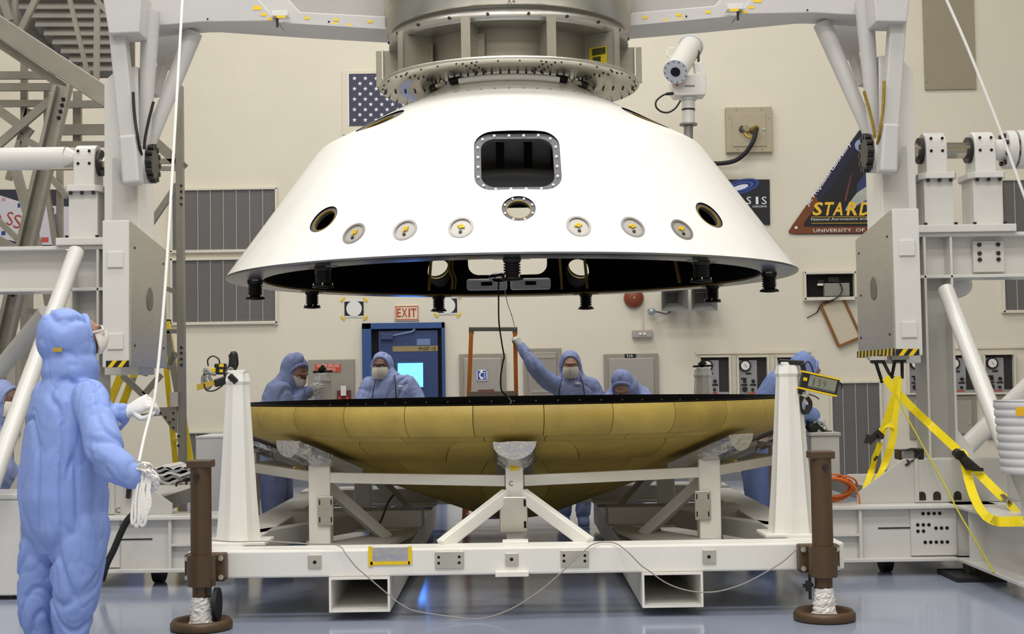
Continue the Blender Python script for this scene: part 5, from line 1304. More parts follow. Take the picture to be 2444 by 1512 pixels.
m = MB(); m.pp(((1665, 120), (1670, 120), (1670, 146), (1665, 150)), 17.55, 0.04); part('black_cable_entry', m, M_BLACK, t)
m = MB(); m.pr(1613, 197, 1619, 206, 17.294, 0.006); part('orange_label', m, mat('orange_label', (200, 120, 80), 0.5), mt)
m = MB(); m.text('CAMERA', P(1634, 206, 17.294), (1, 0, 0), (0, 0, 1), 0.02, 0.11, th=0.001) if False else m.pr(1634, 203, 1658, 206, 17.294, 0.004); part('printed_line', m, mat('print_grey', (120, 120, 124), 0.5), mt)
c0 = P(1642, 226, 17.45); 
def zp(y): return P(1643, y, 17.45)
m = MB(); m.cyl(zp(226), zp(240), 0.13, 0.10, n=24); m.cyl(zp(240), zp(262), 0.085, n=24); m.cyl(zp(262), zp(295), 0.082, n=24); part('post', m, M_WHITE, t)
m = MB(); m.cyl(zp(260), zp(264), 0.087, n=24); part('black_band', m, M_BLACK, t)
m = MB(); m.cyl(zp(295), zp(299), 0.115, n=24); m.cyl(zp(299), zp(330), 0.06, n=16); m.cyl(zp(330), zp(350), 0.05, n=16); part('post_clamp', m, mat('clamp_grey', (140, 138, 134), 0.45, metal=0.4), t)
m = MB(); m.bar(zp(348), zp(348) + Vector((0, YM - 17.45, 0)), 0.1, 0.1); part('wall_bracket', m, M_GREYW, t)
m = MB(); m.tube(catmull([P(x, y, 17.3) for x, y in ((1605, 222), (1585, 226), (1567, 240), (1566, 255), (1578, 266), (1595, 268), (1612, 258), (1624, 240))], 6), 0.012, 8); part('camera_cable', m, M_BLACK, t)
m = MB(); m.cyl(P(1590, 224, 17.3), P(1607, 223, 17.3), 0.02, n=10); part('cable_plug', m, M_BLACK, t)
# ---------------------------------------------------------------- scaffold, ladders and loose equipment
def pbar(m, a, b2, wpx, Y, d=0.06, Y2=None):
    Y2 = Y if Y2 is None else Y2
    return m.bar(P(*a, Y), P(*b2, Y2), d, PXW(wpx, (Y + Y2) / 2), up=(0, 0, 1) if abs(a[0] - b2[0]) > 0.3 * abs(a[1] - b2[1]) else (1, 0, 0)) if False else m.bar(P(*a, Y), P(*b2, Y2), PXW(wpx, (Y + Y2) / 2), d, up=(0, 1, 0))
ap = thing('access_scaffold', 'grey aluminium access scaffold with sloping stair rail at the left edge', 'scaffold', (P(80, 900, 13).x, 13.3, 0))
for a, b2, w, Y in (((-40, 38), (300, 262), 48, 12.6), ((-40, 78), (160, 212), 20, 12.75)):
    m = MB(); pbar(m, a, b2, w, Y, 0.09); part('main_beam', m, M_SCAF, ap, 0.008)
for i in range(9):
    y = 2 + i * 21; Y = 13.5 + 0.02 * i
    m = MB(); m.bar(P(30 + i * 20, y, Y), P(290, y, Y), 0.14, 0.076, up=(0, 0.35, 1)); part('deck_plank', m, mat('dull_scaffold', (136, 132, 124), 0.5, metal=0.4, var=0.12), ap)
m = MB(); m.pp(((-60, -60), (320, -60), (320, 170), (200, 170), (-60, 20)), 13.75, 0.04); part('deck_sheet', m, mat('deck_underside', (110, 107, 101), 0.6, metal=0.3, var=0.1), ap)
for a, b2, w, Y in (((162, -20), (214, 195), 9, 12.9), ((232, 20), (230, 205), 12, 12.9), ((95, -20), (50, 72), 14, 12.7), ((0, -20), (24, 50), 16, 12.7), ((36, -20), (36, 62), 11, 12.9), ((230, 0), (262, 35), 12, 13.0),
                    ((58, 150), (58, 350), 15, 13.5), ((185, 218), (185, 345), 19, 13.5), ((112, 215), (112, 300), 12, 13.6), ((143, 405), (143, 588), 14, 13.2), ((38, 405), (92, 600), 22, 13.0), ((108, 420), (134, 600), 11, 13.1), ((57, 685), (60, 930), 16, 13.2), ((62, 790), (86, 910), 12, 13.2), ((70, 690), (70, 1156), 16, 14.5)):
    m = MB(); pbar(m, a, b2, w, Y, 0.05); part('upright', m, M_SCAF, ap)
for a, b2, w, Y in (((-30, 180), (130, 180), 18, 13.3), ((-30, 208), (124, 208), 18, 13.3), ((-30, 247), (122, 247), 16, 13.4), ((140, 250), (260, 248), 17, 13.4), ((130, 310), (260, 309), 25, 13.4), ((120, 344), (260, 344), 13, 13.4), ((28, 738), (112, 746), 13, 13.4), ((330, 384), (420, 384), 11, 13.4), ((330, 402), (420, 402), 10, 13.4)):
    m = MB(); pbar(m, a, b2, w, Y, 0.05); part('cross_rail', m, M_SCAF, ap)
for a, b2, w, Y in (((-30, 368), (122, 238), 19, 12.9), ((-20, 250), (75, 320), 22, 13.0), ((45, 325), (95, 352), 16, 13.0), ((108, 408), (162, 470), 14, 13.1), ((-20, 510), (42, 570), 13, 12.9), ((-20, 566), (36, 596), 24, 12.9), ((20, 430), (70, 260), 14, 13.5)):
    m = MB(); pbar(m, a, b2, w, Y, 0.05); part('brace', m, M_SCAF, ap)
m = MB(); m.pp(((100, 690), (140, 690), (122, 735), (108, 745)), 13.3, 0.03); part('gusset', m, M_SCAF, ap)
# sloping stringer, two flanges and a web
m = MB(); pbar(m, (150, 205), (-34, 996), 40, 11.9, 0.03); st_ = part('stringer', m, M_SCAF, ap)
for o in (-16, 17):
    m = MB(); pbar(m, (150 + o, 205), (-34 + o, 996), 9, 11.85, 0.09); part('stringer_flange', m, M_SCAF, st_)
for x, y in ((151, 237), (148, 251), (144, 266), (140, 281), (46, 649), (41, 667), (36, 686), (31, 704)):
    m = MB(); c = P(x, y, 11.8); m.box(c, (0.03, 0.01, 0.03), Matrix.Rotation(RAD(-13), 3, 'Y')); part('bolt_hole', m, M_HOLE, st_)
# lattice tower right of the swing arm
lt = thing('ladder_tower', 'narrow aluminium lattice ladder tower beside the left swing arm', 'ladder tower', (P(420, 1100, 12.3).x, 12.3, 0))
b0 = P(428, 205, 12.3)
m = MB(); m.bar(b0, Vector((b0.x + 0.02, 12.3, 0)), 0.064, 0.08, up=(0, 1, 0)); up_ = part('upright', m, M_SCAF, lt, 0.004)
for x, y in ((433, 443), (433, 457), (433, 472), (433, 487), (433, 829), (433, 842), (433, 856), (433, 870), (426, 1040), (426, 1063)):
    m = MB(); c = P(x, y, 12.26); m.cyl(c, c - Vector((0, 0.012, 0)), 0.012, n=8); part('bolt', m, M_DARKST, up_)
for a, b2, w in (((424, 205), (372, 330), 11), ((352, 322), (440, 402), 24), ((424, 440), (352, 545), 14), ((336, 400), (358, 572), 16), ((398, 790), (432, 975), 15), ((420, 840), (400, 880), 12), ((352, 893), (300, 880), 10)):
    m = MB(); pbar(m, a, b2, w, 12.35, 0.05); part('brace', m, M_SCAF, lt)
for a, b2, w in (((330, 385), (425, 385), 11), ((396, 688), (426, 698), 11), ((398, 790), (422, 790), 10), ((338, 991), (420, 984), 8)):
    m = MB(); pbar(m, a, b2, w, 12.35, 0.05); part('rung', m, M_SCAF, lt)
m = MB(); m.pp(((372, 972), (422, 970), (422, 1033), (410, 1025)), 12.25, 0.02); gp = part('gusset_plate', m, M_SCAF, lt)
for x, y in ((383, 985), (395, 995), (405, 1007), (414, 1020), (414, 985), (414, 1000)):
    m = MB(); c = P(x, y, 12.25); m.cyl(c, c - Vector((0, 0.01, 0)), 0.01, n=8); part('rivet', m, M_DARKST, gp)
m = MB(); m.pr(406, 935, 424, 970, 12.22, 0.03); part('notice_sheet', m, M_GREYW, lt)
for a, b2 in (((292, 895), (345, 945)), ((385, 893), (345, 940))):
    m = MB(); pbar(m, a, b2, 14, 12.45, 0.03); part('spreader', m, M_SCAF, lt)
# yellow step ladder
sl = thing('step_ladder', 'yellow fibreglass step ladder standing behind the left swing arm', 'ladder', (P(345, 1110, 12.9).x, 12.9, 0))
def to_floor(a, b2, Y, Y2):
    p = P(*a, Y); q = P(*b2, Y2); t = p.z / (p.z - q.z); return p, p + (q - p) * t
rails = []
for a, b2, Y, Y2, w in (((345, 760), (262, 960), 13.0, 13.1, 0.075), ((372, 760), (294, 960), 13.3, 13.45, 0.07), ((386, 760), (420, 1115), 13.0, 12.9, 0.05), ((397, 768), (457, 1120), 12.9, 12.6, 0.07)):
    p, q = to_floor(a, b2, Y, Y2); rails.append((p, q)); m = MB(); m.bar(p, q, w, 0.03, up=(0, 1, 0)); part('side_rail', m, M_YPAINT, sl, 0.004)
for i in range(6):
    t = 0.28 + 0.12 * i; a = rails[0][0].lerp(rails[0][1], t); b2 = rails[1][0].lerp(rails[1][1], t); m = MB(); m.bar(a, b2, 0.08, 0.03); part('tread', m, M_SCAF, sl)
for i in range(3):
    t = 0.35 + 0.2 * i; a = rails[2][0].lerp(rails[2][1], t); b2 = rails[3][0].lerp(rails[3][1], t); m = MB(); m.bar(a, b2, 0.03, 0.03); part('rear_rung', m, M_YPAINT, sl)
m = MB(); m.bar(rails[0][0].lerp(rails[1][0], 0.0), rails[3][0], 0.14, 0.05); part('top_cap', m, M_DARKST, sl)
# orange ladder behind the heat shield
ol = thing('platform_ladder', 'orange railed ladder with grey top bar standing behind the heat shield', 'ladder', (P(1178, 1200, 13.75).x, 13.75, 0))
M_ORNG = mat('orange_fibreglass', (198, 108, 34), 0.45, var=0.08)
OL = []
for a, b2 in (((1125, 785), (1119, 945)), ((1229, 785), (1232, 945))):
    p, q = to_floor(a, b2, 13.75, 13.65); OL.append((p, q)); m = MB(); m.bar(p, q, 0.042, 0.05, up=(0, 1, 0)); part('side_rail', m, M_ORNG, ol, 0.005)
m = MB(); m.bar(P(1120, 785, 13.75), P(1234, 785, 13.75), 0.07, 0.04); part('top_bar', m, mat('ladder_grey', (116, 112, 106), 0.5, metal=0.3), ol, 0.006)
for a in OL:
    m = MB(); m.bar(a[0] + Vector((0, 0, 0.02)), a[0] - Vector((0, 0, 0.05)), 0.05, 0.06, up=(0, 1, 0)); part('corner_bracket', m, mat('ladder_grey', (116, 112, 106)), ol)
for i in range(6):
    z = 1.31 - 0.24 * i
    def onr(r, z): p, q = r; t = (p.z - z) / (p.z - q.z); return p + (q - p) * t
    m = MB(); m.bar(onr(OL[0], z), onr(OL[1], z), 0.10, 0.05); part('tread', m, mat('ladder_tread', (150, 146, 142), 0.45, metal=0.4), ol, 0.005)
m = MB(); m.bar(P(1140, 933, 13.55), P(1180, 932, 13.55), 0.02, 0.03); part('red_white_label', m, mat('label_pinkwhite', (206, 150, 148), 0.5), ol)
for a, b2 in ((OL[0], -0.02), (OL[1], 0.02)):
    p = a[0].lerp(a[1], 0.02) + Vector((0, 0.5, -0.5)); m = MB(); m.bar(a[0].lerp(a[1], 0.25) + Vector((0, 0.03, 0)), Vector((a[1].x, a[1].y + 0.9, 0)), 0.035, 0.03, up=(0, 1, 0)); part('rear_leg', m, M_ORNG, ol)
# cables hanging from the shell into the heat shield
def cable(name, pix, Y, r, m_, label, cat='cable', k=6):
    m = MB(); pts = [P(p[0], p[1], p[2] if len(p) > 2 else Y) for p in pix]; m.tube(catmull(pts, k), r, 8); return solo(name, m, m_, label, cat)
cable('hanging_cable', ((1190, 668), (1190, 720), (1191, 770), (1198, 820), (1203, 850), (1200, 865), (1195, 900), (1197, 930), (1212, 947), (1220, 958, 12.2), (1215, 966, 12.0)), 12.4, 0.007, M_BLACK, 'thin black cable hanging from the shell down into the heat shield')
cable('hanging_line', ((1204, 690), (1212, 725), (1222, 755), (1229, 782, 13.7)), 12.6, 0.0035, M_ROPE, 'thin pale line from the shell to the top of the orange ladder')
cable('sensor_wire', ((505, 1288, 8.6), (560, 1292, 8.5), (640, 1291, 8.45), (740, 1297, 8.4), (805, 1300, 8.33), (828, 1325), (850, 1352), (880, 1378), (920, 1412), (955, 1440), (990, 1457), (1045, 1466), (1100, 1474), (1140, 1476), (1180, 1468), (1230, 1447), (1290, 1408), (1340, 1365), (1385, 1322), (1415, 1298, 8.33), (1445, 1293, 8.4), (1472, 1297, 8.33), (1500, 1318), (1530, 1348), (1550, 1362), (1590, 1390), (1640, 1408), (1700, 1412), (1760, 1398), (1815, 1372), (1870, 1338), (1900, 1311), (1925, 1295, 8.4)), 8.27, 0.0038, mat('pale_wire', (150, 146, 138), 0.5), 'thin pale wire draped along the cart front and sagging to the floor', 'wire')
cable('cart_cable', ((940, 1180), (925, 1200), (910, 1240), (895, 1258)), 10.45, 0.008, M_BLACK, 'short black cable dangling on the cart behind the left brace', 'cable')
# gadgets on top of the corner posts
t = thing('sensor_bundle', 'black and yellow sensor with coiled grey cables on the left front post', 'sensor', (-1.79, 8.87, 1.535))
m = MB(); m.pr(511, 867, 536, 893, 8.85, 0.08); sb = part('sensor_body', m, M_BLACK, t, 0.006)
for a in ((523, 868, 534, 875), (524, 881, 532, 888)):
    m = MB(); m.pr(*a, 8.845, 0.006); part('yellow_window', m, M_YTAPE, sb)
m = MB(); m.pr(503, 877, 514, 888, 8.84, 0.07); part('yellow_block', m, M_YPAINT, t, 0.004)
m = MB(); m.pp(((469, 917), (512, 906), (512, 918), (470, 931)), 8.82, 0.03); part('yellow_bar', m, mat('worn_yellow', (190, 160, 50), 0.5, var=0.1), t)
m = MB(); m.bar(P(512, 915, 8.83), P(552, 902, 8.87), 0.05, 0.05); m.bar(P(548, 895, 8.8), P(565, 912, 8.8), 0.03, 0.04); part('clamp', m, M_BLACK, t, 0.006)
m = MB(); m.tube(catmull([P(x, y, 8.85) for x, y in ((540, 900), (545, 888), (553, 872), (555, 850), (559, 845), (561, 870), (552, 885))], 5), 0.022, 10); m.tube([P(555, 845, 8.85), P(557, 872, 8.85)], 0.026, 10); part('strap_handle', m, M_BLKR, t)
g1 = mat('grey_cable', (128, 126, 122), 0.5)
for pth in (((515, 893), (495, 890), (484, 900), (486, 918), (497, 926), (505, 912), (498, 896)), ((503, 895), (490, 880), (490, 905), (500, 920)), ((540, 890), (550, 878), (556, 888), (545, 900))):
    m = MB(); m.tube(catmull([P(x, y, 8.83) for x, y in pth], 5), 0.011, 7); part('grey_lead', m, g1, t)
for yy, pth in ((8.86, ((497, 873), (496, 858), (508, 849), (522, 857), (524, 870))), (8.82, ((487, 915), (492, 930), (510, 932), (530, 920), (538, 908)))):
    m = MB(); m.tube(catmull([P(x, y, yy) for x, y in pth], 5), 0.005, 6); part('thin_lead', m, M_BLACK, t)
t = thing('digital_display', 'yellow edged digital readout clamped to the right front post', 'display', P(1920, 980, 8.8))
rt_ = lambda x, y: (1957 + (x - 1957) * cos(RAD(12.5)) - (y - 915) * sin(RAD(12.5)), 915 + (x - 1957) * sin(RAD(12.5)) + (y - 915) * cos(RAD(12.5)))
def qd(x0, y0, x1, y1): return [rt_(x0, y0), rt_(x1, y0), rt_(x1, y1), rt_(x0, y1)]
m = MB(); m.pp(qd(1912, 896, 2002, 934), 8.74, 0.05); bd = part('display_body', m, M_BLACK, t, 0.003)
for a in ((1910, 893, 2003, 897), (1910, 933, 2003, 937)):
    m = MB(); m.pp(qd(*a), 8.73, 0.07); part('yellow_edge', m, M_YTAPE, bd)
m = MB(); m.pp(qd(1930, 899, 1996, 927), 8.735, 0.006); sc_ = part('lcd_screen', m, mat('lcd_grey_green', (134, 136, 120), 0.25), bd)
for i, ch in enumerate('159'):
    c = P(*rt_(1940 + i * 12, 922), 8.734); xd = P(*rt_(1990, 915), 8.734) - P(*rt_(1930, 915), 8.734); yd = Vector((-xd.z, 0, xd.x)); m = MB(); m.text(ch, c, xd, yd, PXW(17, 8.74), PXW(4 if ch == '1' else 8, 8.74), th=0.001); part('digit', m, mat('lcd_digit', (92, 94, 84), 0.5), sc_)
m = MB(); m.pp(qd(1930, 926, 1996, 930), 8.735, 0.006); part('lower_strip', m, mat('strip_grey', (90, 92, 90), 0.5), bd)
m = MB(); m.pp(qd(1916, 908, 1925, 916), 8.735, 0.006); part('yellow_key', m, M_YTAPE, bd)
m = MB(); m.bar(P(1858, 862, 8.85), P(1918, 866, 8.8), 0.03, 0.035); m.bar(P(1915, 866, 8.8), P(1922, 905, 8.8), 0.03, 0.03); m.bar(P(1908, 940, 8.8), P(1920, 905, 8.8), 0.03, 0.03); part('clamp_arm', m, M_BLACK, t, 0.006)
m = MB(); m.tube(catmull([P(x, y, 8.82) for x, y in ((1915, 945), (1909, 962), (1912, 978), (1922, 984), (1932, 975), (1934, 960), (1926, 948))], 5), 0.014, 8); m.bar(P(1930, 966, 8.8), P(1925, 986, 8.8), 0.02, 0.03); part('carabiner', m, M_DARKST, t)
m = MB(); m.tube(catmull([P(x, y, 8.74) for x, y in ((1920, 870), (1928, 862), (1936, 872), (1945, 893), (1968, 897), (1985, 925), (1998, 930))], 5), 0.005, 6); m.tube(catmull([P(x, y, 8.8) for x, y in ((2003, 912), (2010, 918), (2008, 928))], 4), 0.005, 6); m.tube(catmull([P(x, y, 8.8) for x, y in ((1930, 940), (1945, 945), (1955, 952))], 4), 0.004, 6); part('lead', m, M_BLACK, t)
for sx, px, py in ((-1, 768, 886), (1, 1683, 874)):
    t = thing('spring_clip', 'black spring clip on top of the %s rear post' % ('left' if sx < 0 else 'right'), 'clip', (sx * 1.79, 12.85, 1.535))
    m = MB(); x = sx * 1.79; m.bar((x - 0.09, 12.85, 1.545), (x + 0.09, 12.85, 1.55), 0.05, 0.02); m.bar((x - 0.03, 12.85, 1.55), (x + 0.02, 12.85, 1.59), 0.05, 0.05); part('clip_body', m, M_BLACK, t)
    m = MB(); m.cyl((x, 12.82, 1.59), (x, 12.88, 1.59), 0.02, n=12); part('clip_spring', m, M_DARKST, t)

# ---------------------------------------------------------------- yellow straps and rigging on the right
def D_ring(m, a, b2, w, r):
    a = Vector(a); b2 = Vector(b2); d = (b2 - a).normalized(); s_ = d.cross(Vector((0, 1, 0))).normalized() * w
    m.tube([a - s_ * 0.4, b2 - s_, b2 + s_, a + s_ * 0.4], r, 8)
t = thing('strap_shackles', 'black steel shackles bolted under the right counterweight box', 'shackle', P(2120, 880, 10.5)) if False else None
for (a, b2), lb in ((((2094, 876), (2117, 907)), 'black strap hook under the counterweight box, the left slanting one'), (((2146, 870), (2141, 900)), 'black strap hook under the counterweight box, the right upright one')):
    t = thing('strap_hook', lb, 'hook', P(*b2, 10.5), 'strap hooks under the right counterweight box')
    p = P(*a, 10.5); p.z = 1.585; q = P(*b2, 10.5)
    d = (q - p).normalized(); s_ = Vector((d.z, 0, -d.x)) * 0.04
    m = MB(); m.box(p - Vector((0, 0, 0.015)), (0.13, 0.08, 0.03)); part('hook_plate', m, M_GREYW, t)
    m = MB(); m.tube([p - s_ * 0.6, q - s_, q + s_, p + s_ * 0.6], 0.014, 8); m.box(p - Vector((0, 0, 0.03)), (0.1, 0.05, 0.04)); part('steel_loop', m, M_BLACK, t)
S = Vector((1, 0, 0.15)); S2 = Vector((0.75, 0.2, 0.65))
def strap(pix, w, side, m_=None, Y=10.35):
    m = MB(); pts = catmull([P(p[0], p[1], p[2] if len(p) > 2 else Y) for p in pix], 5); m.ribbon(pts, side, w, 0.004); return m
t = thing('ratchet_strap', 'yellow ratchet strap hanging straight down to the frame, left of the two', 'strap', P(2100, 1165, 10.3), 'yellow ratchet straps under the right counterweight box')
part('webbing', strap(((2142, 898), (2143, 915), (2139, 935), (2130, 960), (2117, 1000), (2107, 1030), (2102, 1040)), 0.055, Vector((1, 0.2, 0.2))), M_YEL, t)
part('webbing', strap(((2143, 905), (2141, 935), (2137, 980), (2133, 1015), (2133, 1030), (2126, 1065), (2108, 1115), (2090, 1150, 10.1)), 0.055, Vector((1, -0.4, 0.3))), M_YEL, t)
part('webbing', strap(((2100, 1055), (2096, 1072), (2088, 1090), (2086, 1100), (2078, 1130), (2066, 1165, 10.1)), 0.05, Vector((1, 0.3, 0.3))), M_YEL, t)
part('webbing', strap(((2096, 1032), (2112, 1016), (2130, 1016), (2135, 1025)), 0.03, Vector((0, 0.3, 1))), M_YEL, t)
m = MB(); m.bar(P(2072, 1036, 10.33), P(2066, 1058, 10.33), 0.03, 0.02); m.bar(P(2072, 1055, 10.33), P(2100, 1028, 10.33), 0.02, 0.05); m.cyl(P(2092, 1040, 10.36), P(2104, 1040, 10.3), 0.025, n=12); part('ratchet', m, M_DARKST, t)
m = MB(); m.bar(P(2086, 1098, 10.33), P(2094, 1088, 10.33), 0.03, 0.012); part('end_hook', m, M_DARKST, t)
t = thing('ratchet_strap', 'yellow ratchet strap slanting down to the right edge, right of the two', 'strap', P(2420, 1235, 9.3), 'yellow ratchet straps under the right counterweight box')
part('webbing', strap(((2113, 900), (2122, 912), (2135, 930), (2145, 940), (2180, 975), (2230, 1022), (2286, 1074, 9.9)), 0.06, Vector((0.6, 0, 0.8))), M_YEL, t)
part('webbing', strap(((2316, 1108, 9.8), (2345, 1138, 9.7), (2385, 1178, 9.5), (2398, 1188, 9.4)), 0.06, Vector((0.7, 0, 0.7))), M_YEL, t)
part('webbing', strap(((2408, 1200, 9.35), (2422, 1216, 9.3), (2434, 1232, 9.25)), [0.05, 0.05, 0.05, 0.05, 0.05, 0.05, 0.05, 0.045, 0.04, 0.03, 0.02], Vector((0.7, 0, 0.7))), M_YEL, t)
part('webbing', strap(((2290, 1074, 9.9), (2300, 1085, 9.85), (2304, 1110, 9.8), (2312, 1145, 9.75), (2325, 1185, 9.5), (2345, 1222, 9.15), (2372, 1241, 8.6), (2400, 1244, 8.5), (2442, 1243, 8.5)), 0.062, [Vector((1, 0, 0.25))] * 27 + [Vector((0.6, 0.2, 0.7))] * 3 + [Vector((0.0, 0.1, 1))] * 11), M_YEL, t)
m = MB(); m.bar(P(2288, 1078, 9.86), P(2318, 1118, 9.75), 0.07, 0.03); m.bar(P(2305, 1090, 9.75), P(2338, 1118, 9.7), 0.02, 0.02); m.bar(P(2320, 1119, 9.7), P(2346, 1120, 9.7), 0.025, 0.025); m.cyl(P(2283, 1080, 9.85), P(2290, 1086, 9.8), 0.035, n=12); part('ratchet', m, M_DARKST, t)
m = MB(); m.bar(P(2392, 1180, 9.42), P(2412, 1204, 9.33), 0.03, 0.012); m.bar(P(2396, 1196, 9.42), P(2416, 1190, 9.33), 0.03, 0.012); part('end_hook', m, M_STEEL, t)
cable('tag_line', ((2138, 940, 10.2), (2160, 985, 10.1), (2207, 1072, 9.94), (2250, 1148, 9.78), (2290, 1225, 9.5), (2330, 1292, 9.25), (2372, 1365, 8.95)), 9.85, 0.006, mat('yellow_green_cord', (190, 180, 40), 0.6), 'thin yellow green cord running diagonally down from the strap to the floor frame', 'cord')
cable('guide_rope', ((2250, -20), (2300, 92), (2350, 215), (2400, 345), (2460, 510)), 8.2, 0.009, M_ROPE, 'white rope crossing diagonally over the upper right corner', 'rope')
# ribbed canister at the right edge
t = thing('ribbed_canister', 'white ribbed canister with funnel base on the right floor beam', 'canister', (3.36, 8.8, 0.505))
cc = Vector((3.36, 8.8, 0)); pr_ = []
for i in range(9):
    z = 0.80 + i * 0.052; pr_ += [(0.215 + 0.004 * i, z), (0.222 + 0.004 * i, z + 0.008), (0.222 + 0.004 * i, z + 0.038), (0.215 + 0.004 * i, z + 0.046)]
m = MB(); m.lathe([(0, 0.80)] + pr_ + [(0.26, 1.268), (0.0, 1.268)], cc, 40); cn = part('canister_body', m, mat('canister_grey_white', (206, 206, 208), 0.5), t)
m = MB(); m.lathe([(0.17, 0.80), (0.10, 0.62), (0.10, 0.53), (0.14, 0.506), (0, 0.506)], cc, 32); part('funnel_base', m, M_GREYW, t)
m = MB(); p = Vector((cc.x - 0.165, 8.8 - 0.19, 1.2)); m.box(p, (0.055, 0.006, 0.055), Matrix.Rotation(RAD(-40), 3, 'Z')); part('yellow_label', m, mat('orange_yellow_label', (226, 170, 20), 0.5), cn)
# orange cable coil
t = thing('orange_cable_coil', 'loose coil of orange cable lying on the frame behind the right jack', 'cable coil', P(2000, 1195, 10.05))
rr = random.Random(7)
for i in range(8):
    cx, cy = 1992 + rr.uniform(-8, 8), 1166 + rr.uniform(-5, 5); rx, ry = 42 + rr.uniform(-6, 6), 26 + rr.uniform(-5, 6); a0 = rr.uniform(-0.3, 0.3)
    pts = [P(cx + rx * cos(q) * cos(a0) - ry * sin(q) * sin(a0), cy + rx * cos(q) * sin(a0) + ry * sin(q) * cos(a0), 10.05 + 0.05 * sin(q) + i * 0.012) for q in [2 * pi * k / 24 for k in range(25)]]
    m = MB(); m.tube(pts, 0.0075, 7, caps=False); part('cable_loop', m, mat('orange_cable', (206, 104, 36), 0.5, var=0.1), t)
m = MB(); m.tube(catmull([P(x, y, 10.0) for x, y in ((2025, 1148), (2040, 1160), (2050, 1185), (2052, 1210))], 5), 0.007, 7); part('cable_tail', m, mat('orange_cable', (206, 104, 36)), t)
# power supply on the base cover
t = thing('power_supply', 'small black electrical unit on the right stand base', 'electrical unit', P(2177, 1098, 10.1))
m = MB(); m.pr(2148, 1073, 2186, 1097, 10.02, 0.15); part('unit_body', m, M_DARKST, t, 0.004)
m = MB(); m.pr(2152, 1076, 2184, 1092, 10.012, 0.01); part('face_plate', m, mat('face_grey', (120, 118, 114), 0.5), t)
m = MB(); m.pr(2183, 1070, 2206, 1098, 10.0, 0.12); part('plug_block', m, M_BLACK, t, 0.006)
m = MB(); m.tube(catmull([P(x, y, 9.99) for x, y in ((2165, 1096), (2170, 1106), (2162, 1108), (2195, 1085), (2180, 1070), (2160, 1074))], 5), 0.006, 6); part('lead', m, M_BLACK, t)
# white boxes behind
t = thing('white_bench', 'white covered bench behind the right post with black tool on top', 'bench', (P(1965, 1180, 12.3).x, 12.5, 0))
a = P(1935, 1032, 12.1); b2 = P(2003, 1032, 12.1)
m = MB(); m.bx(a.x, b2.x, 12.1, 12.9, 0.0, a.z - 0.03); part('bench_body', m, M_WARM, t, 0.01)
m = MB(); m.bx(a.x - 0.01, b2.x + 0.01, 12.08, 12.92, a.z - 0.03, a.z); part('bench_top', m, M_WHITE, t, 0.006)
t = thing('black_hand_tool', 'black hand tool lying on the white bench under the gloved hand', 'tool', P(1945, 1032, 12.3))
m = MB(); m.bar(P(1925, 1012, 12.25), P(1950, 1028, 12.25), 0.05, 0.07); m.bar(P(1945, 1010, 12.25), P(1968, 1030, 12.25), 0.03, 0.03); m.bar(P(1965, 1029, 12.3), P(1985, 1030, 12.3), 0.03, 0.02); part('tool_body', m, M_BLACK, t)
m = MB(); m.ball(P(1935, 1020, 12.22), 0.045, 12, 8); part('tool_head', m, M_BLKR, t)
t = thing('white_carton', 'white carton standing behind the left fluted post', 'carton', (P(492, 1120, 11.8).x, 12.0, 0))
a = P(468, 1046, 11.8); b2 = P(560, 1046, 11.8); m = MB(); m.bx(a.x, b2.x, 11.8, 12.4, 0, a.z); part('carton_body', m, mat('carton_white', (220, 220, 222), 0.6), t, 0.006)
m = MB(); m.bx(a.x - 0.005, b2.x + 0.005, 11.795, 12.405, a.z, a.z + 0.02); part('carton_lid', m, mat('carton_white', (220, 220, 222)), t, 0.004)
# folded sheets on the left stand
t = thing('folded_sheets', 'pile of folded grey plastic sheets beside the coiled rope', 'plastic sheets', P(410, 1160, 10.15))
for i, (y, x0, x1, dz, cc_) in enumerate(((1153, 368, 458, 0.02, (170, 168, 162)), (1143, 372, 452, 0.022, (120, 120, 118)), (1134, 362, 460, 0.02, (196, 194, 188)), (1124, 366, 452, 0.02, (150, 150, 148)), (1117, 362, 448, 0.012, (214, 212, 206)))):
    L = []; n = 10; rr = random.Random(i)
    a = P(x0, y, 10.02); b2 = P(x1, y, 10.02)
    m = MB(); vs = []
    for j in range(n + 1):
        p = a.lerp(b2, j / n) + Vector((0, 0, 0.012 * sin(j * 1.3 + i)))
        vs += [p, p + Vector((0, 0, dz)), p + Vector((0.03, 0.42, dz)), p + Vector((0.03, 0.42, 0))]
    fs = [(4 * j + k, 4 * j + (k + 1) % 4, 4 * j + 4 + (k + 1) % 4, 4 * j + 4 + k) for j in range(n) for k in range(4)] + [(0, 1, 2, 3), (4 * n + 3, 4 * n + 2, 4 * n + 1, 4 * n)]
    m.add(vs, fs); part('sheet', m, mat('sheet_%d' % i, cc_, 0.4, bump=0.2, bscale=8), t)
m = MB(); m.tube(catmull([P(x, y, 9.98) for x, y in ((420, 1160), (424, 1150), (434, 1148), (446, 1140), (444, 1156))], 5), 0.008, 6); part('tie_cord', m, M_BLACK, t)
cable('black_hose', ((322, 1224), (305, 1240), (288, 1272), (272, 1310), (255, 1345), (243, 1385)), 9.6, 0.024, M_BLKR, 'thick black hose running down from the left floor frame', 'hose')
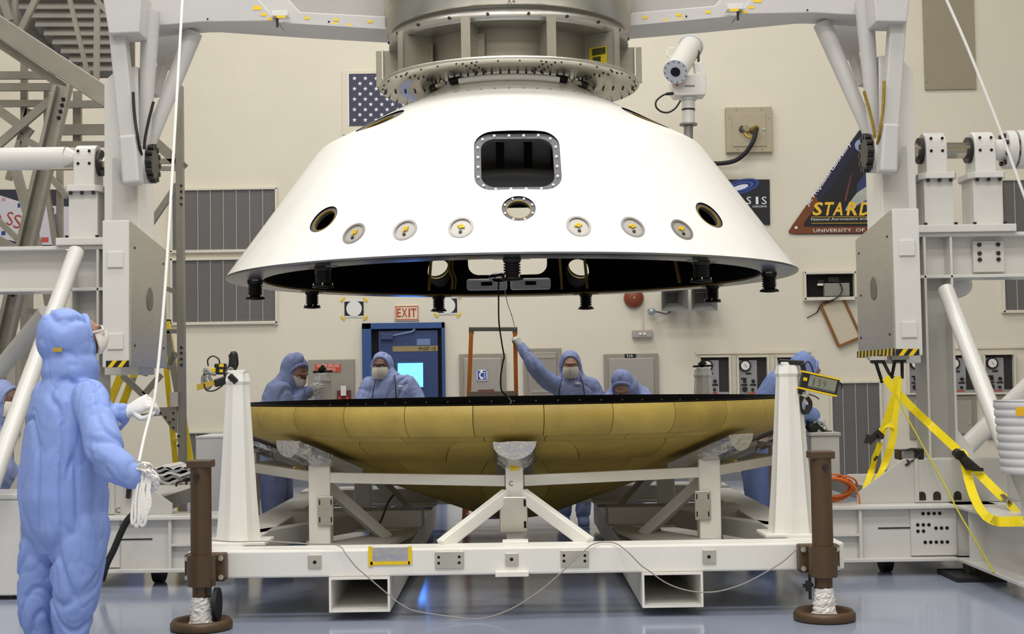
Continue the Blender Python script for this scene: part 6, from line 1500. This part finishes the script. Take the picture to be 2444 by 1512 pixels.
# white covered bench at the left edge
t = thing('white_table', 'white covered table at the bottom left edge behind the man', 'table', (P(-40, 1430, 9.66).x, 9.9, 0))
a = P(-160, 1180, 9.35); b2 = P(47, 1180, 9.35)
m = MB(); m.bx(a.x, b2.x, 9.35, 9.77, 0.03, a.z - 0.04); part('table_skirt', m, mat('skirt_white', (214, 214, 212), 0.5, bump=0.15, bscale=3), t, 0.012)
m = MB(); m.bx(a.x - 0.01, b2.x + 0.01, 9.34, 9.78, a.z - 0.04, a.z); part('table_top', m, M_WHITE, t, 0.01)
m = MB()
for x in (a.x + 0.08, b2.x - 0.08):
    for y in (9.42, 9.7): 
        mm = MB(); mm.cyl((x, y, 0), (x, y, 0.05), 0.03, n=12); part('foot', mm, M_DARKST, t)
# ---------------------------------------------------------------- people in clean-room coveralls
def vox(mb, size, smooth_it=4, noise_amp=0.0, seed=0, nscale=(5.6, 5.6, 2.5), base=Vector((0, 0, 0))):
    """weld overlapping closed pieces into one continuous surface; cloth folds by displacement"""
    me = bpy.data.meshes.new('v'); me.from_pydata([tuple(v) for v in mb.v], [], mb.f)
    bm = bmesh.new(); bm.from_mesh(me); bmesh.ops.recalc_face_normals(bm, faces=bm.faces); bm.to_mesh(me); bm.free()
    o = bpy.data.objects.new('v', me); COL.objects.link(o)
    r = o.modifiers.new('r', 'REMESH'); r.mode = 'VOXEL'; r.voxel_size = size
    s_ = o.modifiers.new('s', 'SMOOTH'); s_.factor = 0.5; s_.iterations = smooth_it
    out = bpy.data.meshes.new_from_object(o.evaluated_get(bpy.context.evaluated_depsgraph_get()))
    bpy.data.objects.remove(o); bpy.data.meshes.remove(me)
    if noise_amp:
        off = Vector((seed * 3.7, seed * 1.3, 0)); ns = Vector(nscale)
        cs = []
        for v in out.vertices:
            q = Vector((v.co.x * ns.x, v.co.y * ns.y, v.co.z * ns.z)) + off
            w = noise.noise(q * 0.5 + Vector((9, 2, 5))) * 1.6
            a = noise.noise(q * 0.8 + Vector((w, w * 0.6, w * 1.2)))
            c_ = noise.noise(q * 1.7 + Vector((w * 1.5, -w, w)) + Vector((4, 7, 1)))
            lo = noise.noise(q * 0.45 + Vector((1, 8, 3)))
            f = noise_amp * (0.7 * lo - 0.95 * math.exp(-(a / 0.10) ** 2) - 0.32 * math.exp(-(c_ / 0.09) ** 2) + 0.25 * c_ + 0.3)
            cs.append(v.co + v.normal * f)
        for v, c in zip(out.vertices, cs): v.co = c
    r2 = MB(); r2.add([v.co for v in out.vertices], [tuple(p.vertices) for p in out.polygons], 0, True)
    bpy.data.meshes.remove(out)
    return r2
def chain(m, pts, rs, n=16, sub=4):
    pts = [Vector(p) for p in pts]
    cp_ = catmull(pts, sub); rr = catmull([Vector((r, 0, 0)) for r in rs], sub); rr = [max(0.004, v.x) for v in rr]
    m.tube(cp_, rr, n); m.ball(pts[0], rs[0], n, 8); m.ball(pts[-1], rs[-1], n, 8)
    return m
def loft(m, secs, n=24):
    """secs: (centre, right vector, forward vector, half width, half depth)"""
    vs = []
    for c, r_, f_, w, d in secs:
        c = Vector(c); r_ = Vector(r_).normalized(); f_ = Vector(f_).normalized()
        for k in range(n):
            q = 2 * pi * k / n; x, y = cos(q), sin(q)
            k2 = (abs(x) ** 2.5 + abs(y) ** 2.5) ** (-1 / 2.5)
            vs.append(c + r_ * w * x * k2 + f_ * d * y * k2)
    L = len(secs)
    m.add(vs, [(i * n + k, i * n + (k + 1) % n, (i + 1) * n + (k + 1) % n, (i + 1) * n + k) for i in range(L - 1) for k in range(n)] + [tuple(range(n)), tuple(range(len(vs) - n, len(vs)))], 0, True)
    return m
def hand(wrist, d, back, curl, thumb_side, sz=1.0, thumb_curl=0.6, fat=1.0):
    """palm, four fingers of different lengths and a thumb, as one skin"""
    d = Vector(d).normalized(); back = Vector(back); back = (back - d * back.dot(d)).normalized(); side = d.cross(back) * thumb_side
    w = Vector(wrist); m = MB()
    s = sz
    loft(m, [(w - d * 0.085 * s, side, back, 0.040 * s, 0.036 * s), (w - d * 0.03 * s, side, back, 0.030 * s, 0.024 * s), (w + d * 0.01 * s, side, back, 0.033 * s, 0.022 * s), (w + d * 0.05 * s, side, back, 0.043 * s, 0.019 * s), (w + d * 0.092 * s, side, back, 0.043 * s, 0.015 * s)], 16)
    for i, (off, ln, r) in enumerate(((0.031, 0.074, 0.0098), (0.0105, 0.084, 0.0102), (-0.0105, 0.077, 0.0096), (-0.030, 0.060, 0.0086))):
        c = curl[i] if isinstance(curl, (list, tuple)) else curl
        p = w + d * (0.085 - (0.008 if i == 3 else 0)) * s + side * off * s; a = 0.25 * c; pts = [w + d * 0.05 * s + side * off * 0.8 * s, p]
        for seg, k in ((0.45, 0.9), (0.30, 1.2), (0.25, 0.9)):
            a += c * k * 0.8; p = p + (d * cos(a) - back * sin(a)) * ln * seg * s; pts.append(p)
        chain(m, pts, [r * s * fat, r * s * 1.05 * fat, r * s * fat, r * s * 0.94 * fat, r * s * 0.82 * fat], 10, 2)
    t0 = w + d * 0.018 * s + side * 0.026 * s; t1 = t0 + (d * 0.45 + side * 0.75 - back * 0.35).normalized() * 0.042 * s
    t2 = t1 + (d * 0.9 + side * (0.35 - thumb_curl * 0.6) - back * 0.5 * thumb_curl).normalized() * 0.034 * s; t3 = t2 + (d * 1.0 - side * thumb_curl * 0.7 - back * 0.5 * thumb_curl).normalized() * 0.028 * s
    chain(m, [t0, t1, t2, t3], [0.015 * s, 0.0125 * s, 0.011 * s, 0.0088 * s], 10, 3)
    return vox(m, 0.0036, 3)
def person(label, suit, skin, seed, J, facing, head, face_dir, up=(0, 0, 1), arms=(), legs=(), torso=(), hands=(), mask=True, goggles=False, lanyard=None, boots=True, fold=0.016, group=None, print_at=None, hood=(0.118, 0.142, 0.150), tape=None, ground=True):
    """J: location of the base; torso: sections (centre, half width, half depth); arms / legs: (points, radii)"""
    g = thing('person', label, 'person', J, group)
    f = Vector((sin(facing), cos(facing), 0)); r = Vector((f.y, -f.x, 0))
    m = MB()
    secs = []
    for i, (c, w, dd) in enumerate(torso):
        c = Vector(c)
        a = Vector(torso[max(i - 1, 0)][0]); b2 = Vector(torso[min(i + 1, len(torso) - 1)][0]); t = (b2 - a).normalized()
        rr = (r - t * r.dot(t)).normalized(); ff = rr.cross(t) * -1
        secs.append((c, rr, ff, w, dd))
    loft(m, secs)
    for pts, rs in arms: chain(m, pts, rs)
    for pts, rs in legs: chain(m, pts, rs)
    hc = Vector(head); fd = Vector(face_dir).normalized(); hu = Vector(up); hu = (hu - fd * hu.dot(fd)).normalized(); hr = fd.cross(hu)
    HM = Matrix((hr, fd, hu)).transposed()
    m.ball(hc - fd * 0.022, (hood[0], hood[1] * 0.9, hood[2]), 24, 16, HM)
    tc = Vector(torso[-1][0])
    chain(m, [hc - hu * 0.06 - fd * 0.01, hc.lerp(tc, 0.6), tc], [hood[0] * 0.98, hood[0] * 0.80, hood[0] * 1.05], 20)
    # hem of the hood on the shoulders
    cov = vox(m, 0.0115 if seed == 1 else 0.014, 6 if seed == 1 else 4, fold, seed)
    part('coverall', cov, suit, g)
    if boots:
        for pts, rs in legs:
            a = Vector(pts[-1]); a0 = Vector((a.x, a.y, 0.0 if ground else a.z - 0.1)); m = MB()
            loft(m, [(a + Vector((0, 0, 0.02)), r, f, rs[-1] * 0.95, rs[-1] * 0.95), (a0 + Vector((0, 0, 0.085)), r, f, 0.055, 0.07), (a0 + f * 0.045 + Vector((0, 0, 0.05)), r, f, 0.058, 0.14), (a0 + f * 0.05 + Vector((0, 0, 0.012)), r, f, 0.056, 0.15), (a0 + f * 0.05, r, f, 0.05, 0.14)], 18)
            part('shoe_cover', vox(m, 0.009, 3, 0.004, seed + 5, (14, 14, 14)), suit, g)
    fc = hc + fd * (hood[1] - 0.078) - hu * 0.014
    m = MB(); m.ball(fc, (0.076, 0.092, 0.104), 24, 16, HM)
    nb = fc + fd * 0.088 - hu * 0.012
    chain(m, [nb + hu * 0.03 - fd * 0.012, nb + fd * 0.008, nb - hu * 0.02 + fd * 0.018], [0.010, 0.013, 0.016], 10)
    chain(m, [fc + fd * 0.07 + hr * 0.045 + hu * 0.036, fc + fd * 0.086 + hu * 0.033, fc + fd * 0.07 - hr * 0.045 + hu * 0.036], [0.012, 0.015, 0.012], 10)
    face = part('face', vox(m, 0.0055, 3), skin, g)
    for s in (-1, 1):
        e = fc + fd * 0.078 + hr * 0.030 * s + hu * 0.010
        mm = MB(); mm.ball(e, (0.0145, 0.012, 0.009), 12, 8, HM); part('eye', mm, mat('eye_white', (214, 208, 198), 0.3), face)
        mm = MB(); mm.ball(e + fd * 0.009, (0.006, 0.005, 0.006), 10, 6, HM); part('iris', mm, M_BLACK, face)
        mm = MB(); chain(mm, [e + hu * 0.022 + hr * 0.018 * s, e + hu * 0.025 + fd * 0.006, e + hu * 0.021 - hr * 0.016 * s + fd * 0.006], [0.004, 0.0055, 0.005], 8, 2); part('eyebrow', mm, mat('dark_brow', (36, 26, 20), 0.7), face)
    # elastic rim of the hood opening
    m = MB(); n = 28; rim = []
    for k in range(n + 1):
        q = 2 * pi * k / n
        rim.append(hc + fd * (hood[1] - 0.050 - 0.03 * abs(cos(q)) ** 2 - 0.035 * max(0, -sin(q))) + hr * 0.086 * cos(q) + hu * (0.112 * sin(q) - 0.018))
    m.tube(rim, 0.017, 10, caps=False); part('hood_rim', m, suit, g)
    if mask:
        m = MB(); vs = []; nu, nv = 12, 8
        for j in range(nv + 1):
            v = j / nv; h = 0.004 - 0.118 * v
            for i in range(nu + 1):
                u = (i / nu - 0.5) * 2
                bulge = 0.03 * (1 - abs(u) ** 1.6) * sin(pi * min(1, 0.25 + v * 0.75)) + (0.022 * max(0, 1 - abs(u) * 3) * (1 - v))
                wdt = 0.084 * (1 - 0.12 * (2 * v - 1) ** 2)
                dp = 0.094 - 0.058 * u * u + bulge - 0.05 * max(0, v - 0.7)
                vs.append(fc + hr * wdt * u + hu * h + fd * dp)
        k = nu + 1
        m.add(vs + [p - fd * 0.006 for p in vs], [(j * k + i, j * k + i + 1, (j + 1) * k + i + 1, (j + 1) * k + i) for j in range(nv) for i in range(nu)] + [(len(vs) + j * k + i, len(vs) + (j + 1) * k + i, len(vs) + (j + 1) * k + i + 1, len(vs) + j * k + i + 1) for j in range(nv) for i in range(nu)], 0, True)
        part('face_mask', m, M_MASK, g)
    if goggles:
        m = MB(); 
        for s in (-1, 1): m.tube([fc + fd * 0.098 + hr * (0.034 * s + 0.030 * cos(q)) + hu * (0.010 + 0.024 * sin(q)) - fd * 0.01 * abs(cos(q)) for q in [2 * pi * k / 16 for k in range(17)]], 0.005, 6, caps=False)
        m.bar(fc + fd * 0.09 + hr * 0.062 + hu * 0.014, fc - fd * 0.02 + hr * 0.095 + hu * 0.016, 0.006, 0.010); m.bar(fc + fd * 0.09 - hr * 0.062 + hu * 0.014, fc - fd * 0.02 - hr * 0.095 + hu * 0.016, 0.006, 0.010)
        part('safety_glasses', m, mat('clear_plastic_white', (230, 226, 224), 0.2), g)
    for kw in hands: part('glove', hand(*kw), M_GLOVE, g)
    if lanyard:
        for pth in lanyard:
            m = MB(); m.tube(catmull(pth, 5), 0.006, 6); part('lanyard', m, mat('lanyard_dark', (44, 46, 60), 0.6), g)
    if print_at:
        m = MB(); m.ball(print_at, (0.032, 0.012, 0.012), 14, 8); part('chest_print', m, mat('print_white', (220, 222, 228), 0.5), g)
    if tape:
        c, n_, w, h = tape; m = MB(); m.box(c, (w, h, 0.006), frame_of(n_)); part('yellow_tape', m, mat('worn_yellow', (190, 160, 50)), g)
    return g
V = Vector
# foreground man with the rope
Y0 = 7.5
fa = RAD(52)
ff = V((sin(fa), cos(fa), 0)); rv = V((ff.y, -ff.x, 0))
wr_ = P(300, 984, 7.40); wl = P(316, 1136, 7.12)
PA = person('person in blue hooded coverall seen from behind, holding the white rope in gloved hands', M_SUIT, M_SKIN, 1, (P(160, 1500, Y0).x, Y0, 0), fa,
    P(163, 806, 7.5), (0.74, 0.62, 0.26),
    torso=[(P(160, 1318, 7.5), 0.17, 0.15), (P(158, 1262, 7.5), 0.225, 0.20), (P(154, 1180, 7.5), 0.245, 0.225), (P(152, 1100, 7.5), 0.245, 0.215), (P(155, 1020, 7.5), 0.24, 0.20), (P(160, 955, 7.5), 0.225, 0.175), (P(166, 915, 7.5), 0.165, 0.14), (P(170, 885, 7.5), 0.10, 0.11)],
    arms=[([P(214, 946, 7.36), P(236, 1010, 7.26), P(256, 1086, 7.15), P(290, 1118, 7.12), wl + V((-0.005, 0, 0.0))], [0.098, 0.096, 0.098, 0.086, 0.066]),
          ([P(108, 946, 7.66), P(150, 985, 7.85), P(228, 1010, 7.8), P(266, 1000, 7.58), wr_ + V((-0.03, 0, 0))], [0.095, 0.09, 0.088, 0.078, 0.066])],
    legs=[([P(120, 1262, 7.56), P(100, 1370, 7.58), P(92, 1460, 7.58), P(98, 1505, 7.58)], [0.145, 0.118, 0.098, 0.075]),
          ([P(196, 1262, 7.44), P(186, 1370, 7.42), P(176, 1450, 7.44), P(172, 1502, 7.44)], [0.155, 0.135, 0.118, 0.09])],
    hands=[(wr_ + V((0.03, -0.01, 0.012)), V((0.86, -0.16, 0.42)), V((-0.30, -0.75, 0.55)), (0.85, 1.1, 1.15, 1.2), 1, 1.22, 0.55, 1.2),
           (wl + V((0.012, 0, -0.01)), V((0.80, 0.2, -0.3)), V((0.1, -0.9, 0.3)), 1.0, -1, 1.15, 0.7)],
    mask=True, goggles=True, fold=0.018, hood=(0.150, 0.168, 0.170), tape=(P(137, 834, 7.345), (-0.25, -1, 0.0), 0.055, 0.022))
# people behind the heat shield
def stand_legs(x, y, hz=0.92, w=0.10, bend=0.0):
    return [([(x + s * w, y, hz), (x + s * (w + 0.01), y - bend, 0.50), (x + s * (w + 0.015), y, 0.12)], [0.125, 0.10, 0.075]) for s in (-1, 1)]
YD = 13.75
h = P(911, 872, YD)
person('person in dusty blue coverall and mask facing the camera before the blue door', M_SUIT2, M_SKIND, 2, (h.x + 0.08, YD, 0), RAD(184), h, (-0.10, -1, -0.05), group='masked technicians behind the heat shield',
    torso=[((h.x + 0.1, YD + 0.05, 0.80), 0.17, 0.14), ((h.x + 0.1, YD + 0.05, 0.95), 0.20, 0.16), (P(932, 990, YD), 0.215, 0.16), (P(930, 940, YD), 0.235, 0.16), (P(926, 912, YD), 0.20, 0.135), (P(918, 897, YD), 0.11, 0.10)],
    arms=[([P(884, 921, YD), P(866, 965, YD - 0.1), P(880, 1000, YD - 0.35)], [0.095, 0.085, 0.07]), ([P(972, 917, YD), P(1000, 965, YD - 0.08), P(985, 1000, YD - 0.35)], [0.10, 0.085, 0.07])],
    legs=stand_legs(h.x + 0.1, YD + 0.05), hands=[(P(882, 1003, YD - 0.4), V((0.3, -1, -0.2)), V((0, 0, 1)), 0.5, 1), (P(983, 1003, YD - 0.4), V((-0.3, -1, -0.2)), V((0, 0, 1)), 0.5, -1)],
    lanyard=[[P(897, 905, YD - 0.13), P(892, 925, YD - 0.175), P(888, 952, YD - 0.19)], [P(941, 895, YD - 0.12), P(944, 920, YD - 0.18), P(945, 955, YD - 0.19)]], print_at=P(956, 922, YD - 0.165))
h = P(1362, 870, YD)
wE = P(1243, 826, YD - 0.05)
person('person in blue coverall and mask reaching up to the orange ladder rail', M_SUIT2, M_SKIN, 3, (P(1375, 1240, YD).x, YD, 0), RAD(176), h, (-0.05, -1, -0.08), group='masked technicians behind the heat shield',
    torso=[((h.x + 0.05, YD + 0.03, 0.80), 0.17, 0.14), ((h.x + 0.05, YD + 0.03, 0.95), 0.19, 0.155), (P(1378, 990, YD), 0.20, 0.155), (P(1374, 942, YD), 0.215, 0.155), (P(1368, 912, YD), 0.18, 0.13), (P(1364, 895, YD), 0.105, 0.10)],
    arms=[([P(1334, 922, YD), P(1300, 902, YD - 0.06), P(1272, 870, YD - 0.1), wE], [0.098, 0.09, 0.078, 0.05]), ([P(1410, 922, YD), P(1430, 965, YD - 0.05), P(1425, 1000, YD - 0.3)], [0.095, 0.085, 0.07])],
    legs=[([(h.x - 0.02, YD + 0.03, 0.92), (h.x - 0.03, YD, 0.5), (P(1345, 1240, YD).x, YD - 0.1, 0.12)], [0.125, 0.10, 0.075]), ([(h.x + 0.14, YD + 0.03, 0.92), (h.x + 0.13, YD, 0.5), (P(1390, 1240, YD).x, YD - 0.15, 0.12)], [0.125, 0.10, 0.075])],
    hands=[(wE, V((-0.45, -0.1, 0.85)), V((0.55, -0.75, 0.3)), 1.15, 1, 1.05), (P(1424, 1003, YD - 0.35), V((-0.2, -1, -0.2)), V((0, 0, 1)), 0.5, -1)],
    lanyard=[[P(1341, 903, YD - 0.12), P(1336, 925, YD - 0.17), P(1333, 952, YD - 0.18)], [P(1385, 898, YD - 0.12), P(1392, 920, YD - 0.16), P(1396, 950, YD - 0.18)]], print_at=P(1379, 915, YD - 0.145))
YF_ = 13.7
h = P(1485, 916, YF_)
person('person in blue coverall bending down behind the heat shield, head bowed', M_SUIT2, M_SKIN, 4, (P(1497, 1250, YF_).x, YF_ + 0.2, 0), RAD(186), h, (-0.12, -0.72, -0.62), group='masked technicians behind the heat shield',
    torso=[((h.x + 0.04, YF_ + 0.35, 0.78), 0.16, 0.14), ((h.x + 0.04, YF_ + 0.38, 0.92), 0.185, 0.155), (P(1500, 985, YF_ + 0.32), 0.195, 0.15), (P(1500, 955, YF_ + 0.2), 0.205, 0.145), (P(1498, 936, YF_ + 0.08), 0.17, 0.12), (P(1494, 922, YF_ + 0.02), 0.10, 0.10)],
    arms=[([P(1466, 945, YF_ + 0.1), P(1452, 975, YF_ - 0.1), P(1470, 1000, YF_ - 0.3)], [0.09, 0.08, 0.065]), ([P(1532, 943, YF_ + 0.1), P(1548, 975, YF_ - 0.1), P(1525, 1000, YF_ - 0.3)], [0.09, 0.08, 0.065])],
    legs=stand_legs(h.x + 0.04, YF_ + 0.36), hands=[(P(1471, 1003, YF_ - 0.34), V((0.2, -1, -0.3)), V((0, 0, 1)), 0.6, 1), (P(1524, 1003, YF_ - 0.34), V((-0.2, -1, -0.3)), V((0, 0, 1)), 0.6, -1)], mask=False)
YC_ = 12.55
h = P(704, 880, YC_)
wC = P(734, 935, YC_ - 0.05)
person('person in dusty blue coverall leaning right over the left rear post, eyes cast down', M_SUIT2, M_SKIN, 5, (P(655, 1285, YC_).x, YC_, 0), RAD(115), h, (0.60, -0.62, -0.50), group='masked technicians behind the heat shield',
    torso=[(P(655, 1130, YC_), 0.16, 0.15), (P(652, 1090, YC_), 0.19, 0.17), (P(658, 1035, YC_), 0.20, 0.165), (P(668, 975, YC_), 0.215, 0.165), (P(680, 930, YC_), 0.19, 0.145), (P(692, 908, YC_), 0.11, 0.105)],
    arms=[([P(672, 935, YC_ - 0.17), P(690, 985, YC_ - 0.22), P(715, 950, YC_ - 0.12), wC], [0.092, 0.085, 0.07, 0.052]), ([P(690, 932, YC_ + 0.17), P(712, 990, YC_ + 0.15), P(745, 985, YC_ + 0.05)], [0.09, 0.08, 0.06])],
    legs=[([P(645, 1110, YC_ - 0.08), P(652, 1200, YC_ - 0.1), (P(655, 1250, YC_).x, YC_ - 0.1, 0.12)], [0.14, 0.11, 0.085]), ([P(665, 1110, YC_ + 0.1), P(672, 1200, YC_ + 0.1), (P(676, 1250, YC_).x, YC_ + 0.12, 0.12)], [0.135, 0.105, 0.085])],
    hands=[(wC, V((0.75, 0.1, 0.5)), V((0.2, -0.9, 0.4)), 0.35, 1), (P(748, 984, YC_ + 0.05), V((1, 0, 0.1)), V((0, -0.3, 1)), 0.6, -1)])
YG = 12.45
h = P(1920, 877, YG)
wG = P(1938, 992, YG - 0.12)
person('person in bright blue coverall bending sideways behind the right fluted post', M_SUIT, M_SKIN, 6, (P(1812, 1260, YG).x, YG, 0), RAD(75), h, (0.86, 0.35, -0.35), group='masked technicians behind the heat shield',
    torso=[(P(1808, 1128, YG), 0.155, 0.14), (P(1808, 1085, YG), 0.18, 0.165), (P(1822, 1025, YG), 0.19, 0.165), (P(1842, 965, YG), 0.20, 0.165), (P(1866, 918, YG), 0.19, 0.15), (P(1893, 888, YG), 0.11, 0.105)],
    arms=[([P(1872, 925, YG - 0.16), P(1900, 975, YG - 0.2), wG], [0.092, 0.086, 0.07]), ([P(1870, 918, YG + 0.16), P(1900, 975, YG + 0.15), P(1940, 1005, YG + 0.1)], [0.09, 0.082, 0.06])],
    legs=[([P(1800, 1110, YG - 0.08), P(1806, 1190, YG - 0.1), (P(1808, 1250, YG).x, YG - 0.1, 0.12)], [0.13, 0.105, 0.08]), ([P(1818, 1110, YG + 0.1), P(1822, 1190, YG + 0.1), (P(1826, 1250, YG).x, YG + 0.12, 0.12)], [0.125, 0.10, 0.08])],
    hands=[(wG, V((0.9, -0.1, -0.3)), V((0.2, -0.6, 0.7)), 0.9, 1, 1.15), (P(1943, 1007, YG + 0.1), V((1, 0, -0.1)), V((0, 0, 1)), 0.6, -1)], mask=False)
YB_ = 10.55
h = P(6, 950, YB_)
person('person in blue hood and mask partly cut off by the left edge', M_SUIT2, M_SKIND, 7, (P(-20, 1300, YB_).x, YB_ + 0.1, 0), RAD(95), h, (0.92, -0.35, -0.12), group='masked technicians behind the heat shield',
    torso=[((P(-40, 1200, YB_).x, YB_ + 0.1, 0.62), 0.17, 0.15), ((P(-40, 1200, YB_).x, YB_ + 0.1, 0.78), 0.195, 0.17), (P(-30, 1115, YB_ + 0.1), 0.205, 0.18), (P(-25, 1060, YB_ + 0.1), 0.21, 0.175), (P(-18, 1015, YB_ + 0.05), 0.18, 0.15), (P(-8, 988, YB_), 0.11, 0.11)],
    arms=[([P(-25, 1030, YB_ - 0.15), P(0, 1100, YB_ - 0.25), P(30, 1150, YB_ - 0.15), P(45, 1165, YB_)], [0.095, 0.088, 0.075, 0.055]), ([P(-15, 1030, YB_ + 0.25), P(10, 1110, YB_ + 0.3), P(40, 1130, YB_ + 0.25)], [0.09, 0.08, 0.06])],
    legs=[([(P(-45, 1200, YB_).x + 0.05, YB_ + 0.1 + s * 0.11, 0.7), (P(-30, 1200, YB_).x + 0.12, YB_ + 0.1 + s * 0.12, 0.42), (P(-45, 1200, YB_).x, YB_ + 0.1 + s * 0.12, 0.12)], [0.125, 0.105, 0.08]) for s in (-1, 1)],
    hands=[(P(48, 1168, YB_), V((1, 0, -0.2)), V((0, -0.2, 1)), 0.6, 1), (P(44, 1133, YB_ + 0.25), V((1, 0, -0.2)), V((0, 0, 1)), 0.6, -1)])
# rope held by the foreground man, with its coil
t = thing('tag_rope', 'white rope running from the top of the picture to a coil in the gloved hands', 'rope', P(335, 1250, 7.15))
m = MB(); m.tube(catmull([P(437, -30, 8.4), P(426, 160, 8.1), P(412, 400, 7.8), P(393, 700, 7.5), P(372, 925, 7.32), P(362, 975, 7.28), P(345, 1040, 7.2), P(332, 1100, 7.12)], 5), 0.0085, 8); part('rope_line', m, M_ROPE, t)
rr = random.Random(3)
for cx, cy, rx, ry, a in ((342, 1120, 15, 10, 0.2), (345, 1130, 17, 11, 0.35), (350, 1140, 18, 10, 0.5), (346, 1112, 16, 7, 0.1), (358, 1146, 11, 14, 0.2), (345, 1134, 24, 9, 0.6)):
    m = MB(); m.tube([P(cx + rx * cos(q) * cos(a) - ry * sin(q) * sin(a), cy + rx * cos(q) * sin(a) + ry * sin(q) * cos(a), 7.1 + 0.03 * sin(q) + rr.uniform(-0.02, 0.02)) for q in [2 * pi * k / 20 for k in range(21)]], 0.008, 8, caps=False); part('rope_loop', m, M_ROPE, t)
for x0, x1, yb in ((322, 318, 1250), (330, 326, 1256), (338, 330, 1240), (344, 340, 1254), (350, 346, 1236), (326, 336, 1246), (336, 350, 1228)):
    m = MB(); w = 6 + rr.uniform(0, 4); m.tube(catmull([P(x0 + 6, 1128, 7.1), P(x0 - 1 - w * 0.3, 1190, 7.1), P(x1 - w * 0.6, yb - 14, 7.09), P(x1, yb, 7.09), P(x1 + w * 0.8, yb - 14, 7.08), P(x1 + w, 1190, 7.08), P(x0 + 12, 1132, 7.09)], 5), 0.008, 8); part('rope_bight', m, M_ROPE, t)
